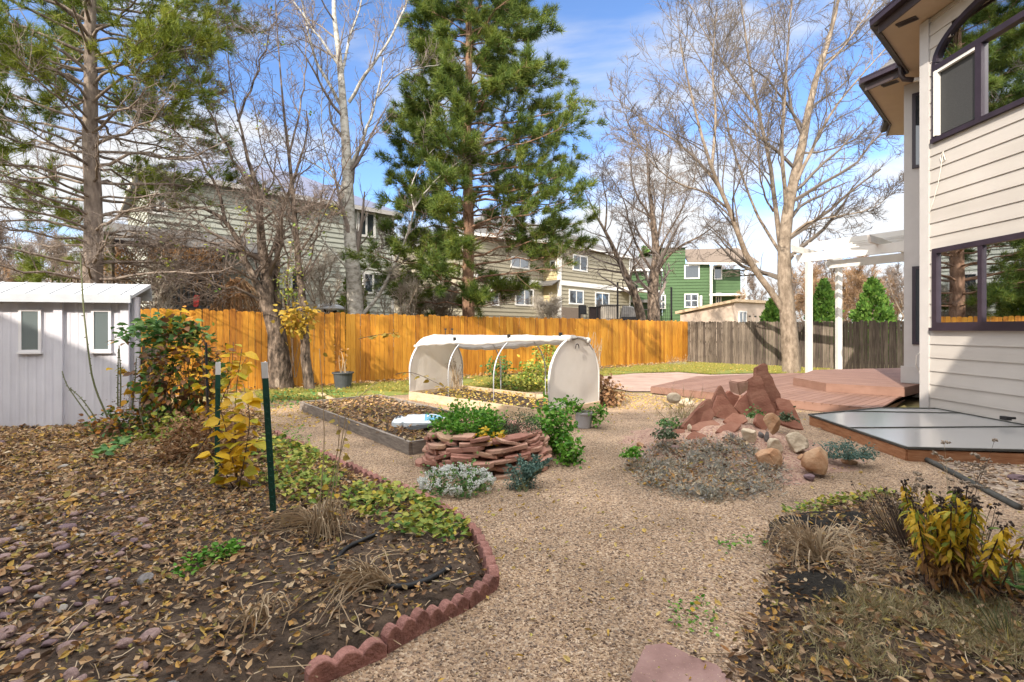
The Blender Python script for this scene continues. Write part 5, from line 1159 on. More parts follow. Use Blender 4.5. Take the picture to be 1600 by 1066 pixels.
# ================================================================== rock pile
RCc = Vector((2.60, 6.35, 0))
def moundz(x, y):
    q = np.hypot((x - RCc.x) / np.where(x < RCc.x, 1.4, 1.7), (y - RCc.y) / np.where(y < RCc.y, 1.85, 1.25)) + .08 * vnoise(x, y, 2.2, 40); return np.where(q < 1.05, -.02 + .37 * (1 - smooth01(q)) + .02 * vnoise(x, y, 7, 41), -.06)
hfield('rock_mound', .6, 4.6, 4.3, 8.0, .05, moundz, M['pink_gravel'])
def onmound(px, py):
    Ys = np.arange(4.0, 9.5, .01); z = CZ + (H0 - py) / F * Ys; g = np.maximum(moundz((px - 800) / F * Ys, Ys), 0); k = np.argmax(z <= g); return float(Ys[k])
def slab(px, Y, tilt, th, label, m='slab', yaw=0.0, name='sandstone_rock', dY=None):
    """upright slab: outline traced as seen, real thickness behind it, face leaning back by tilt"""
    lowp = max(px, key=lambda p: p[1]); base = lowp[1]; Y = min(Y, onmound(lowp[0], base - 3)) if tilt < .6 else onmound(lowp[0], base - 2); pts = []; zb = CZ + (H0 - base) / F * Y
    for (x, y) in px:
        Yv = Y
        for _ in range(4):
            z = CZ + (H0 - y) / F * Yv; X = (x - 800) / F * Yv; Yv = Y + (z - zb) * math.tan(tilt) + (X - (px[0][0] - 800) / F * Y) * math.tan(yaw)
        pts.append(P(x, y, Yv))
    nrm = (pts[1] - pts[0]).cross(pts[2] - pts[0]).normalized()
    c = sum(pts, Vector()) / len(pts)
    nrm = Vector((math.sin(-yaw), math.cos(yaw) * math.cos(tilt), -math.sin(tilt))).normalized()
    r = np.random.default_rng(int(px[0][0] * 7 + px[0][1])); bm = bmesh.new()
    # subdivide the outline for a rough edge
    oo = []
    for i in range(len(pts)):
        p, q = pts[i], pts[(i + 1) % len(pts)]; k = max(1, int((q - p).length / .10))
        for j in range(k): oo.append(p.lerp(q, j / k) + (Vector(r.normal(size=3)) * .007 if j else Vector()))
    f = bm.faces.new([bm.verts.new(p) for p in oo]); bm.normal_update()
    ex = bmesh.ops.extrude_face_region(bm, geom=[f])
    for v in [g for g in ex['geom'] if isinstance(g, bmesh.types.BMVert)]: v.co += nrm * (th + r.normal() * .008) + (c - v.co) * .04
    bmesh.ops.recalc_face_normals(bm, faces=bm.faces)
    bmesh.ops.bevel(bm, geom=[e for e in bm.edges if e.calc_face_angle(0) > 1.0], offset=.009, segments=2, affect='EDGES')
    bmesh.ops.triangulate(bm, faces=bm.faces); bm.verts.index_update(); mb = MB(); mb.faces([v.co.copy() for v in bm.verts], [[v.index for v in f.verts] for f in bm.faces]); bm.free()
    return tag(mb.build(name, M[m]), label, 'rock')
Z1 = lambda pts: [(970 + x / 4.0, 550 + y / 4.0) for x, y in pts]
slab(Z1([(850, 140), (852, 95), (895, 68), (918, 80), (925, 125), (950, 160), (970, 215), (1000, 265), (1003, 290), (985, 330), (1010, 400), (860, 420), (830, 300)]), 7.05, .12, .13, 'tallest red sandstone slab, standing upright at the top of the rock pile')
slab(Z1([(795, 172), (850, 140), (875, 150), (905, 235), (935, 300), (968, 360), (965, 395), (900, 440), (840, 390), (800, 270)]), 6.82, .25, .09, 'broad flat red slab leaning on the tallest slab of the pile')
slab(Z1([(965, 300), (985, 285), (1055, 300), (1085, 345), (1120, 420), (1148, 490), (1100, 470), (1040, 400), (990, 360)]), 6.75, .3, .12, 'long red slab sloping down the right side of rock pile', yaw=-.3)
slab(Z1([(970, 370), (1010, 360), (1060, 375), (1110, 430), (1140, 488), (1080, 480), (1000, 450)]), 6.45, .35, .08, 'low reddish slab under the long right hand slope of the pile')
slab(Z1([(625, 205), (640, 225), (665, 280), (690, 330), (700, 400), (570, 400), (580, 300), (600, 250)]), 6.9, .15, .09, 'pointed red slab standing behind the triangular slab')
slab(Z1([(608, 270), (640, 262), (700, 335), (760, 410), (640, 425), (565, 395), (585, 330)]), 6.65, .28, .08, 'smooth triangular red slab left of the pile centre')
slab(Z1([(545, 290), (575, 305), (580, 330), (555, 410), (470, 450), (400, 490), (385, 470), (440, 410), (500, 340)]), 6.6, .35, .13, 'brown red slab slanting down the left side of the pile', yaw=.2)
slab(Z1([(665, 258), (685, 242), (712, 268), (745, 275), (720, 330), (690, 360), (672, 300)]), 7.15, .05, .10, 'small dark red slab peeking between the two pointed slabs')
slab(Z1([(800, 245), (835, 390), (760, 400), (710, 350), (740, 300)]), 6.95, .3, .08, 'brown slab tucked under the broad flat red slab')
slab(Z1([(728, 190), (800, 180), (798, 235), (745, 275), (735, 230)]), 7.3, .0, .18, 'blocky red stone wedged left of the tallest slab', m='sandstone')
slab(Z1([(440, 460), (490, 435), (580, 422), (625, 450), (590, 495), (510, 500), (440, 490)]), 6.1, 1.0, .06, 'flat red slab lying at the left foot of the triangular slab')
slab(Z1([(590, 500), (620, 465), (690, 432), (760, 455), (715, 500), (650, 515)]), 5.95, .9, .06, 'dark red slab lying in front of the triangular slab')
slab(Z1([(385, 570), (420, 520), (455, 490), (520, 512), (545, 525), (500, 555), (440, 575)]), 5.55, .7, .06, 'red triangular slab at the lower left of the rock pile')
slab(Z1([(310, 500), (345, 480), (400, 480), (405, 505), (350, 520)]), 6.0, .8, .05, 'small red slab at the far left foot of the pile')
slab(Z1([(470, 440), (500, 380), (560, 340), (590, 390), (560, 450), (500, 470)]), 6.4, .45, .08, 'red slab propped in front of the left slanting slab')
slab(Z1([(640, 430), (700, 380), (770, 390), (800, 430), (740, 462), (670, 460)]), 6.2, .6, .07, 'red slab propped below the brown tucked slab')
slab(Z1([(840, 440), (860, 380), (900, 400), (930, 470), (890, 500)]), 6.2, .3, .08, 'small upright red slab beside the pointed tan boulder')
def rock(px, py, w, h, Y, m, label, seed, dep=.8, angular=True, name='rock', fwd=0):
    Y = onmound(px, py + h * .42) - (.45 if seed == 61 else 0); c = P(px, py, Y); W_ = w / F * Y / 2; Hh = h / F * Y / 2
    V, Fs = stone((1, 1, 1), seed, 4, 11 if angular else 7, .018, .42 if angular else .8); V = V / np.abs(V).max(0) * [W_, W_ * dep, Hh * 1.08] + np.array(c + Vector((0, W_ * dep * .5, -Hh * .08)))
    mb = MB(); mb.faces(V, Fs); return tag(mb.build(name, M[m], smooth=not angular), label, 'rock')
R1 = lambda x, y: (970 + x / 4.0, 550 + y / 4.0)
for (x, y, w_, h_, Y, m, lab, sd_) in (
    (962, 435, 130, 150, 6.05, 'tan_rock', 'tan boulder with pointed top at middle of rock pile', 61), (815, 512, 120, 125, 5.6, 'pale_rock', 'pale buff rounded boulder left of the tan boulders', 62),
    (978, 570, 110, 130, 5.35, 'pale_rock', 'buff boulder between the pale rock and cracked rock', 63), (1110, 560, 165, 165, 5.4, 'pale_rock', 'large cracked cream boulder right of pile centre', 64),
    (925, 655, 230, 155, 5.0, 'tan_rock', 'orange tan wedge shaped boulder at front of the pile', 65), (1260, 680, 230, 230, 5.05, 'tan_rock', 'big tan boulder slab sloping at the right of rock pile', 66),
    (695, 525, 62, 52, 5.6, 'pink_river', 'small round pinkish stone in front of dark red slab', 67), (880, 515, 40, 50, 5.5, 'grey_river', 'small dark grey stone between the pale boulders', 68),
    (918, 520, 42, 100, 5.45, 'grey_river', 'narrow grey white upright stone between the buff boulders', 69), (1135, 655, 55, 45, 4.95, 'tan_rock', 'small orange stone below the cracked cream boulder', 70),
    (1440, 680, 110, 50, 5.1, 'tan_rock', 'low tan stone beside the blue green plant', 71), (120, 578, 62, 48, 5.7, 'tan_rock', 'small orange stone at the left end of rock pile', 72),
    (265, 510, 90, 50, 6.0, 'pink_river', 'pale pinkish stone at left foot of the pile', 73), (435, 470, 40, 60, 6.0, 'pale_rock', 'small cream stone beside the left slanting slab', 74),
    (340, 600, 70, 50, 5.2, 'pink_river', 'pinkish stone half buried in the grey plants', 75), (985, 345, 50, 45, 6.6, 'pale_rock', 'small white stone by the long right slope', 76),
    (1185, 780, 80, 60, 4.75, 'plum_river', 'flat purplish stone at the front of crushed rock', 77), (1180, 735, 60, 40, 4.85, 'tan_rock', 'small brown stone on the crushed pink rock', 78)):
    px, py = R1(x, y); rock(px, py + h_ / 40, w_ / 4.5, h_ / 4.6, Y, m, lab, sd_)
rock(1054, 622, 22, 16, 8.4, 'pale_rock', 'pale round boulder at left on sunny gravel by the deck', 81, angular=False); rock(1074, 630, 24, 14, 8.1, 'pale_rock', 'pale round boulder at right on sunny gravel by the deck', 82, angular=False)
# flagstone in the path
q = [G(985, 1062), G(1008, 1010), G(1040, 1006), G(1085, 1028), G(1120, 1040), G(1160, 1085), G(1000, 1090)]
mb = MB(); mb.prism([p + Vector((0, 0, -.018)) for p in q], (0, 0, .022)); tag(mb.build('stepping_stone', M['path_slab']), 'flat reddish flagstone half covered by gravel at bottom of path', 'flagstone')

# ================================================================== buckets and pots
def pot(name, label, c, r0, r1, h, m, rimw=.012):
    t = thing(name, label, 'pot', c); mb = MB(); lathe(mb, c, [(.001, c[2] + .004), (r0, c[2] + .004), (r1, c[2] + h), (r1 - .012, c[2] + h), (r1 - .02, c[2] + h * .82), (.001, c[2] + h * .82)], 24); mb.build('body', m, t, smooth=False)
    mb = MB(); lathe(mb, c, [(r1 + .001, c[2] + h - .035), (r1 + rimw, c[2] + h - .03), (r1 + rimw, c[2] + h), (r1 - .004, c[2] + h + .004)], 24); mb.build('rim', m, t); return t
c = G(912, 668); pot('flower_pot', 'grey plastic pot with mint beside the white end panel', tuple(c), .115, .135, .24, M['grey_pot'])
c = G(536, 601); c = Vector((c.x * .93, c.y * .93, 0)); tb = pot('bucket', 'dark grey bucket with dead stems by the stained fence', tuple(c), .19, .24, .42, M['bucket'], .03)
TBK = c
# black hose pieces on the soil
def hose(pts, r_, label):
    mb = MB(); pp = smooth_pts([(*(G(x, y)[:2]), gz(G(x, y)) + .015) for x, y in pts], 24); mb.tube(pp, r_, 8); tag(mb.build('hose', M['black_rubber'], smooth=True), label, 'hose')
hose([(588, 851), (562, 862), (540, 874), (527, 890)], .014, 'short black hose piece coming out of the ground cover')
hose([(519, 897), (519, 915), (525, 928), (537, 934)], .015, 'curved black hose piece left of the bare soil patch')
hose([(606, 941), (630, 942), (655, 935), (680, 922), (703, 906)], .017, 'thick black hose piece lying near the paver corner')
# ================================================================== bare trees
def pxl(pts, Y0):
    """points (px, py, dY) -> world at depth Y0+dY"""
    return [P(p[0], p[1], Y0 + (p[2] if len(p) > 2 else 0)) for p in pts]
def bare_tree(name, label, base, limbs, levels, mt, mc, group=None, S=9, cat='tree', fat=.62, wob=.012):
    """limbs: list of (pts, r0, r1); levels: list of spawn kwargs; first level grows on the limbs"""
    t = thing(name, label, cat, base, group)
    Ls = [limb(p, a * (fat if i else 1), b * (fat if i else .6), 14, wob, *ex) for i, (p, a, b, *ex) in enumerate(limbs)]; Pn, R = stack(Ls)
    mb = MB(); mb.tubes(Pn, R, S); mb.build('trunk', mt, t, smooth=True)
    mb = MB(); cur = (Pn, R); outs = []
    for i, lv in enumerate(levels):
        only = lv.pop('skip', None)
        if only is not None: cur = (cur[0][only:], cur[1][only:])
        cur = spawn(cur[0], cur[1], **lv); outs.append(cur); mb.tubes(cur[0], cur[1], 5 if i == 0 else 3)
    mb.build('crown', mc, t); return t, outs

# big tan tree on the right of the yard
Y = 16.8; b = P(1237, 585, Y); b.z = 0
T1 = [(pxl([(1237, 592), (1234, 540), (1231, 490), (1226, 440), (1223, 385), (1232, 320), (1246, 260), (1258, 200), (1268, 140), (1290, 80), (1310, 10), (1318, -80)], Y), .30, .04),
      (pxl([(1233, 520), (1222, 480), (1205, 455), (1180, 425, -.2), (1160, 385, -.4), (1143, 330, -.6), (1122, 290, -.7), (1098, 225, -.9), (1080, 150, -1), (1062, 60, -1)], Y), .20, .03),
      (pxl([(1225, 410), (1214, 350, .3), (1207, 280, .4), (1196, 220, .5), (1180, 150, .6), (1165, 60, .7), (1150, -60, .7)], Y), .15, .03),
      (pxl([(1240, 300), (1260, 250, -.3), (1290, 190, -.5), (1325, 140, -.8), (1365, 95, -1), (1405, 55, -1.2)], Y), .11, .02),
      (pxl([(1230, 345), (1222, 260, -.6), (1222, 180, -.9), (1230, 90, -1.2), (1238, -20, -1.3)], Y), .12, .03),
      (pxl([(1122, 290), (1090, 250, .3), (1050, 215, .3), (1005, 190, .5), (960, 150, .5)], Y - .5), .09, .015),
      (pxl([(1112, 262), (1120, 190, .5), (1112, 110, .7), (1120, 20, .8)], Y - .8), .09, .02),
      (pxl([(1143, 330), (1105, 300, -.5), (1060, 290, -.8), (1010, 250, -1), (975, 180, -1.2)], Y - .3), .07, .012),
      (pxl([(1228, 375), (1262, 345, -.5), (1310, 338, -1), (1360, 330, -1.3), (1398, 300, -1.5)], Y), .075, .012),
      (pxl([(1250, 240), (1300, 235, .6), (1345, 215, 1), (1385, 215, 1.2)], Y), .06, .012),
      (pxl([(1190, 180), (1150, 130, .7), (1105, 60, .9), (1060, -30, 1)], Y + .5), .07, .015),
      (pxl([(1222, 400), (1180, 330, .7), (1150, 250, 1.2), (1130, 160, 1.5), (1090, 80, 1.7), (1030, 10, 2)], Y), .085, .015),
      (pxl([(1275, 120), (1330, 60, -.4), (1370, 0, -.5), (1400, -60, -.5)], Y), .06, .012),
      (pxl([(1208, 330), (1190, 300, -1), (1185, 230, -1.6), (1170, 150, -2)], Y), .06, .012)]
bare_tree('bare_tree', 'large bare tree with thick tan trunk standing before weathered picket fence', b, T1,
          [dict(n=18, t0=.2, ang=.8, lr=.5, rf=.42, K=7, wob=.14, trop=(0, 0, .13), rmin=.013, lmin=.6, lmax=3.3), dict(n=9, t0=.15, ang=.72, lr=.5, rf=.5, K=5, wob=.16, trop=(0, 0, .12), rmin=.008, lmin=.25), dict(n=11, t0=.15, ang=.7, lr=.55, rf=.6, K=4, wob=.2, trop=(0, 0, .1), rmin=.0055, lmin=.12)],
          M['bark_tan'], M['twig_tan'])

# white barked tree behind the stained fence
Y = 15.2; b = P(556, 520, Y); b.z = 0
W1 = [(pxl([(557, 600), (556, 490), (552, 430), (548, 370), (545, 300), (541, 230), (537, 160), (529, 90), (522, 20), (518, -80)], Y), .30, .06),
      (pxl([(548, 262), (560, 235, -.1), (578, 190, -.3), (592, 140, -.4), (600, 90, -.4)], Y), .10, .02),
      (pxl([(540, 180), (520, 140, .2), (495, 100, .3), (480, 50, .3), (468, -20, .3)], Y), .10, .03),
      (pxl([(545, 160), (575, 110, -.3), (605, 70, -.4), (630, 20, -.5), (650, -40, -.5)], Y), .09, .025),
      (pxl([(534, 120), (545, 60, .3), (560, 20, .3), (575, -40, .3)], Y), .08, .025),
      (pxl([(531, 105), (500, 60, -.3), (470, 20, -.4), (440, -30, -.4)], Y), .07, .02),
      (pxl([(563, 498), (590, 465, .2), (612, 425, .3), (632, 380, .3), (645, 340, .2), (650, 315, .1)], Y), .11, .045),
      (pxl([(648, 325), (668, 295), (700, 262, -.3), (740, 240, -.5), (765, 215, -.6)], Y), .045, .010),
      (pxl([(648, 330), (640, 290, .2), (655, 260, .3), (690, 215, .3), (700, 170, .4)], Y), .045, .010),
      (pxl([(545, 425), (520, 395, -.2), (495, 360, -.3), (478, 320, -.4), (470, 290, -.4)], Y), .055, .012),
      (pxl([(562, 430), (585, 410), (600, 385), (605, 370)], Y), .035, .008),
      (pxl([(540, 300), (515, 270, .2), (480, 250, .4), (440, 230, .4), (400, 180, .5)], Y), .05, .012),
      (pxl([(590, 150), (625, 110, -.2), (670, 105, -.3), (710, 95, -.4)], Y), .045, .010),
      (pxl([(546, 330), (530, 300, -.4), (505, 230, -.5), (500, 170, -.6), (505, 110, -.6)], Y), .05, .012)]
bare_tree('bare_tree', 'tall bare tree with smooth pale whitish trunk behind the stained fence', b, W1,
          [dict(n=13, t0=.25, ang=.75, lr=.42, rf=.42, K=6, wob=.12, trop=(0, 0, .2), rmin=.012, lmin=.5, lmax=2.3), dict(n=7, t0=.2, ang=.75, lr=.5, rf=.5, K=5, wob=.16, trop=(0, 0, .15), rmin=.008, lmin=.25), dict(n=4, t0=.2, ang=.7, lr=.5, rf=.6, K=4, wob=.2, trop=(0, 0, .1), rmin=.005, lmin=.12)],
          M['bark_white'], M['twig_grey'])

# rough multi stem tree in front of the fence, left
Y = 12.2; b = P(438, 606, Y); b.z = 0
D1 = [(pxl([(440, 612), (436, 570), (430, 530), (424, 490), (418, 440), (410, 380), (404, 330), (398, 290), (385, 235), (372, 190), (360, 120), (352, 30)], Y), .32, .015, 2.3),
      (pxl([(432, 530), (420, 480, -.1), (400, 440, -.2), (375, 390, -.3), (352, 345, -.4), (325, 322, -.5), (290, 325, -.6), (240, 330, -.7)], Y), .22, .02),
      (pxl([(425, 480), (395, 462, -.2), (355, 450, -.4), (310, 430, -.6), (270, 425, -.7), (230, 440, -.7)], Y), .075, .015),
      (pxl([(434, 520), (436, 470, .2), (430, 400, .3), (438, 340, .3), (455, 290, .4), (470, 240, .4), (480, 170, .5)], Y), .17, .02),
      (pxl([(408, 345), (430, 330, -.2), (460, 328, -.3), (490, 325, -.3), (520, 340, -.3)], Y), .05, .01),
      (pxl([(352, 345), (340, 290, .2), (310, 240, .3), (270, 200, .4), (220, 180, .5)], Y - .4), .07, .012),
      (pxl([(400, 300), (370, 260, -.4), (345, 210, -.5), (310, 130, -.6), (280, 60, -.7)], Y), .06, .012),
      (pxl([(438, 500), (452, 440, -.3), (445, 380, -.5), (425, 320, -.6), (390, 290, -.7)], Y), .06, .012),
      (pxl([(375, 390), (330, 380, -.3), (285, 370, -.5), (225, 395, -.6)], Y - .3), .045, .01),
      (pxl([(372, 190), (400, 120, .2), (420, 60, .3), (445, -20, .4)], Y), .05, .012)]
dt_, douts = bare_tree('bare_tree', 'rough dark barked multi stem tree standing in front of stained fence', b, D1,
          [dict(n=17, t0=.22, ang=.8, lr=.45, rf=.4, K=7, wob=.24, trop=(0, 0, .06), rmin=.009, lmin=.5, lmax=2.1), dict(n=9, t0=.15, ang=.8, lr=.55, rf=.5, K=5, wob=.24, trop=(0, 0, .05), rmin=.007, lmin=.25), dict(n=6, t0=.2, ang=.8, lr=.55, rf=.6, K=4, wob=.26, trop=(0, 0, 0), rmin=.0045, lmin=.12)],
          M['bark_dark'], M['twig_brown'], wob=.035)
tip = douts[1][0][:, -1]; tip = tip[rng.uniform(size=len(tip)) < .05]
mb = MB(); tt = np.repeat(tip, 7, 0) + rng.normal(0, .06, (len(tip) * 7, 3)); mb.inst(LEAF, tt, rots(rdir(len(tt), -.8, .3)), rng.uniform(.05, .09, len(tt))); mb.build('last_leaves', M['cover'], dt_)
Y = 12.0; b = P(484, 600, Y); b.z = 0
D2 = [(pxl([(484, 608), (478, 560), (474, 500), (468, 430), (464, 370), (460, 310), (452, 240), (444, 170), (436, 90), (430, 0)], Y), .13, .015, 1.5),
      (pxl([(470, 440), (490, 390, .2), (500, 330, .3), (510, 250, .3)], Y), .045, .01), (pxl([(462, 340), (440, 290, -.2), (410, 240, -.3), (395, 150, -.3)], Y), .045, .01),
      (pxl([(452, 240), (470, 170, .2), (480, 90, .3), (470, 10, .3)], Y), .045, .01), (pxl([(466, 400), (490, 360, -.3), (520, 310, -.5), (545, 240, -.5), (600, 190, -.6)], Y), .04, .01)]
bare_tree('bare_tree', 'slender dark stemmed tree just right of the rough multi stem tree', b, D2,
          [dict(n=10, t0=.25, ang=.75, lr=.32, rf=.4, K=6, wob=.18, trop=(0, 0, .12), rmin=.010, lmin=.4, lmax=1.3), dict(n=6, t0=.15, ang=.8, lr=.55, rf=.5, K=5, wob=.22, trop=(0, 0, .05), rmin=.006, lmin=.2), dict(n=4, t0=.2, ang=.8, lr=.55, rf=.6, K=4, wob=.25, rmin=.0045, lmin=.1)],
          M['bark_dark'], M['twig_brown'])

# two bare trees behind the fence, centre right
Y = 25.5; b = P(1020, 520, Y); b.z = 0
C1_ = [(pxl([(1021, 560), (1021, 490), (1020, 440), (1026, 410), (1024, 370), (1018, 320), (1012, 270), (1010, 220)], Y), .42, .04),
       (pxl([(1021, 440), (1035, 410), (1060, 385, -.3), (1095, 370, -.6), (1130, 340, -.8)], Y), .16, .03), (pxl([(1020, 425), (1000, 395, .3), (985, 360, .4), (975, 310, .5), (950, 270, .5)], Y), .13, .025),
       (pxl([(1024, 390), (1035, 340, .5), (1040, 290, .6), (1050, 230, .6)], Y), .13, .025), (pxl([(1018, 340), (990, 300, -.4), (985, 250, -.5), (990, 200, -.5)], Y), .10, .02),
       (pxl([(1024, 400), (1055, 345, -.7), (1080, 300, -1), (1090, 250, -1)], Y), .10, .02)]
bare_tree('bare_tree', 'dark forked bare tree behind the fence in front of green house', b, C1_,
          [dict(n=15, t0=.2, ang=.75, lr=.48, rf=.4, K=6, wob=.2, trop=(0, 0, .1), rmin=.014, lmin=.8, lmax=3.0), dict(n=10, t0=.15, ang=.8, lr=.55, rf=.5, K=5, wob=.24, trop=(0, 0, .05), rmin=.009, lmin=.3), dict(n=8, t0=.2, ang=.8, lr=.55, rf=.6, K=4, wob=.26, rmin=.008, lmin=.2)],
          M['bark_dark'], M['twig_grey'])
Y = 25.0; b = P(1004, 520, Y); b.z = 0
C2_ = [(pxl([(1006, 560), (1002, 490), (990, 455), (975, 425), (962, 395), (945, 360), (930, 335), (915, 300)], Y), .33, .03),
       (pxl([(968, 410), (985, 385, .3), (995, 350, .5), (985, 320, .6)], Y), .09, .02), (pxl([(962, 395), (930, 395, -.4), (900, 380, -.6), (880, 390, -.8)], Y), .09, .015), (pxl([(945, 360), (950, 320, .4), (940, 280, .5), (945, 240, .5)], Y), .09, .015)]
bare_tree('bare_tree', 'leaning dark bare trunk left of the forked tree behind the fence', b, C2_,
          [dict(n=14, t0=.3, ang=.75, lr=.45, rf=.4, K=6, wob=.2, trop=(0, 0, .1), rmin=.013, lmin=.7, lmax=2.6), dict(n=9, t0=.15, ang=.8, lr=.55, rf=.5, K=5, wob=.24, trop=(0, 0, .05), rmin=.010, lmin=.3), dict(n=4, t0=.2, ang=.8, lr=.55, rf=.6, K=4, wob=.26, rmin=.007, lmin=.2)],
          M['bark_dark'], M['twig_grey'])

# background trees beyond the fences: one of each kind, then copies
def bg_tree(h, spread, mt, mc, seed, nl=9, n1=9, n2=7, n3=5, r0=.16):
    global rng
    old = rng; rng = np.random.default_rng(seed)
    t = thing('bare_tree', None, None, (0, 0, 0))
    tr = limb([(0, 0, 0), (.1, 0, h * .25), (-.1, .1, h * .5), (.1, 0, h * .8)], r0, .03, 14, .03); Pn, R = stack([tr])
    a, ar = spawn(Pn, R, nl, t0=.2, t1=1, ang=.6, lr=spread, rf=.6, K=8, wob=.1, trop=(0, 0, .25), rmin=.03, fall=.3, lmin=1)
    mb = MB(); mb.tubes(Pn, R, 7); mb.tubes(a, ar, 5); mb.build('trunk', mt, t, smooth=True)
    mb = MB(); cur = (a, ar)
    for i, (n, lr, rm) in enumerate(((n1, .5, .02), (n2, .55, .013), (n3, .55, .010))):
        cur = spawn(cur[0], cur[1], n, t0=.15, ang=.7, lr=lr, rf=.5, K=5 if i < 2 else 4, wob=.2, trop=(0, 0, .12), rmin=rm, lmin=.25); mb.tubes(cur[0], cur[1], 3)
    mb.build('crown', mc, t); rng = old; return t
kinds = [bg_tree(8, .62, M['bark_tan'], M['twig_grey'], 201), bg_tree(5.5, .7, M['bark_tan'], M['twig_rust'], 202, n1=11), bg_tree(7, .7, M['bark_dark'], M['twig_brown'], 203), bg_tree(2.6, .8, M['bark_tan'], M['twig_pale'], 204, nl=12, r0=.06), bg_tree(4.2, .75, M['bark_tan'], M['twig_pale'], 205, nl=9, n1=6, n2=5, n3=4, r0=.05)]
for o in kinds: o['category'] = 'tree'
used = set()
def place_bg(k, px, Y, s, rz, label, group=None):
    x = (px - 800) / F * Y; src = kinds[k]
    if k not in used: o = src; used.add(k); o.location = (x, Y, 0); o.rotation_euler = (0, 0, rz); o.scale = (s,) * 3; o['label'] = label
    else: o = dup(src, (x, Y, 0), rz, s, label)
    if group: o['group'] = group
    elif 'group' in o: del o['group']
for i, (k, px, Y, s, lab) in enumerate((
    (0, 1300, 33, .95, 'grey bare background tree seen between the pergola posts'), (1, 1282, 27, .9, 'rusty orange shrubby tree behind the left arborvitae'), (1, 1342, 29, .95, 'rusty orange shrubby tree between the two arborvitae'),
    (2, 1385, 36, .8, 'brown bare background tree next to the pale house corner'), (0, 1420, 30, .8, 'grey bare background tree mostly hidden by the beige house'), (2, 1240, 40, .9, 'brown bare background tree right behind the large tan trunk'),
    (2, 1180, 58, 1.1, 'brown bare background tree right of the green house'), (0, 1130, 60, 1.25, 'grey bare background tree above the green house balcony'),
    (2, -20, 22, .85, 'brown bare tree at far left above the pale shed'), (0, 60, 26, .85, 'grey bare tree above the left half of the shed roof'), (2, 110, 21, .75, 'brown bare tree left of the near pine trunk'), (0, 200, 30, .9, 'grey bare tree between the near pine and sage house'),
    (2, 30, 34, 1.0, 'distant brown bare tree beyond the shed at left'), (0, 735, 44, 1.0, 'distant grey bare tree behind the big pine trunk'), (0, 665, 40, .95, 'distant grey bare tree between sage house and big pine'),
    (3, 655, 19, 1.0, 'pale bare shrub behind the fence right of the sage house'), (4, 255, 12.6, .75, 'tall pale tangled bare shrub behind the fence right of shed roof'), (4, 505, 15, .9, 'tall pale bare shrub between the slender tree and pale trunk'), (4, 625, 15.5, .8, 'tall pale bare shrub right of the pale trunk'),
    (3, 700, 20, 1.05, 'pale bare shrub behind the fence at big pine trunk'), (3, 860, 29, 1.1, 'pale bare shrub against the sunlit side wall of olive house'), (1, 1310, 31, .85, 'rusty orange shrubby tree just left of the near arborvitae'), (1, 1262, 30, .8, 'rusty orange shrubby tree next to left pergola post'), (2, 1330, 38, .8, 'brown bare background tree high between the pergola posts'), (1, 1400, 33, .85, 'rusty orange shrubby tree right of the near arborvitae'), (0, 1360, 44, .9, 'distant grey bare tree above the near arborvitae'), (2, 1230, 47, .9, 'distant brown bare tree behind the right tree trunk'),
    (2, 75, 28, .8, 'distant brown bare tree directly above the shed windows'), (2, -60, 30, .9, 'distant brown bare tree at far left edge'), (0, 10, 40, 1.0, 'far grey bare tree above the left end of shed roof'), (1, 95, 33, .9, 'far rusty tree left of the near pine trunk'), (1, 25, 25, .8, 'rusty shrubby tree above the shed left window'), (2, 175, 27, .8, 'brown bare tree right of the near pine trunk'),
    (1, 1150, 40, .75, 'rusty shrubby tree above the small tan shed roof'))):
    place_bg(k, px, Y, s, i * 1.7, lab)

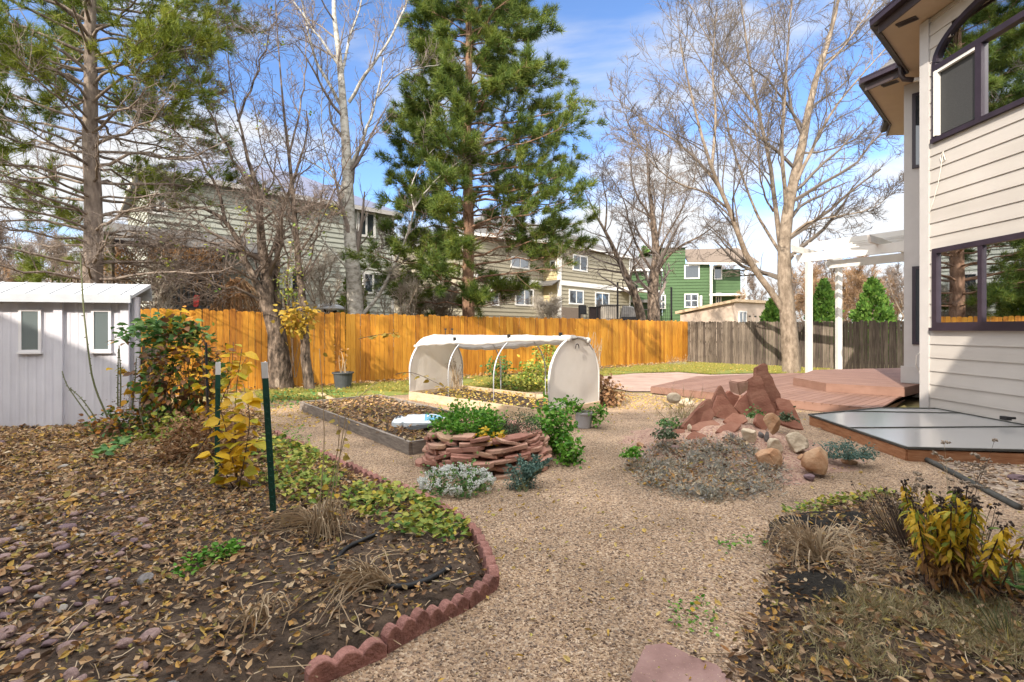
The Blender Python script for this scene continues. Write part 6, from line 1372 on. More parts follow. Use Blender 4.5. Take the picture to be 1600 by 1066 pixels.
# ================================================================== pines
def pine(name, label, base, H, prof, z0, dz, nb, mt, mc, tuft, blade, droop, seed, r0=.2, sub=9, per=4, live=None, ztop=None, lean=(0, 0), tmin=.3, lo_dens=1.0):
    global rng
    old = rng; rng = np.random.default_rng(seed); b = Vector(base); t = thing(name, label, 'tree', base)
    trunk = limb([b, b + Vector((lean[0] * .3, lean[1] * .3, H * .3)), b + Vector((lean[0] * .7, lean[1] * .7, H * .65)), b + Vector((*lean, H))], r0, .03, 14, .02); mb = MB(); mb.tubes(*stack([trunk]), 9); 
    zs = np.arange(z0, ztop or H * .97, dz); brs = []; rr = []
    for z in zs:
        c = np.array([np.interp(z, trunk[0][:, 2], trunk[0][:, i]) for i in range(3)]); az0 = rng.uniform(0, 6.28)
        for k in range(nb):
            az = az0 + k * 2 * PI / nb + rng.normal() * .3; L = prof(z, az) * rng.uniform(.7, 1.12)
            if L < .25: continue
            dirh = np.array([math.cos(az), math.sin(az), 0]); up = .25 + .55 * max(0, (z / H - .35)); pts = []
            for q in np.linspace(0, 1, 8): pts.append(c + [0, 0, rng.normal() * .03] + dirh * L * q + np.array([0, 0, L * (up * q - droop * q * q + .18 * q ** 4)]))
            pts = np.array(pts); pts[1:] += rng.normal(0, .035 * L / 3, (7, 3)); brs.append(pts); rr.append(np.linspace(.008 + .0095 * L, .006, 8))
    Pn = np.array(brs); R = np.array(rr); mb.tubes(Pn, R, 5)
    lv = np.array([live(p[0][2], math.atan2(*(p[-1] - p[0])[[1, 0]]), rng) if live else True for p in brs])
    S1, SR = spawn(Pn, R, sub, t0=tmin, t1=1.0, ang=.75, lr=.42, rf=.5, K=5, wob=.12, trop=(0, 0, .14), rmin=.006, fall=.6, lmin=.2, lmax=1.2)
    mb.tubes(S1, SR, 3); mb.build('trunk', mt, t, smooth=True)
    lv1 = np.repeat(lv, sub)
    # dead branches get extra fine twigs, live ones get needles
    A = S1[lv1]; n = len(A)
    pos = []; dirs = []
    for q in range(per):
        f = rng.uniform(.35, 1.0, n) * 3.999; i = f.astype(int); w = (f - i)[:, None]
        pos.append(A[np.arange(n), i] * (1 - w) + A[np.arange(n), i + 1] * w + rng.normal(0, .05, (n, 3))); dirs.append(A[np.arange(n), i + 1] - A[np.arange(n), i])
    B = Pn[lv]; pos.append(B[:, -1]); dirs.append(B[:, -1] - B[:, -2]); pos.append((B[:, -2] + B[:, -1]) / 2); dirs.append(B[:, -1] - B[:, -2])
    pos = np.concatenate(pos); dirs = unit(np.concatenate(dirs)) + np.array([0, 0, .35]) + rng.normal(0, .3, (len(pos), 3))
    mb = MB(); mb.inst(tuft, pos, rots(dirs), blade * rng.uniform(.75, 1.2, len(pos))); mb.build('crown', mc, t)
    if (~lv1).any():
        D, DR = spawn(S1[~lv1], SR[~lv1], 6, t0=.1, ang=.8, lr=.6, rf=.6, K=4, wob=.2, trop=(0, 0, -.02), rmin=.0045, lmin=.12); mb = MB(); mb.tubes(D, DR, 3); mb.build('dead_twigs', M['twig_grey'], t)
    rng = old; return t
Y = 17.2; b = P(732, 520, Y); b.z = 0
def prof_c(z, az):
    if z < 3.0: return 3.5 * (.65 + .35 * (math.cos(az - PI) > .2)) * (1 if math.sin(az) < .6 else .6)
    L = 4.45 * ((21 - z) / 14.5) ** .78 if z > 6.5 else 4.3
    return L * (.82 + .18 * math.cos(az - .4) if z > 4 else 1)
pine('pine_tree', 'large dense green pine behind the stained fence at centre', b, 21, prof_c, 2.3, .46, 5, M['bark_pine'], M['needle'], TUFT, .27, .30, 301, r0=.25, sub=15, per=8, ztop=17.5, live=lambda z, az, r: r.uniform() < (.62 if z < 4.2 else .97))
Y = 10.9; b = P(146, 520, Y); b.z = 0
def prof_l(z, az): return (3.3 if z < 9 else 3.3 * (15 - z) / 6) * (1.0 if math.cos(az) < .2 else .95)
def live_l(z, az, r):
    if z > 6.0: return r.uniform() < .86
    if z > 4.6: return r.uniform() < (.62 if math.cos(az) < -.1 else .2)
    return r.uniform() < (.36 if math.cos(az) < -.2 else .04)
pine('pine_tree', 'tall pine with bare lower branches behind the pale shed at left', b, 15, prof_l, 2.6, .36, 5, M['bark_greypine'], M['needle_y'], TUFT_N, .23, .30, 302, r0=.23, sub=14, per=8, live=live_l, ztop=13.5, lean=(-.15, 0))
# pine beyond the sage house, seen through branches
def conifer(name, label, base, h, r, seed, mc, n=5200, cat='shrub', leaf=.16):
    g = np.random.default_rng(seed); t = thing(name, label, cat, base); mb = MB(); mb.tube([base, Vector(base) + Vector((0, 0, h * .9))], [.07, .02], 6); mb.build('trunk', M['bark_tan'], t)
    z = h * (1 - g.uniform(0, 1, n) ** .62) ; rad = r * (1 - z / h) ** .75 * (.62 + .38 * g.uniform(0, 1, n) ** .4); a = g.uniform(0, 2 * PI, n)
    rad *= 1 + .20 * np.sin(a * 5 + z * 4) + .18 * np.sin(z * 9 + a * 3) + .12 * np.sin(z * 17 - a * 7) + g.normal(0, .07, n)
    pos = np.c_[rad * np.cos(a), rad * np.sin(a), z + .05] + np.array(base); d = np.c_[np.cos(a) * .55, np.sin(a) * .55, np.full(n, .8)] + g.normal(0, .3, (n, 3))
    mb = MB(); mb.inst(LEAF4, pos, rots(d), leaf * g.uniform(.6, 1.3, n)); mb.build('foliage', mc, t); return t
for px, top, Yb, r_, lab, sd_ in ((1364, 437, 22.0, 1.05, 'bright green conical arborvitae nearest the house corner', 1), (1287, 440, 23.2, .95, 'green conical arborvitae between the two pergola posts', 2), (1206, 470, 24.5, .75, 'small green arborvitae left of the large tan trunk', 3), (1008, 388, 52, 1.8, 'yellow green conifer far behind the forked bare tree', 4)):
    b = P(px, 515, Yb); b.z = 0; conifer('arborvitae', lab, tuple(b), CZ + (H0 - top) / F * Yb, r_, sd_, M['arbor'], cat='evergreen', leaf=.2 if Yb < 30 else .45)
b = P(552, 470, 20.0); b.z = 0; conifer('juniper', 'dark green juniper at the corner of sage green house', tuple(b), 4.2, .75, 9, M['needle'], cat='evergreen', leaf=.2)
# dead vines hanging on the porch of the sage house
def hanging(name, label, px0, px1, y0, y1, Y, n, m, cat='vine'):
    g = np.random.default_rng(int(px0)); t = thing(name, label, cat, tuple(P((px0 + px1) / 2, y1, Y)))
    k = 26; st = []
    for i in range(k):
        x = g.uniform(px0, px1); p0 = P(x, y0 + g.uniform(-4, 6), Y + g.normal() * .15); Lh_ = (y1 - y0) / F * Y * g.uniform(.4, 1.05)
        st.append(np.array([p0 + Vector((g.normal() * .12 * q, g.normal() * .1 * q, -Lh_ * q / 5)) for q in range(6)]))
    Pn = np.array(st); mb = MB(); mb.tubes(Pn, np.full((k, 6), .012), 3); mb.build('stems', M['twig_brown'], t)
    i = g.integers(0, k, n); j = g.integers(0, 5, n); pos = Pn[i, j] + g.normal(0, .10, (n, 3)); d = np.c_[g.normal(0, .4, (n, 2)), -np.ones(n)]
    mb = MB(); mb.inst(WILT, pos, rots(d), g.uniform(.07, .16, n)); mb.build('dead_leaves', m, t)
hanging('dead_vine', 'rust brown dead vine hanging left of porch above the shed corner', 168, 222, 388, 470, 14.6, 1700, M['leaf_rust'])
hanging('dead_vine', 'rust brown dead vine hanging in the middle of the porch', 290, 335, 392, 455, 14.9, 1300, M['leaf_rust'])
hanging('dead_vine', 'rust brown dead vine hanging from the porch eave left of the red cloth', 235, 290, 388, 425, 14.7, 900, M['leaf_rust'])
# pile of pruned dead boughs
c = P(372, 470, 14.4); c.z = 0; t = thing('dead_shrub', 'drooping dead brown shrub right of the porch behind the stained fence', 'shrub', tuple(c)); g = np.random.default_rng(7); st = []
for i in range(110):
    a = g.uniform(0, 6.28); r_ = g.uniform(.3, 1.0); st.append([np.array([c.x + r_ * math.cos(a) * q, c.y + .5 * r_ * math.sin(a) * q, 3.05 * (1 - .10 * q) - 1.1 * q * q * g.uniform(.6, 1.1)]) for q in np.linspace(0, 1, 6)])
Pn = np.array(st); mb = MB(); mb.tubes(Pn, np.full((110, 6), .009), 3); mb.tube([c, c + Vector((0, 0, 3.05))], .06, 6); mb.build('branches', M['twig_rust'], t)
i = g.integers(0, 110, 1500); j = g.integers(1, 6, 1500); mb = MB(); mb.inst(WILT, Pn[i, j] + g.normal(0, .04, (1500, 3)), rots(np.c_[g.normal(0, .5, (1500, 2)), -np.ones(1500)]), g.uniform(.08, .16, 1500)); mb.build('foliage', M['leaf_dry'], t)
# ================================================================== garden plants
def ellip(c, r, n, g, shell=.45):
    q = unit(g.normal(size=(n, 3))); return np.array(c) + q * (shell + (1 - shell) * g.uniform(0, 1, (n, 1)) ** .6) * np.array(r)
def bush(name, label, cat, base, c, r, n, ls, ml, ms, tm=LEAF, nst=16, seed=0, clump=8, cs=.12, hint=True, sr=.006, zl=(-.7, .3), upd=0.0, fname='foliage', floor=True):
    g = np.random.default_rng(seed); t = thing(name, label, cat, tuple(base))
    k = max(3, n // clump); cl = ellip(c, r, k, g); st = []
    for i in range(nst):
        e = np.array(cl[i % k]); b = np.array(base) + np.r_[g.normal(0, .25 * r[0], 2), 0]; m_ = (b + e) / 2 + g.normal(0, .12 * max(r), 3); m_[2] = b[2] + (e[2] - b[2]) * .6; st.append(smooth_pts([b, m_, e], 7))
    if nst: mb = MB(); mb.tubes(np.array(st), np.tile(np.linspace(sr * 1.5, sr * .6, 7), (nst, 1)), 4); mb.build('stems', ms, t)
    i = g.integers(0, k, n); pos = cl[i] + g.normal(0, cs, (n, 3))
    if floor: pos[:, 2] = np.maximum(pos[:, 2], base[2] + .02)
    d = unit(pos - np.array(c) + g.normal(0, .15, (n, 3))) * .6 + np.c_[g.normal(0, .6, (n, 2)), g.uniform(*zl, n)] + np.array([0, 0, upd])
    mb = MB(); mb.inst(tm, pos, rots(d, UP if hint else None, .7), ls * g.uniform(.6, 1.25, n)); mb.build(fname, ml, t); return t
def Gz(px, py):
    p = G(px, py); p.z = max(0, float(bedz(np.array([p.x]), np.array([p.y]))[0]), float(rbz(np.array([p.x]), np.array([p.y]))[0]) if p.x > .6 else 0); return p

# big autumn shrub by the shed
b = P(280, 690, 6.7); b.z = .05; cx_ = b.x
t = bush('autumn_shrub', 'tall leafy shrub with green, orange and brown leaves beside the pale shed', 'shrub', b, (cx_ + .05, 6.7, .92), (.50, .40, .72), 1500, .10, M['leaf_shrub'], M['stem_dark'], nst=30, seed=1, clump=9, cs=.09, zl=(-.9, .2))
g = np.random.default_rng(12); n = 420; q = ellip((cx_ - .22, 6.65, 1.48), (.62, .38, .25), n, g, .2); mb = MB(); mb.inst(LEAF, q, rots(np.c_[g.normal(0, 1, (n, 2)), g.uniform(-.6, .2, n)], UP, .6), g.uniform(.07, .14, n)); mb.build('green_top', M['leaf_top'], t)['kind'] = 'stuff'
n = 60; q = np.concatenate([ellip((cx_ - .35, 6.45, .72), (.18, .12, .12), 22, g), ellip((cx_ + .25, 6.4, 1.2), (.25, .1, .16), 20, g), ellip((cx_ - .6, 6.5, .95), (.16, .1, .06), 8, g), ellip((cx_ + .1, 6.4, 1.72), (.2, .1, .08), 10, g)]); n = len(q)
mb = MB(); mb.inst(LEAF, q, rots(np.c_[g.normal(0, 1, (n, 2)), g.uniform(-.8, .1, n)], UP, .6), g.uniform(.10, .15, n)); mb.build('orange_leaves', M['leaf_yellow'], t)
b = Gz(300, 735); bush('dried_perennial', 'mound of dried rust brown leaves at the foot of the autumn shrub', 'plant', b, (b.x, b.y + .2, .28), (.42, .32, .26), 1500, .06, M['leaf_dry'], M['straw'], tm=CURL, nst=26, seed=2, clump=10, cs=.07)
b = Gz(200, 690); bush('low_shrub', 'low green and brown shrub at the base of pale shed', 'shrub', b, (b.x, b.y, .2), (.5, .25, .22), 900, .07, M['leaf_shrub'], M['stem_dark'], nst=24, seed=3, clump=8, cs=.08)
b = Gz(255, 700); bush('low_shrub', 'small green leafed shrub between the shed base and dried mound', 'shrub', b, (b.x, b.y, .18), (.35, .25, .2), 380, .08, M['cover'], M['stem_dark'], nst=12, seed=4, clump=8, cs=.07)
b = P(250, 665, 6.9); b.z = .02; bush('seed_head_plant', 'grey dried seed head plant against the pale shed wall', 'plant', (b.x - .35, b.y, 0), (b.x - .35, b.y, .45), (.28, .15, .25), 420, .025, M['dryseed'], M['straw'], tm=LEAF4, nst=22, seed=5, clump=12, cs=.05, sr=.003)
# thorny bare canes by the shed
def canes(label, lines, Y, r0, m, thorns=True, name='bare_cane', cat='plant'):
    t = None
    for k, (pts) in enumerate(lines):
        w = pxl(pts, Y); 
        if t is None: bb = w[0].copy(); t = thing(name, label, cat, tuple(bb))
        mb = MB(); pp = smooth_pts(w, 16); mb.tube(pp, np.linspace(r0, r0 * .6, 16), 6)
        if thorns:
            f = np.linspace(1, 14.5, 22); i = f.astype(int); q = pp[i] + (pp[np.minimum(i + 1, 15)] - pp[i]) * (f - i)[:, None]; n = len(q)
            dd = rdir(n, -.2, .5); mb.inst(LEAF4, q, rots(dd), rng.uniform(.02, .035, n))
        mb.build('cane', m, t)
canes('tall bare thorny cane standing against the pale shed', [[(168, 652), (145, 600), (138, 550), (130, 480), (127, 420), (125, 395)]], 6.5, .012, M['stem_green'])
canes('short forked bare cane left of the tall thorny cane', [[(142, 655), (118, 622), (103, 600), (97, 580)], [(150, 655), (130, 625), (110, 607)]], 6.3, .008, M['stem_green'])
canes('pair of upright green canes before the shed corner', [[(184, 635), (184, 600), (185, 545)], [(188, 635), (189, 590), (186, 540)], [(206, 640), (211, 600), (213, 560)]], 6.4, .009, M['stem_green'])
g = np.random.default_rng(41); q = np.array([P(178, 535, 6.4), P(192, 530, 6.4), P(202, 534, 6.4), P(196, 536, 6.4), P(180, 532, 6.35)]); mb = MB(); mb.inst(LEAF, q, rots(np.c_[g.normal(0, 1, (5, 2)), -.4 * np.ones(5)], UP, .4), [.12, .13, .08, .1, .11]); o = mb.build('orange_leaf', M['leaf_dry']); tag(o, 'few orange brown leaves at the top of the upright green canes', 'leaves', kind='stuff')

# golden cane around the T post
def leafy_cane(label, lines, Y, ml, ls, nleaf, name='golden_cane', seed=0, sr=.006, spread=.07, st=M['stem_dark']):
    g = np.random.default_rng(seed); w0 = pxl(lines[0], Y); t = thing(name, label, 'plant', tuple(w0[0])); mb = MB(); lv = []; ld = []
    for k, l in enumerate(lines):
        pp = smooth_pts(pxl(l, Y), 14); mb.tube(pp, np.linspace(sr, sr * .5, 14), 5); n = nleaf[k]
        f = np.sort(g.uniform(2, 12.9, n)); i = f.astype(int); q = pp[i] + (pp[i + 1] - pp[i]) * (f - i)[:, None]; side = np.where(np.arange(n) % 2, 1, -1)
        d = np.c_[side * g.uniform(.5, 1, n), g.normal(0, .6, n), g.uniform(-.55, .1, n)]; lv.append(q + d * .03); ld.append(d)
    mb.build('stems', st, t, smooth=True); lv = np.concatenate(lv); ld = np.concatenate(ld)
    mb = MB(); mb.inst(LEAF, lv, rots(ld, UP, .45), ls * g.uniform(.65, 1.2, len(lv)) [:, None] * np.array([[1, 1.25, 1]])); mb.build('leaves', ml, t); return t
leafy_cane('golden leafed cane drooping in front of the half hidden T post', [[(372, 775), (368, 700), (366, 630), (378, 545)], [(372, 760), (358, 690), (345, 640, -.1)], [(372, 770), (385, 700, -.1), (392, 650, -.2), (380, 600, -.1)], [(372, 775), (350, 735, -.1), (332, 705, -.2)], [(370, 700), (400, 690, -.1), (412, 688, -.1)]], 4.35, M['leaf_yellow'], .12, [44, 30, 36, 18, 10], seed=6)
leafy_cane('short golden leafed sprig above the golden cane by the shrub', [[(300, 720), (350, 640), (362, 580), (365, 535)], [(330, 690), (345, 620), (385, 560)], [(330, 690), (322, 620), (315, 560)]], 5.0, M['leaf_yellow'], .10, [26, 26, 16], seed=7)
t = leafy_cane('tall thin cane sapling with few ochre leaves in front of the grey bed', [[(493, 880), (500, 780), (508, 690), (503, 600), (499, 545)], [(508, 880), (518, 760), (540, 680), (548, 640), (560, 612)], [(512, 870), (527, 740), (538, 660), (545, 632), (580, 605), (588, 598)], [(500, 880), (506, 800), (530, 700), (530, 655), (524, 620)]], 3.35, M['leaf_ochre'], .05, [4, 9, 12, 9], name='sapling', seed=8, sr=.005, st=M['straw'])
leafy_cane('arching ochre leafed vine sprig across the left end of hoop house', [[(618, 585), (640, 580), (670, 592), (700, 608), (712, 620)], [(560, 530), (575, 526), (600, 522), (622, 520)]], 5.6, M['leaf_ochre'], .085, [22, 12], name='vine_sprig', seed=9, sr=.004)
g = np.random.default_rng(5); c = P(470, 500, 11.6); t = bush('vine', 'yellow leafed vine clinging to the rough multi stem tree', 'vine', P(455, 590, 11.7), tuple(P(468, 495, 11.7)), (.42, .2, .28), 230, .15, M['leaf_ochre'], M['stem_dark'], nst=6, seed=10, clump=10, cs=.12)
c = P(455, 440, 11.9); bush('vine', 'thin green leaf growth between the two dark stems', 'vine', P(450, 500, 11.9), tuple(P(452, 440, 11.9)), (.25, .2, .6), 260, .07, M['cover'], M['stem_dark'], nst=8, seed=11, clump=10, cs=.1)
# ground cover patches
def patch(name, label, poly, n, ls, m, zf, h=.05, tm=LEAF, kind='stuff', cat='ground cover', seed=0, zr=(-.2, .7), thr=-.25):
    xy = scatter([tuple(G(*p))[:2] for p in poly], n); k = vnoise(xy[:, 0], xy[:, 1], 3.2, seed) + rng.normal(0, .35, len(xy)); xy = xy[k > thr]; n = len(xy)
    z = np.maximum(zf(xy[:, 0], xy[:, 1]), 0); mb = MB(); mb.inst(tm, np.c_[xy, z + rng.uniform(.01, h, n)], rots(rdir(n, *zr), UP, .6), ls * rng.uniform(.6, 1.3, n)); o = mb.build(name, m); tag(o, label, cat, kind=kind); return o
patch('ground_cover', 'yellow green leafy ground cover inside the bend of red pavers', [(560, 772), (640, 768), (700, 806), (732, 832), (720, 872), (690, 868), (620, 852), (560, 825), (535, 800)], 1500, .055, M['cover'], bedz, .09, seed=50)
patch('ground_cover', 'yellow green leafy ground cover behind the nearest T post', [(385, 715), (440, 690), (500, 720), (540, 755), (520, 800), (470, 810), (400, 780)], 1300, .06, M['cover'], bedz, .09, seed=51)
patch('green_weeds', 'small patch of green weeds on the dark bed soil', [(258, 935), (300, 905), (372, 880), (378, 895), (320, 920), (265, 945)], 330, .035, M['parsley'], bedz, .05, seed=52)
patch('green_weeds', 'tuft of dark green leaves among the fallen leaves below the shed', [(142, 735), (165, 712), (200, 700), (205, 712), (180, 730), (150, 745)], 60, .10, M['leaf_top'], bedz, .10, seed=53)
patch('green_weeds', 'sparse green weeds on the gravel in front of the flower bed', [(1030, 950), (1100, 935), (1140, 980), (1120, 1010), (1060, 985)], 110, .022, M['parsley'], flat, .03, seed=54)
patch('green_weeds', 'sparse green weeds on the gravel beside the right bed edge', [(1120, 850), (1165, 835), (1200, 850), (1190, 870), (1130, 868)], 90, .03, M['parsley'], flat, .04, seed=55)
patch('green_weeds', 'sparse green weeds along the far red paver run', [(430, 680), (470, 665), (540, 735), (560, 770), (500, 745)], 160, .04, M['parsley'], flat, .04, seed=56)
patch('lawn_weeds', 'leafy green weeds below the two dark stems', [(400, 622), (470, 612), (540, 612), (540, 628), (470, 640), (410, 640)], 700, .06, M['leaf_top'], flat, .10, seed=57)
# straw clumps
def straw(label, px, py, ang, spread, L, n, name='dry_grass', m='straw', seed=0, lift=.05, cat='dry plant'):
    g = np.random.default_rng(seed); c = Gz(px, py); t = thing(name, label, cat, tuple(c)); st = []
    for i in range(n):
        a = ang + g.normal() * spread; l = L * g.uniform(.5, 1.15); k = g.normal() * .7; h = g.uniform(.02, lift * 2)
        o = np.r_[g.normal(0, .04, 2), 0]
        st.append([np.array(c) + o + np.array([math.cos(a + k * q) * l * q, math.sin(a + k * q) * l * q, .02 + h * math.sin(PI * min(1, q * 1.1)) ** .7]) for q in np.linspace(0, 1, 6)])
    mb = MB(); mb.tubes(np.array(st), np.tile(np.linspace(.005, .002, 6), (n, 1)), 3); mb.build('stalks', M[m], t)
straw('dried straw leaves fanned on the soil near the nearest T post', 505, 838, PI * .98, .55, .5, 46, seed=1)
straw('dried straw leaves fanned on the soil beside the black hoses', 592, 940, PI * 1.05, .6, .42, 55, seed=2)
straw('tan straw tuft at the base of the thin cane sapling', 505, 850, 0.6, 1.6, .16, 60, seed=3, lift=.12)
straw('dry grass wisps at the bottom left corner of the bed', 400, 1010, 2.2, 1.8, .16, 26, seed=4, lift=.05)
straw('tan straw lying in the right flower bed', 1275, 890, 2.0, 1.0, .28, 60, seed=5, lift=.1)
# loose sticks and chips on soil
mb = MB(); xy = scatter(BED, 4200); xy = np.r_[xy[xy[:, 1] < 5], scatter(RB, 900)]; n = len(xy); z = np.maximum(bedz(xy[:, 0], xy[:, 1]), rbz(xy[:, 0], xy[:, 1])) + .012; a = rng.uniform(0, 6.28, n); l = rng.uniform(.04, .22, n)
q0 = np.c_[xy, z]; q1 = q0 + np.c_[np.cos(a) * l, np.sin(a) * l, rng.normal(0, .012, n)]; mb.tubes(np.stack([q0, (q0 + q1) / 2 + rng.normal(0, .006, (n, 3)), q1], 1), np.full((n, 3), .0022), 3)
o = mb.build('twig_litter', M['straw']); tag(o, 'thin dry twigs and stalks scattered on the bed soil', 'twigs', kind='stuff')
# ---- planter herbs
pz = PZ - .08
bush('parsley', 'bright green parsley filling the left of the stone planter', 'herb', (PC.x - .20, PC.y - .05, pz), (PC.x - .20, PC.y - .05, pz + .13), (.40, .34, .18), 2600, .045, M['parsley'], M['stem_green'], nst=40, seed=21, clump=14, cs=.05, zl=(-.2, .6), sr=.003)
bush('yellowing_herb', 'small yellow and lime herb at the planter front rim', 'herb', (PC.x + .08, PC.y - .50, pz), (PC.x + .08, PC.y - .50, pz + .07), (.16, .08, .07), 160, .045, M['leaf_yellow'], M['stem_green'], nst=8, seed=22, clump=9, cs=.03, sr=.003)
bush('thyme', 'dull grey green thyme at the right of stone planter', 'herb', (PC.x + .34, PC.y + .02, pz), (PC.x + .36, PC.y - .02, pz + .10), (.27, .36, .15), 2200, .022, M['herb_dark'], M['stem_dark'], tm=LEAF4, nst=40, seed=23, clump=20, cs=.035, zl=(0, .8), sr=.003)
b = Vector((.52, 6.02, 0)); bush('tomato_plant', 'bushy green plant spilling beside the right of the stone planter', 'plant', b, (.50, 5.98, .30), (.22, .26, .30), 1000, .065, M['parsley'], M['stem_green'], nst=26, seed=24, clump=9, cs=.07, zl=(-.8, .3))
b = Vector((.66, 5.52, 0)); bush('lemon_balm', 'lower green plant drooping onto gravel right of the planter', 'plant', b, (.64, 5.48, .13), (.12, .20, .14), 380, .055, M['parsley'], M['stem_green'], nst=12, seed=25, clump=9, cs=.05, zl=(-.8, .3))
b = G(712, 772); bush('alyssum', 'low mound of white alyssum flowers before the stone planter', 'flowers', b, (b.x, b.y + .12, .06), (.36, .26, .13), 900, .035, M['leaf_top'], M['stem_green'], nst=10, seed=26, clump=14, cs=.05, zl=(0, .6))
t = bpy.data.objects[[o.name for o in bpy.data.objects if o.name.startswith('alyssum')][0]]; g = np.random.default_rng(27)
k = 230; hd_ = ellip((b.x, b.y + .12, .075), (.36, .26, .14), k, g, .85); hd_ = hd_[hd_[:, 2] > .04]; i = g.integers(0, len(hd_), 2600); pos = hd_[i] + g.normal(0, .011, (2600, 3)); mb = MB(); mb.inst(OCTA, pos, rots(rdir(2600)), g.uniform(.009, .018, 2600)); mb.build('flowers', M['flower'], t)
def sprays(label, c, n, L, seed, m='spurge', name='spurge', out=.9, ang=None, ls=.024):
    g = np.random.default_rng(seed); t = thing(name, label, 'plant', tuple(c)); st = []; lv = []; ld = []
    for i in range(n):
        a = (g.uniform(0, 6.28) if ang is None else ang + g.normal() * .8); l = L * g.uniform(.6, 1.1); pp = np.array([np.array(c) + np.array([math.cos(a) * l * out * q, math.sin(a) * l * out * q, .02 + l * (.9 * q - .35 * q * q)]) for q in np.linspace(0, 1, 7)]); st.append(pp)
        f = g.uniform(1, 5.99, 46); ii = f.astype(int); lv.append(pp[ii] + (pp[ii + 1] - pp[ii]) * (f - ii)[:, None]); ld.append(rdir(46, .0, .9) + unit(pp[-1] - pp[0]) * .6)
    mb = MB(); mb.tubes(np.array(st), np.full((n, 7), .003), 3); mb.build('stems', M['stem_green'], t); lv = np.concatenate(lv); mb = MB(); mb.inst(LEAF4, lv, rots(np.concatenate(ld)), ls * g.uniform(.7, 1.3, len(lv))); mb.build('foliage', M[m], t); return t
sprays('blue green spurge sprays leaning on the right front of stone planter', G(822, 762), 34, .40, 31, ang=.9, out=.55, ls=.030)
bush('spurge', 'dense blue green spurge clump at the front foot of planter', 'plant', G(815, 768), (G(815, 766).x, G(815, 766).y + .08, .10), (.16, .12, .12), 900, .026, M['spurge'], M['stem_green'], tm=LEAF4, nst=10, seed=32, clump=20, cs=.03)
# mint in the pot
c = G(912, 668)
bush('mint', 'green mint leaning left out of the grey pot', 'herb', (c.x, c.y, .22), (c.x - .17, c.y, .32), (.14, .10, .09), 200, .055, M['parsley'], M['stem_green'], nst=10, seed=33, clump=8, cs=.04, sr=.004)
bush('mint', 'green mint hanging over right side of the grey pot', 'herb', (c.x, c.y, .22), (c.x + .20, c.y - .03, .20), (.13, .12, .15), 260, .055, M['parsley'], M['stem_green'], nst=10, seed=34, clump=8, cs=.04, sr=.004, floor=False)
c = TBK; bush('dead_plant', 'few dead stems standing in the dark grey bucket', 'plant', (c.x, c.y, .35), (c.x + .03, c.y, .75), (.14, .1, .3), 24, .07, M['leaf_dry'], M['straw'], nst=5, seed=35, sr=.008)
# plants in and around the hoop house
for px, py, Y, rx, rz_, n, m, lab, sd_ in ((842, 588, 12.2, .55, .35, 900, 'cover', 'yellow green bush seen through the right hoop opening', 36), (780, 572, 12.6, .30, .22, 260, 'leaf_top', 'small dark green bush seen through the middle hoop opening', 37), (850, 560, 13.2, .35, .55, 500, 'cover', 'taller lime bush behind the white end panel', 38), (945, 612, 9.6, .30, .26, 700, 'leaf_dry', 'dry tan bush at the right of the white end panel', 39), (800, 600, 12.0, .6, .14, 500, 'cover', 'low yellowing plants behind the hoop frame', 42)):
    b = P(px, 560, Y); b.z = 0; zc = max(.12, CZ + (H0 - py) / F * Y); bush('garden_bush', lab, 'shrub', b, (b.x, b.y, zc), (rx, .35, rz_), n, .085, M[m], M['stem_dark'], nst=16, seed=sd_, clump=10, cs=.08)
b = P(950, 520, 12.8); b.z = 0; g = np.random.default_rng(3)
b = P(712, 600, 11.2); b.z = .1; bush('dried_perennial', 'pale dried flower stalks inside the left end of hoop house', 'plant', b, (b.x, b.y, .62), (.22, .2, .35), 200, .03, M['dryseed'], M['straw'], tm=LEAF4, nst=26, seed=43, clump=12, cs=.05)
b = P(925, 555, 17.0); b.z = 0; bush('bare_shrub', 'pale bare shrub in front of the stained fence right of hoop house', 'shrub', b, (b.x, b.y, .8), (.45, .3, .7), 60, .05, M['leaf_ochre'], M['twig_pale'], nst=60, seed=44, clump=2)
b = G(1060, 571); bush('grass_clump', 'grey green clump at the meeting of the two fences', 'plant', b, (b.x, b.y, .12), (.5, .2, .14), 260, .16, M['mat_grey'], M['stem_green'], tm=BLADE, nst=4, seed=45, zl=(.2, 1.2))
mb = MB(); xy = np.c_[rng.uniform(.05, 8.0, 900), np.zeros(900)]; xy[:, 1] = 16.45 + .142 * 0 + 0; 
fa, fd, fn, fL = wframe(FA, FB); u = rng.uniform(3, fL, 1400); o_ = np.abs(rng.normal(0, .28, 1400)) + .05; q = np.array([list(fa + fd * a_ + fn * b_) for a_, b_ in zip(u, o_)]); q[:, 2] = rng.uniform(.02, .09, 1400)
mb.inst(CURL, q, rots(rdir(1400, -.3, .3), UP, .7), rng.uniform(.06, .11, 1400)); o = mb.build('fence_leaves', M['litter']); tag(o, 'drift of dry leaves along the foot of the stained fence', 'leaf litter', kind='stuff')
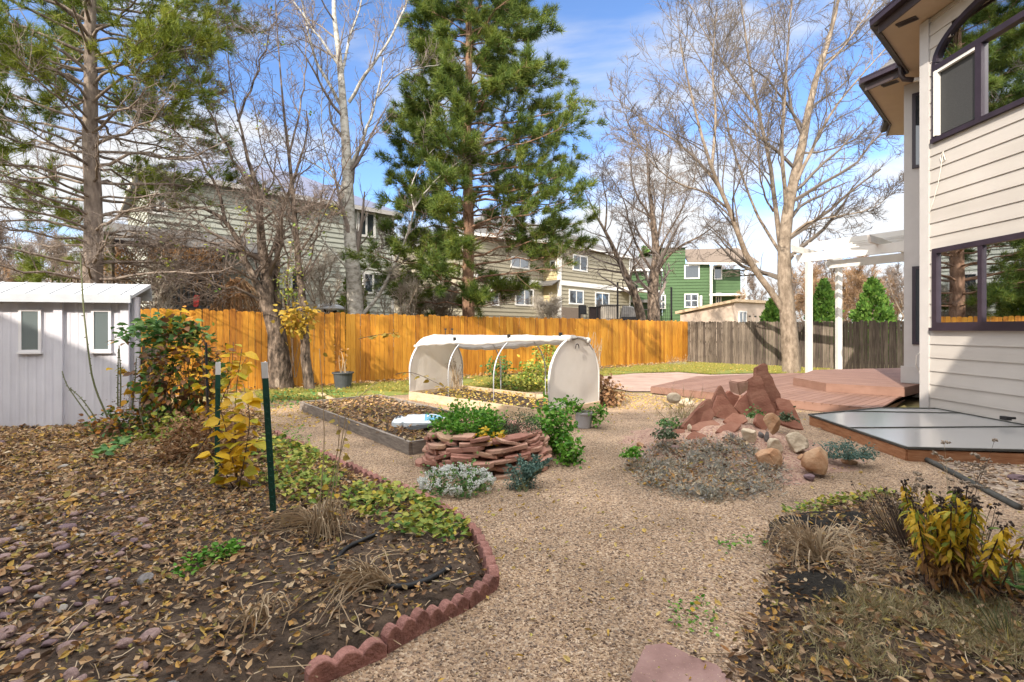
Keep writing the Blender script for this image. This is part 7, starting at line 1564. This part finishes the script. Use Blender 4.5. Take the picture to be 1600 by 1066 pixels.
# ---- grey mat plants on the front of the rock mound
MP = [P(*R1(x, y), onmound(*R1(x, y))) for x, y in ((30, 700), (150, 600), (330, 570), (560, 560), (760, 560), (840, 640), (1000, 720), (1010, 800), (960, 880), (760, 920), (520, 940), (300, 900), (120, 840))]
gm = np.random.default_rng(60); t = thing('grey_santolina', 'spreading mat of grey green woolly foliage on the front of the rock pile', 'plant', tuple(MP[0]))
cl = scatter([tuple(p)[:2] for p in MP], 230); n = 11000; i = gm.integers(0, len(cl), n); xy = cl[i] + gm.normal(0, .045, (n, 2)); z = np.maximum(moundz(xy[:, 0], xy[:, 1]), 0); dd = np.c_[(xy - cl[i]) * 16, np.full(n, .45)] + gm.normal(0, .4, (n, 3))
mb = MB(); mb.inst(BLADE, np.c_[xy, z + np.clip(.075 - 14 * ((xy - cl[i]) ** 2).sum(1), 0, .1) * gm.uniform(.3, 1.1, n)], rots(dd), np.c_[gm.uniform(.025, .06, n), gm.uniform(.14, .30, n), gm.uniform(.03, .08, n)]); mb.build('foliage', M['mat_grey'], t)
xy = scatter([tuple(p)[:2] for p in MP], 700); z = np.maximum(moundz(xy[:, 0], xy[:, 1]), 0); mb = MB(); mb.inst(CURL, np.c_[xy, z + .05], rots(rdir(len(xy), -.3, .5), UP, .8), gm.uniform(.03, .06, len(xy))); o = mb.build('mat_leaves', M['litter']); tag(o, 'small tan dead leaves caught in the grey mat plant', 'leaf litter', kind='stuff')
for x, y, Y, r_, m, lab, sd_ in ((295, 462, 6.3, .12, 'leaf_top', 'small dark green tuft at left foot of the rock pile', 61), (840, 408, 6.35, .09, 'leaf_top', 'small green tuft in the middle of the rock pile', 62), (75, 655, 5.2, .09, 'parsley', 'small green tuft at the left edge of grey mat', 64), (1040, 430, 6.1, .09, 'herb_dark', 'small grey green tuft beside the tan pointed boulder', 65), (265, 530, 5.8, .16, 'herb_dark', 'low dull green plant by the pinkish stone', 66)):
    px, py = R1(x, y); b = P(px, py, Y); bush('rock_plant', lab, 'plant', b, tuple(b + Vector((0, 0, .03))), (r_, r_, .06), 170, .045, M[m], M['stem_green'], nst=4, seed=sd_, clump=10, cs=.03)
px, py = R1(1400, 610); b = P(px, py + 12, 5.35); g = np.random.default_rng(67)
bush('blue_spurge', 'blue green creeping spurge at the right of the rock pile', 'plant', b, (b.x + .02, b.y, b.z + .06), (.30, .14, .09), 1500, .03, M['spurge'], M['stem_green'], tm=LEAF4, nst=12, seed=67, clump=22, cs=.035)
px, py = R1(410, 420); b = P(px, py, 6.6); bush('dry_grass_tuft', 'dry grass tuft behind the left slanting slab', 'plant', b, tuple(b + Vector((-.08, 0, .06))), (.2, .15, .12), 260, .16, M['mat_olive'], M['straw'], tm=BLADE, nst=4, seed=68, zl=(.4, 1.4))
# ---- right flower bed
b = Gz(1482, 940); t = thing('yellow_perennial', 'clump of upright stems with yellow and brown wilting leaves in the right bed', 'plant', tuple(b)); g = np.random.default_rng(70); st = []; la = []; da = []; lb = []; db = []; sh = []
for i in range(30):
    o = np.r_[g.normal(0, .062), g.normal(0, .05), 0]; h = g.uniform(.42, .60); tp_ = np.array(b) + o * 2.1 + [0, 0, h]; pp = smooth_pts([np.array(b) + o, np.array(b) + o * 1.5 + [0, 0, h * .5], tp_], 9); st.append(pp)
    for (lo_, hi_, n, A, D) in ((3.6, 7.9, 34, la, da), (1.6, 4.8, 20, lb, db)):
        f = g.uniform(lo_, hi_, n); ii = f.astype(int); A.append(pp[ii] + (pp[ii + 1] - pp[ii]) * (f - ii)[:, None]); D.append(rdir(n, -.7, .15))
    sh.append(tp_ + g.normal(0, .012, (5, 3)))
mb = MB(); mb.tubes(np.array(st), np.full((30, 9), .0045), 4); mb.build('stems', M['stem_dark'], t)
la = np.concatenate(la); mb = MB(); mb.inst(WILT, la, rots(np.concatenate(da), UP, .3), np.c_[g.uniform(.05, .09, len(la)), g.uniform(.07, .11, len(la)), g.uniform(.05, .09, len(la))]); mb.build('yellow_leaves', M['ywilt'], t)
lb = np.concatenate(lb); mb = MB(); mb.inst(WILT, lb, rots(np.concatenate(db), UP, .4), np.c_[g.uniform(.05, .09, len(lb)), g.uniform(.05, .09, len(lb)), g.uniform(.06, .10, len(lb))]); mb.build('brown_leaves', M['bwilt'], t)
sh = np.concatenate(sh); mb = MB(); mb.inst(OCTA, sh, rots(rdir(len(sh))), g.uniform(.012, .022, len(sh))); mb.build('seed_heads', M['seed'], t)['kind'] = 'stuff'
def stems(name, label, px, py, n, h, sp, m, head=None, hs=.02, seed=0, lean=(0, 0), branch=0, sr=.003):
    g = np.random.default_rng(seed); b = Gz(px, py); t = thing(name, label, 'dry plant', tuple(b)); st = []; tips = []
    for i in range(n):
        o = np.r_[g.normal(0, sp * .4, 2), 0]; hh_ = h * g.uniform(.55, 1.1); e = np.array(b) + o * 2.4 + [lean[0] * hh_, lean[1] * hh_, hh_]; st.append(smooth_pts([np.array(b) + o, (np.array(b) + o + e) / 2 + g.normal(0, .02, 3), e], 6)); tips.append(e)
    Pn = np.array(st); R = np.tile(np.linspace(sr, sr * .6, 6), (n, 1)); mb = MB(); mb.tubes(Pn, R, 4)
    if branch: B, BR = spawn(Pn, R, branch, t0=.45, ang=.5, lr=.3, rf=.8, K=4, wob=.1, trop=(0, 0, .2), rmin=.0015, fall=.2); mb.tubes(B, BR, 3); tips = list(B[:, -1]) + tips
    mb.build('stems', M[m], t)
    if head and (branch or n <= 30):
        for tp_ in tips[:60]: mb = MB(); q = np.array(tp_) + g.normal(0, hs * .5, (9, 3)) * [1, 1, .4]; mb.inst(OCTA, q, rots(rdir(9)), hs * g.uniform(.6, 1, 9)); mb.build('seed_head', M[head], t)
    elif head: q = np.array(tips); q = np.repeat(q, 4, 0) + g.normal(0, hs * .5, (len(q) * 4, 3)); mb = MB(); mb.inst(OCTA, q, rots(rdir(len(q))), hs * g.uniform(.5, 1, len(q))); mb.build('seed_heads', M[head], t)['kind'] = 'stuff'
    return t
stems('dry_perennial', 'dense tuft of dark dry stems left of the yellow wilting plant', 1430, 868, 120, .34, .14, 'stem_dark', 'seed', .014, 71, (-.12, 0))
stems('dry_perennial', 'pale dry stems fanning left behind the dark dry tuft', 1410, 850, 70, .30, .12, 'straw', None, .01, 72, (-.35, .05))
stems('dry_yarrow', 'tall dry branching flower stem standing before the well cover', 1452, 905, 4, .74, .06, 'straw', 'dryseed', .022, 73, (.08, .05), 7)
stems('dry_yarrow', 'leaning dry flower stem pointing right over the river pebbles', 1475, 905, 2, .74, .04, 'stem_dark', 'dryseed', .022, 74, (.42, .05), 5)
stems('dry_perennial', 'dark brown seed heads rising right of the yellow plant', 1520, 880, 26, .34, .09, 'stem_dark', 'seed', .018, 75)
stems('dry_grass', 'tan dry tuft in the middle of the right flower bed', 1275, 870, 80, .15, .22, 'straw', None, .01, 76)
patch('bed_cover', 'pale olive grassy ground cover in the bottom right corner', [(1180, 1085), (1215, 1000), (1300, 950), (1400, 920), (1480, 940), (1580, 960), (1640, 1085)], 2300, .06, M['mat_olive'], rbz, .03, tm=ROSE, seed=80, zr=(.3, 1.3), thr=.05)
patch('bed_cover', 'thin yellow green ground cover along the top edge of the right bed', [(1220, 800), (1300, 780), (1390, 770), (1400, 785), (1310, 800), (1240, 815)], 420, .04, M['cover'], rbz, .05, seed=81)
patch('bed_cover', 'tan and olive litter cover beside the compost patches', [(1200, 870), (1300, 850), (1400, 860), (1440, 920), (1360, 950), (1300, 900), (1215, 900)], 1500, .07, M['straw'], rbz, .05, tm=BLADE, seed=82)
def fern(label, px, py, seed, m='leaf_top', L=.32, n=9):
    g = np.random.default_rng(seed); b = Gz(px, py); t = thing('fern', label, 'fern', tuple(b)); st = []; lv = []; ld = []; ls = []
    for i in range(n):
        a = g.uniform(0, 6.28); l = L * g.uniform(.7, 1.1); pp = np.array([np.array(b) + np.array([math.cos(a) * l * q, math.sin(a) * l * q, .03 + l * (.8 * q - .65 * q * q)]) for q in np.linspace(0, 1, 9)]); st.append(pp); sd_ = np.array([-math.sin(a), math.cos(a), .0])
        for f in np.linspace(.8, 7.9, 34):
            j = int(f); p = pp[j] + (pp[j + 1] - pp[j]) * (f - j)
            for s in (-1, 1): lv.append(p); ld.append(sd_ * s + unit(pp[-1] - pp[0]) * .5 + [0, 0, .1]); ls.append(.075 * math.sin(PI * (f + .6) / 9) + .012)
    mb = MB(); mb.tubes(np.array(st), np.full((n, 9), .0025), 3); mb.build('stems', M['stem_green'], t); mb = MB(); mb.inst(LEAF4, np.array(lv), rots(np.array(ld), UP, .2), np.c_[ls, np.array(ls) * .22, ls]); mb.build('fronds', M[m], t)
fern('feathery green fern at right edge beside the yellow plant', 1590, 935, 90, L=.26, n=7)
stems('green_sprig', 'upright green sprigs in the bottom right corner', 1585, 1020, 30, .16, .12, 'stem_green', None, .01, 92)

xy = scatter(RB, 1500); mb = MB(); z = rbz(xy[:, 0], xy[:, 1]); k = z > -.02; xy = xy[k]; z = z[k]; n = len(xy)
mb.inst(CURL, np.c_[xy, z + rng.uniform(.03, .07, n)], rots(rdir(n, -.4, .4), UP, .8), rng.uniform(.022, .055, n)); o = mb.build('bed_top_leaves', M['litter']); tag(o, 'dead tan leaves caught on top of the right bed ground cover', 'leaf litter', kind='stuff')
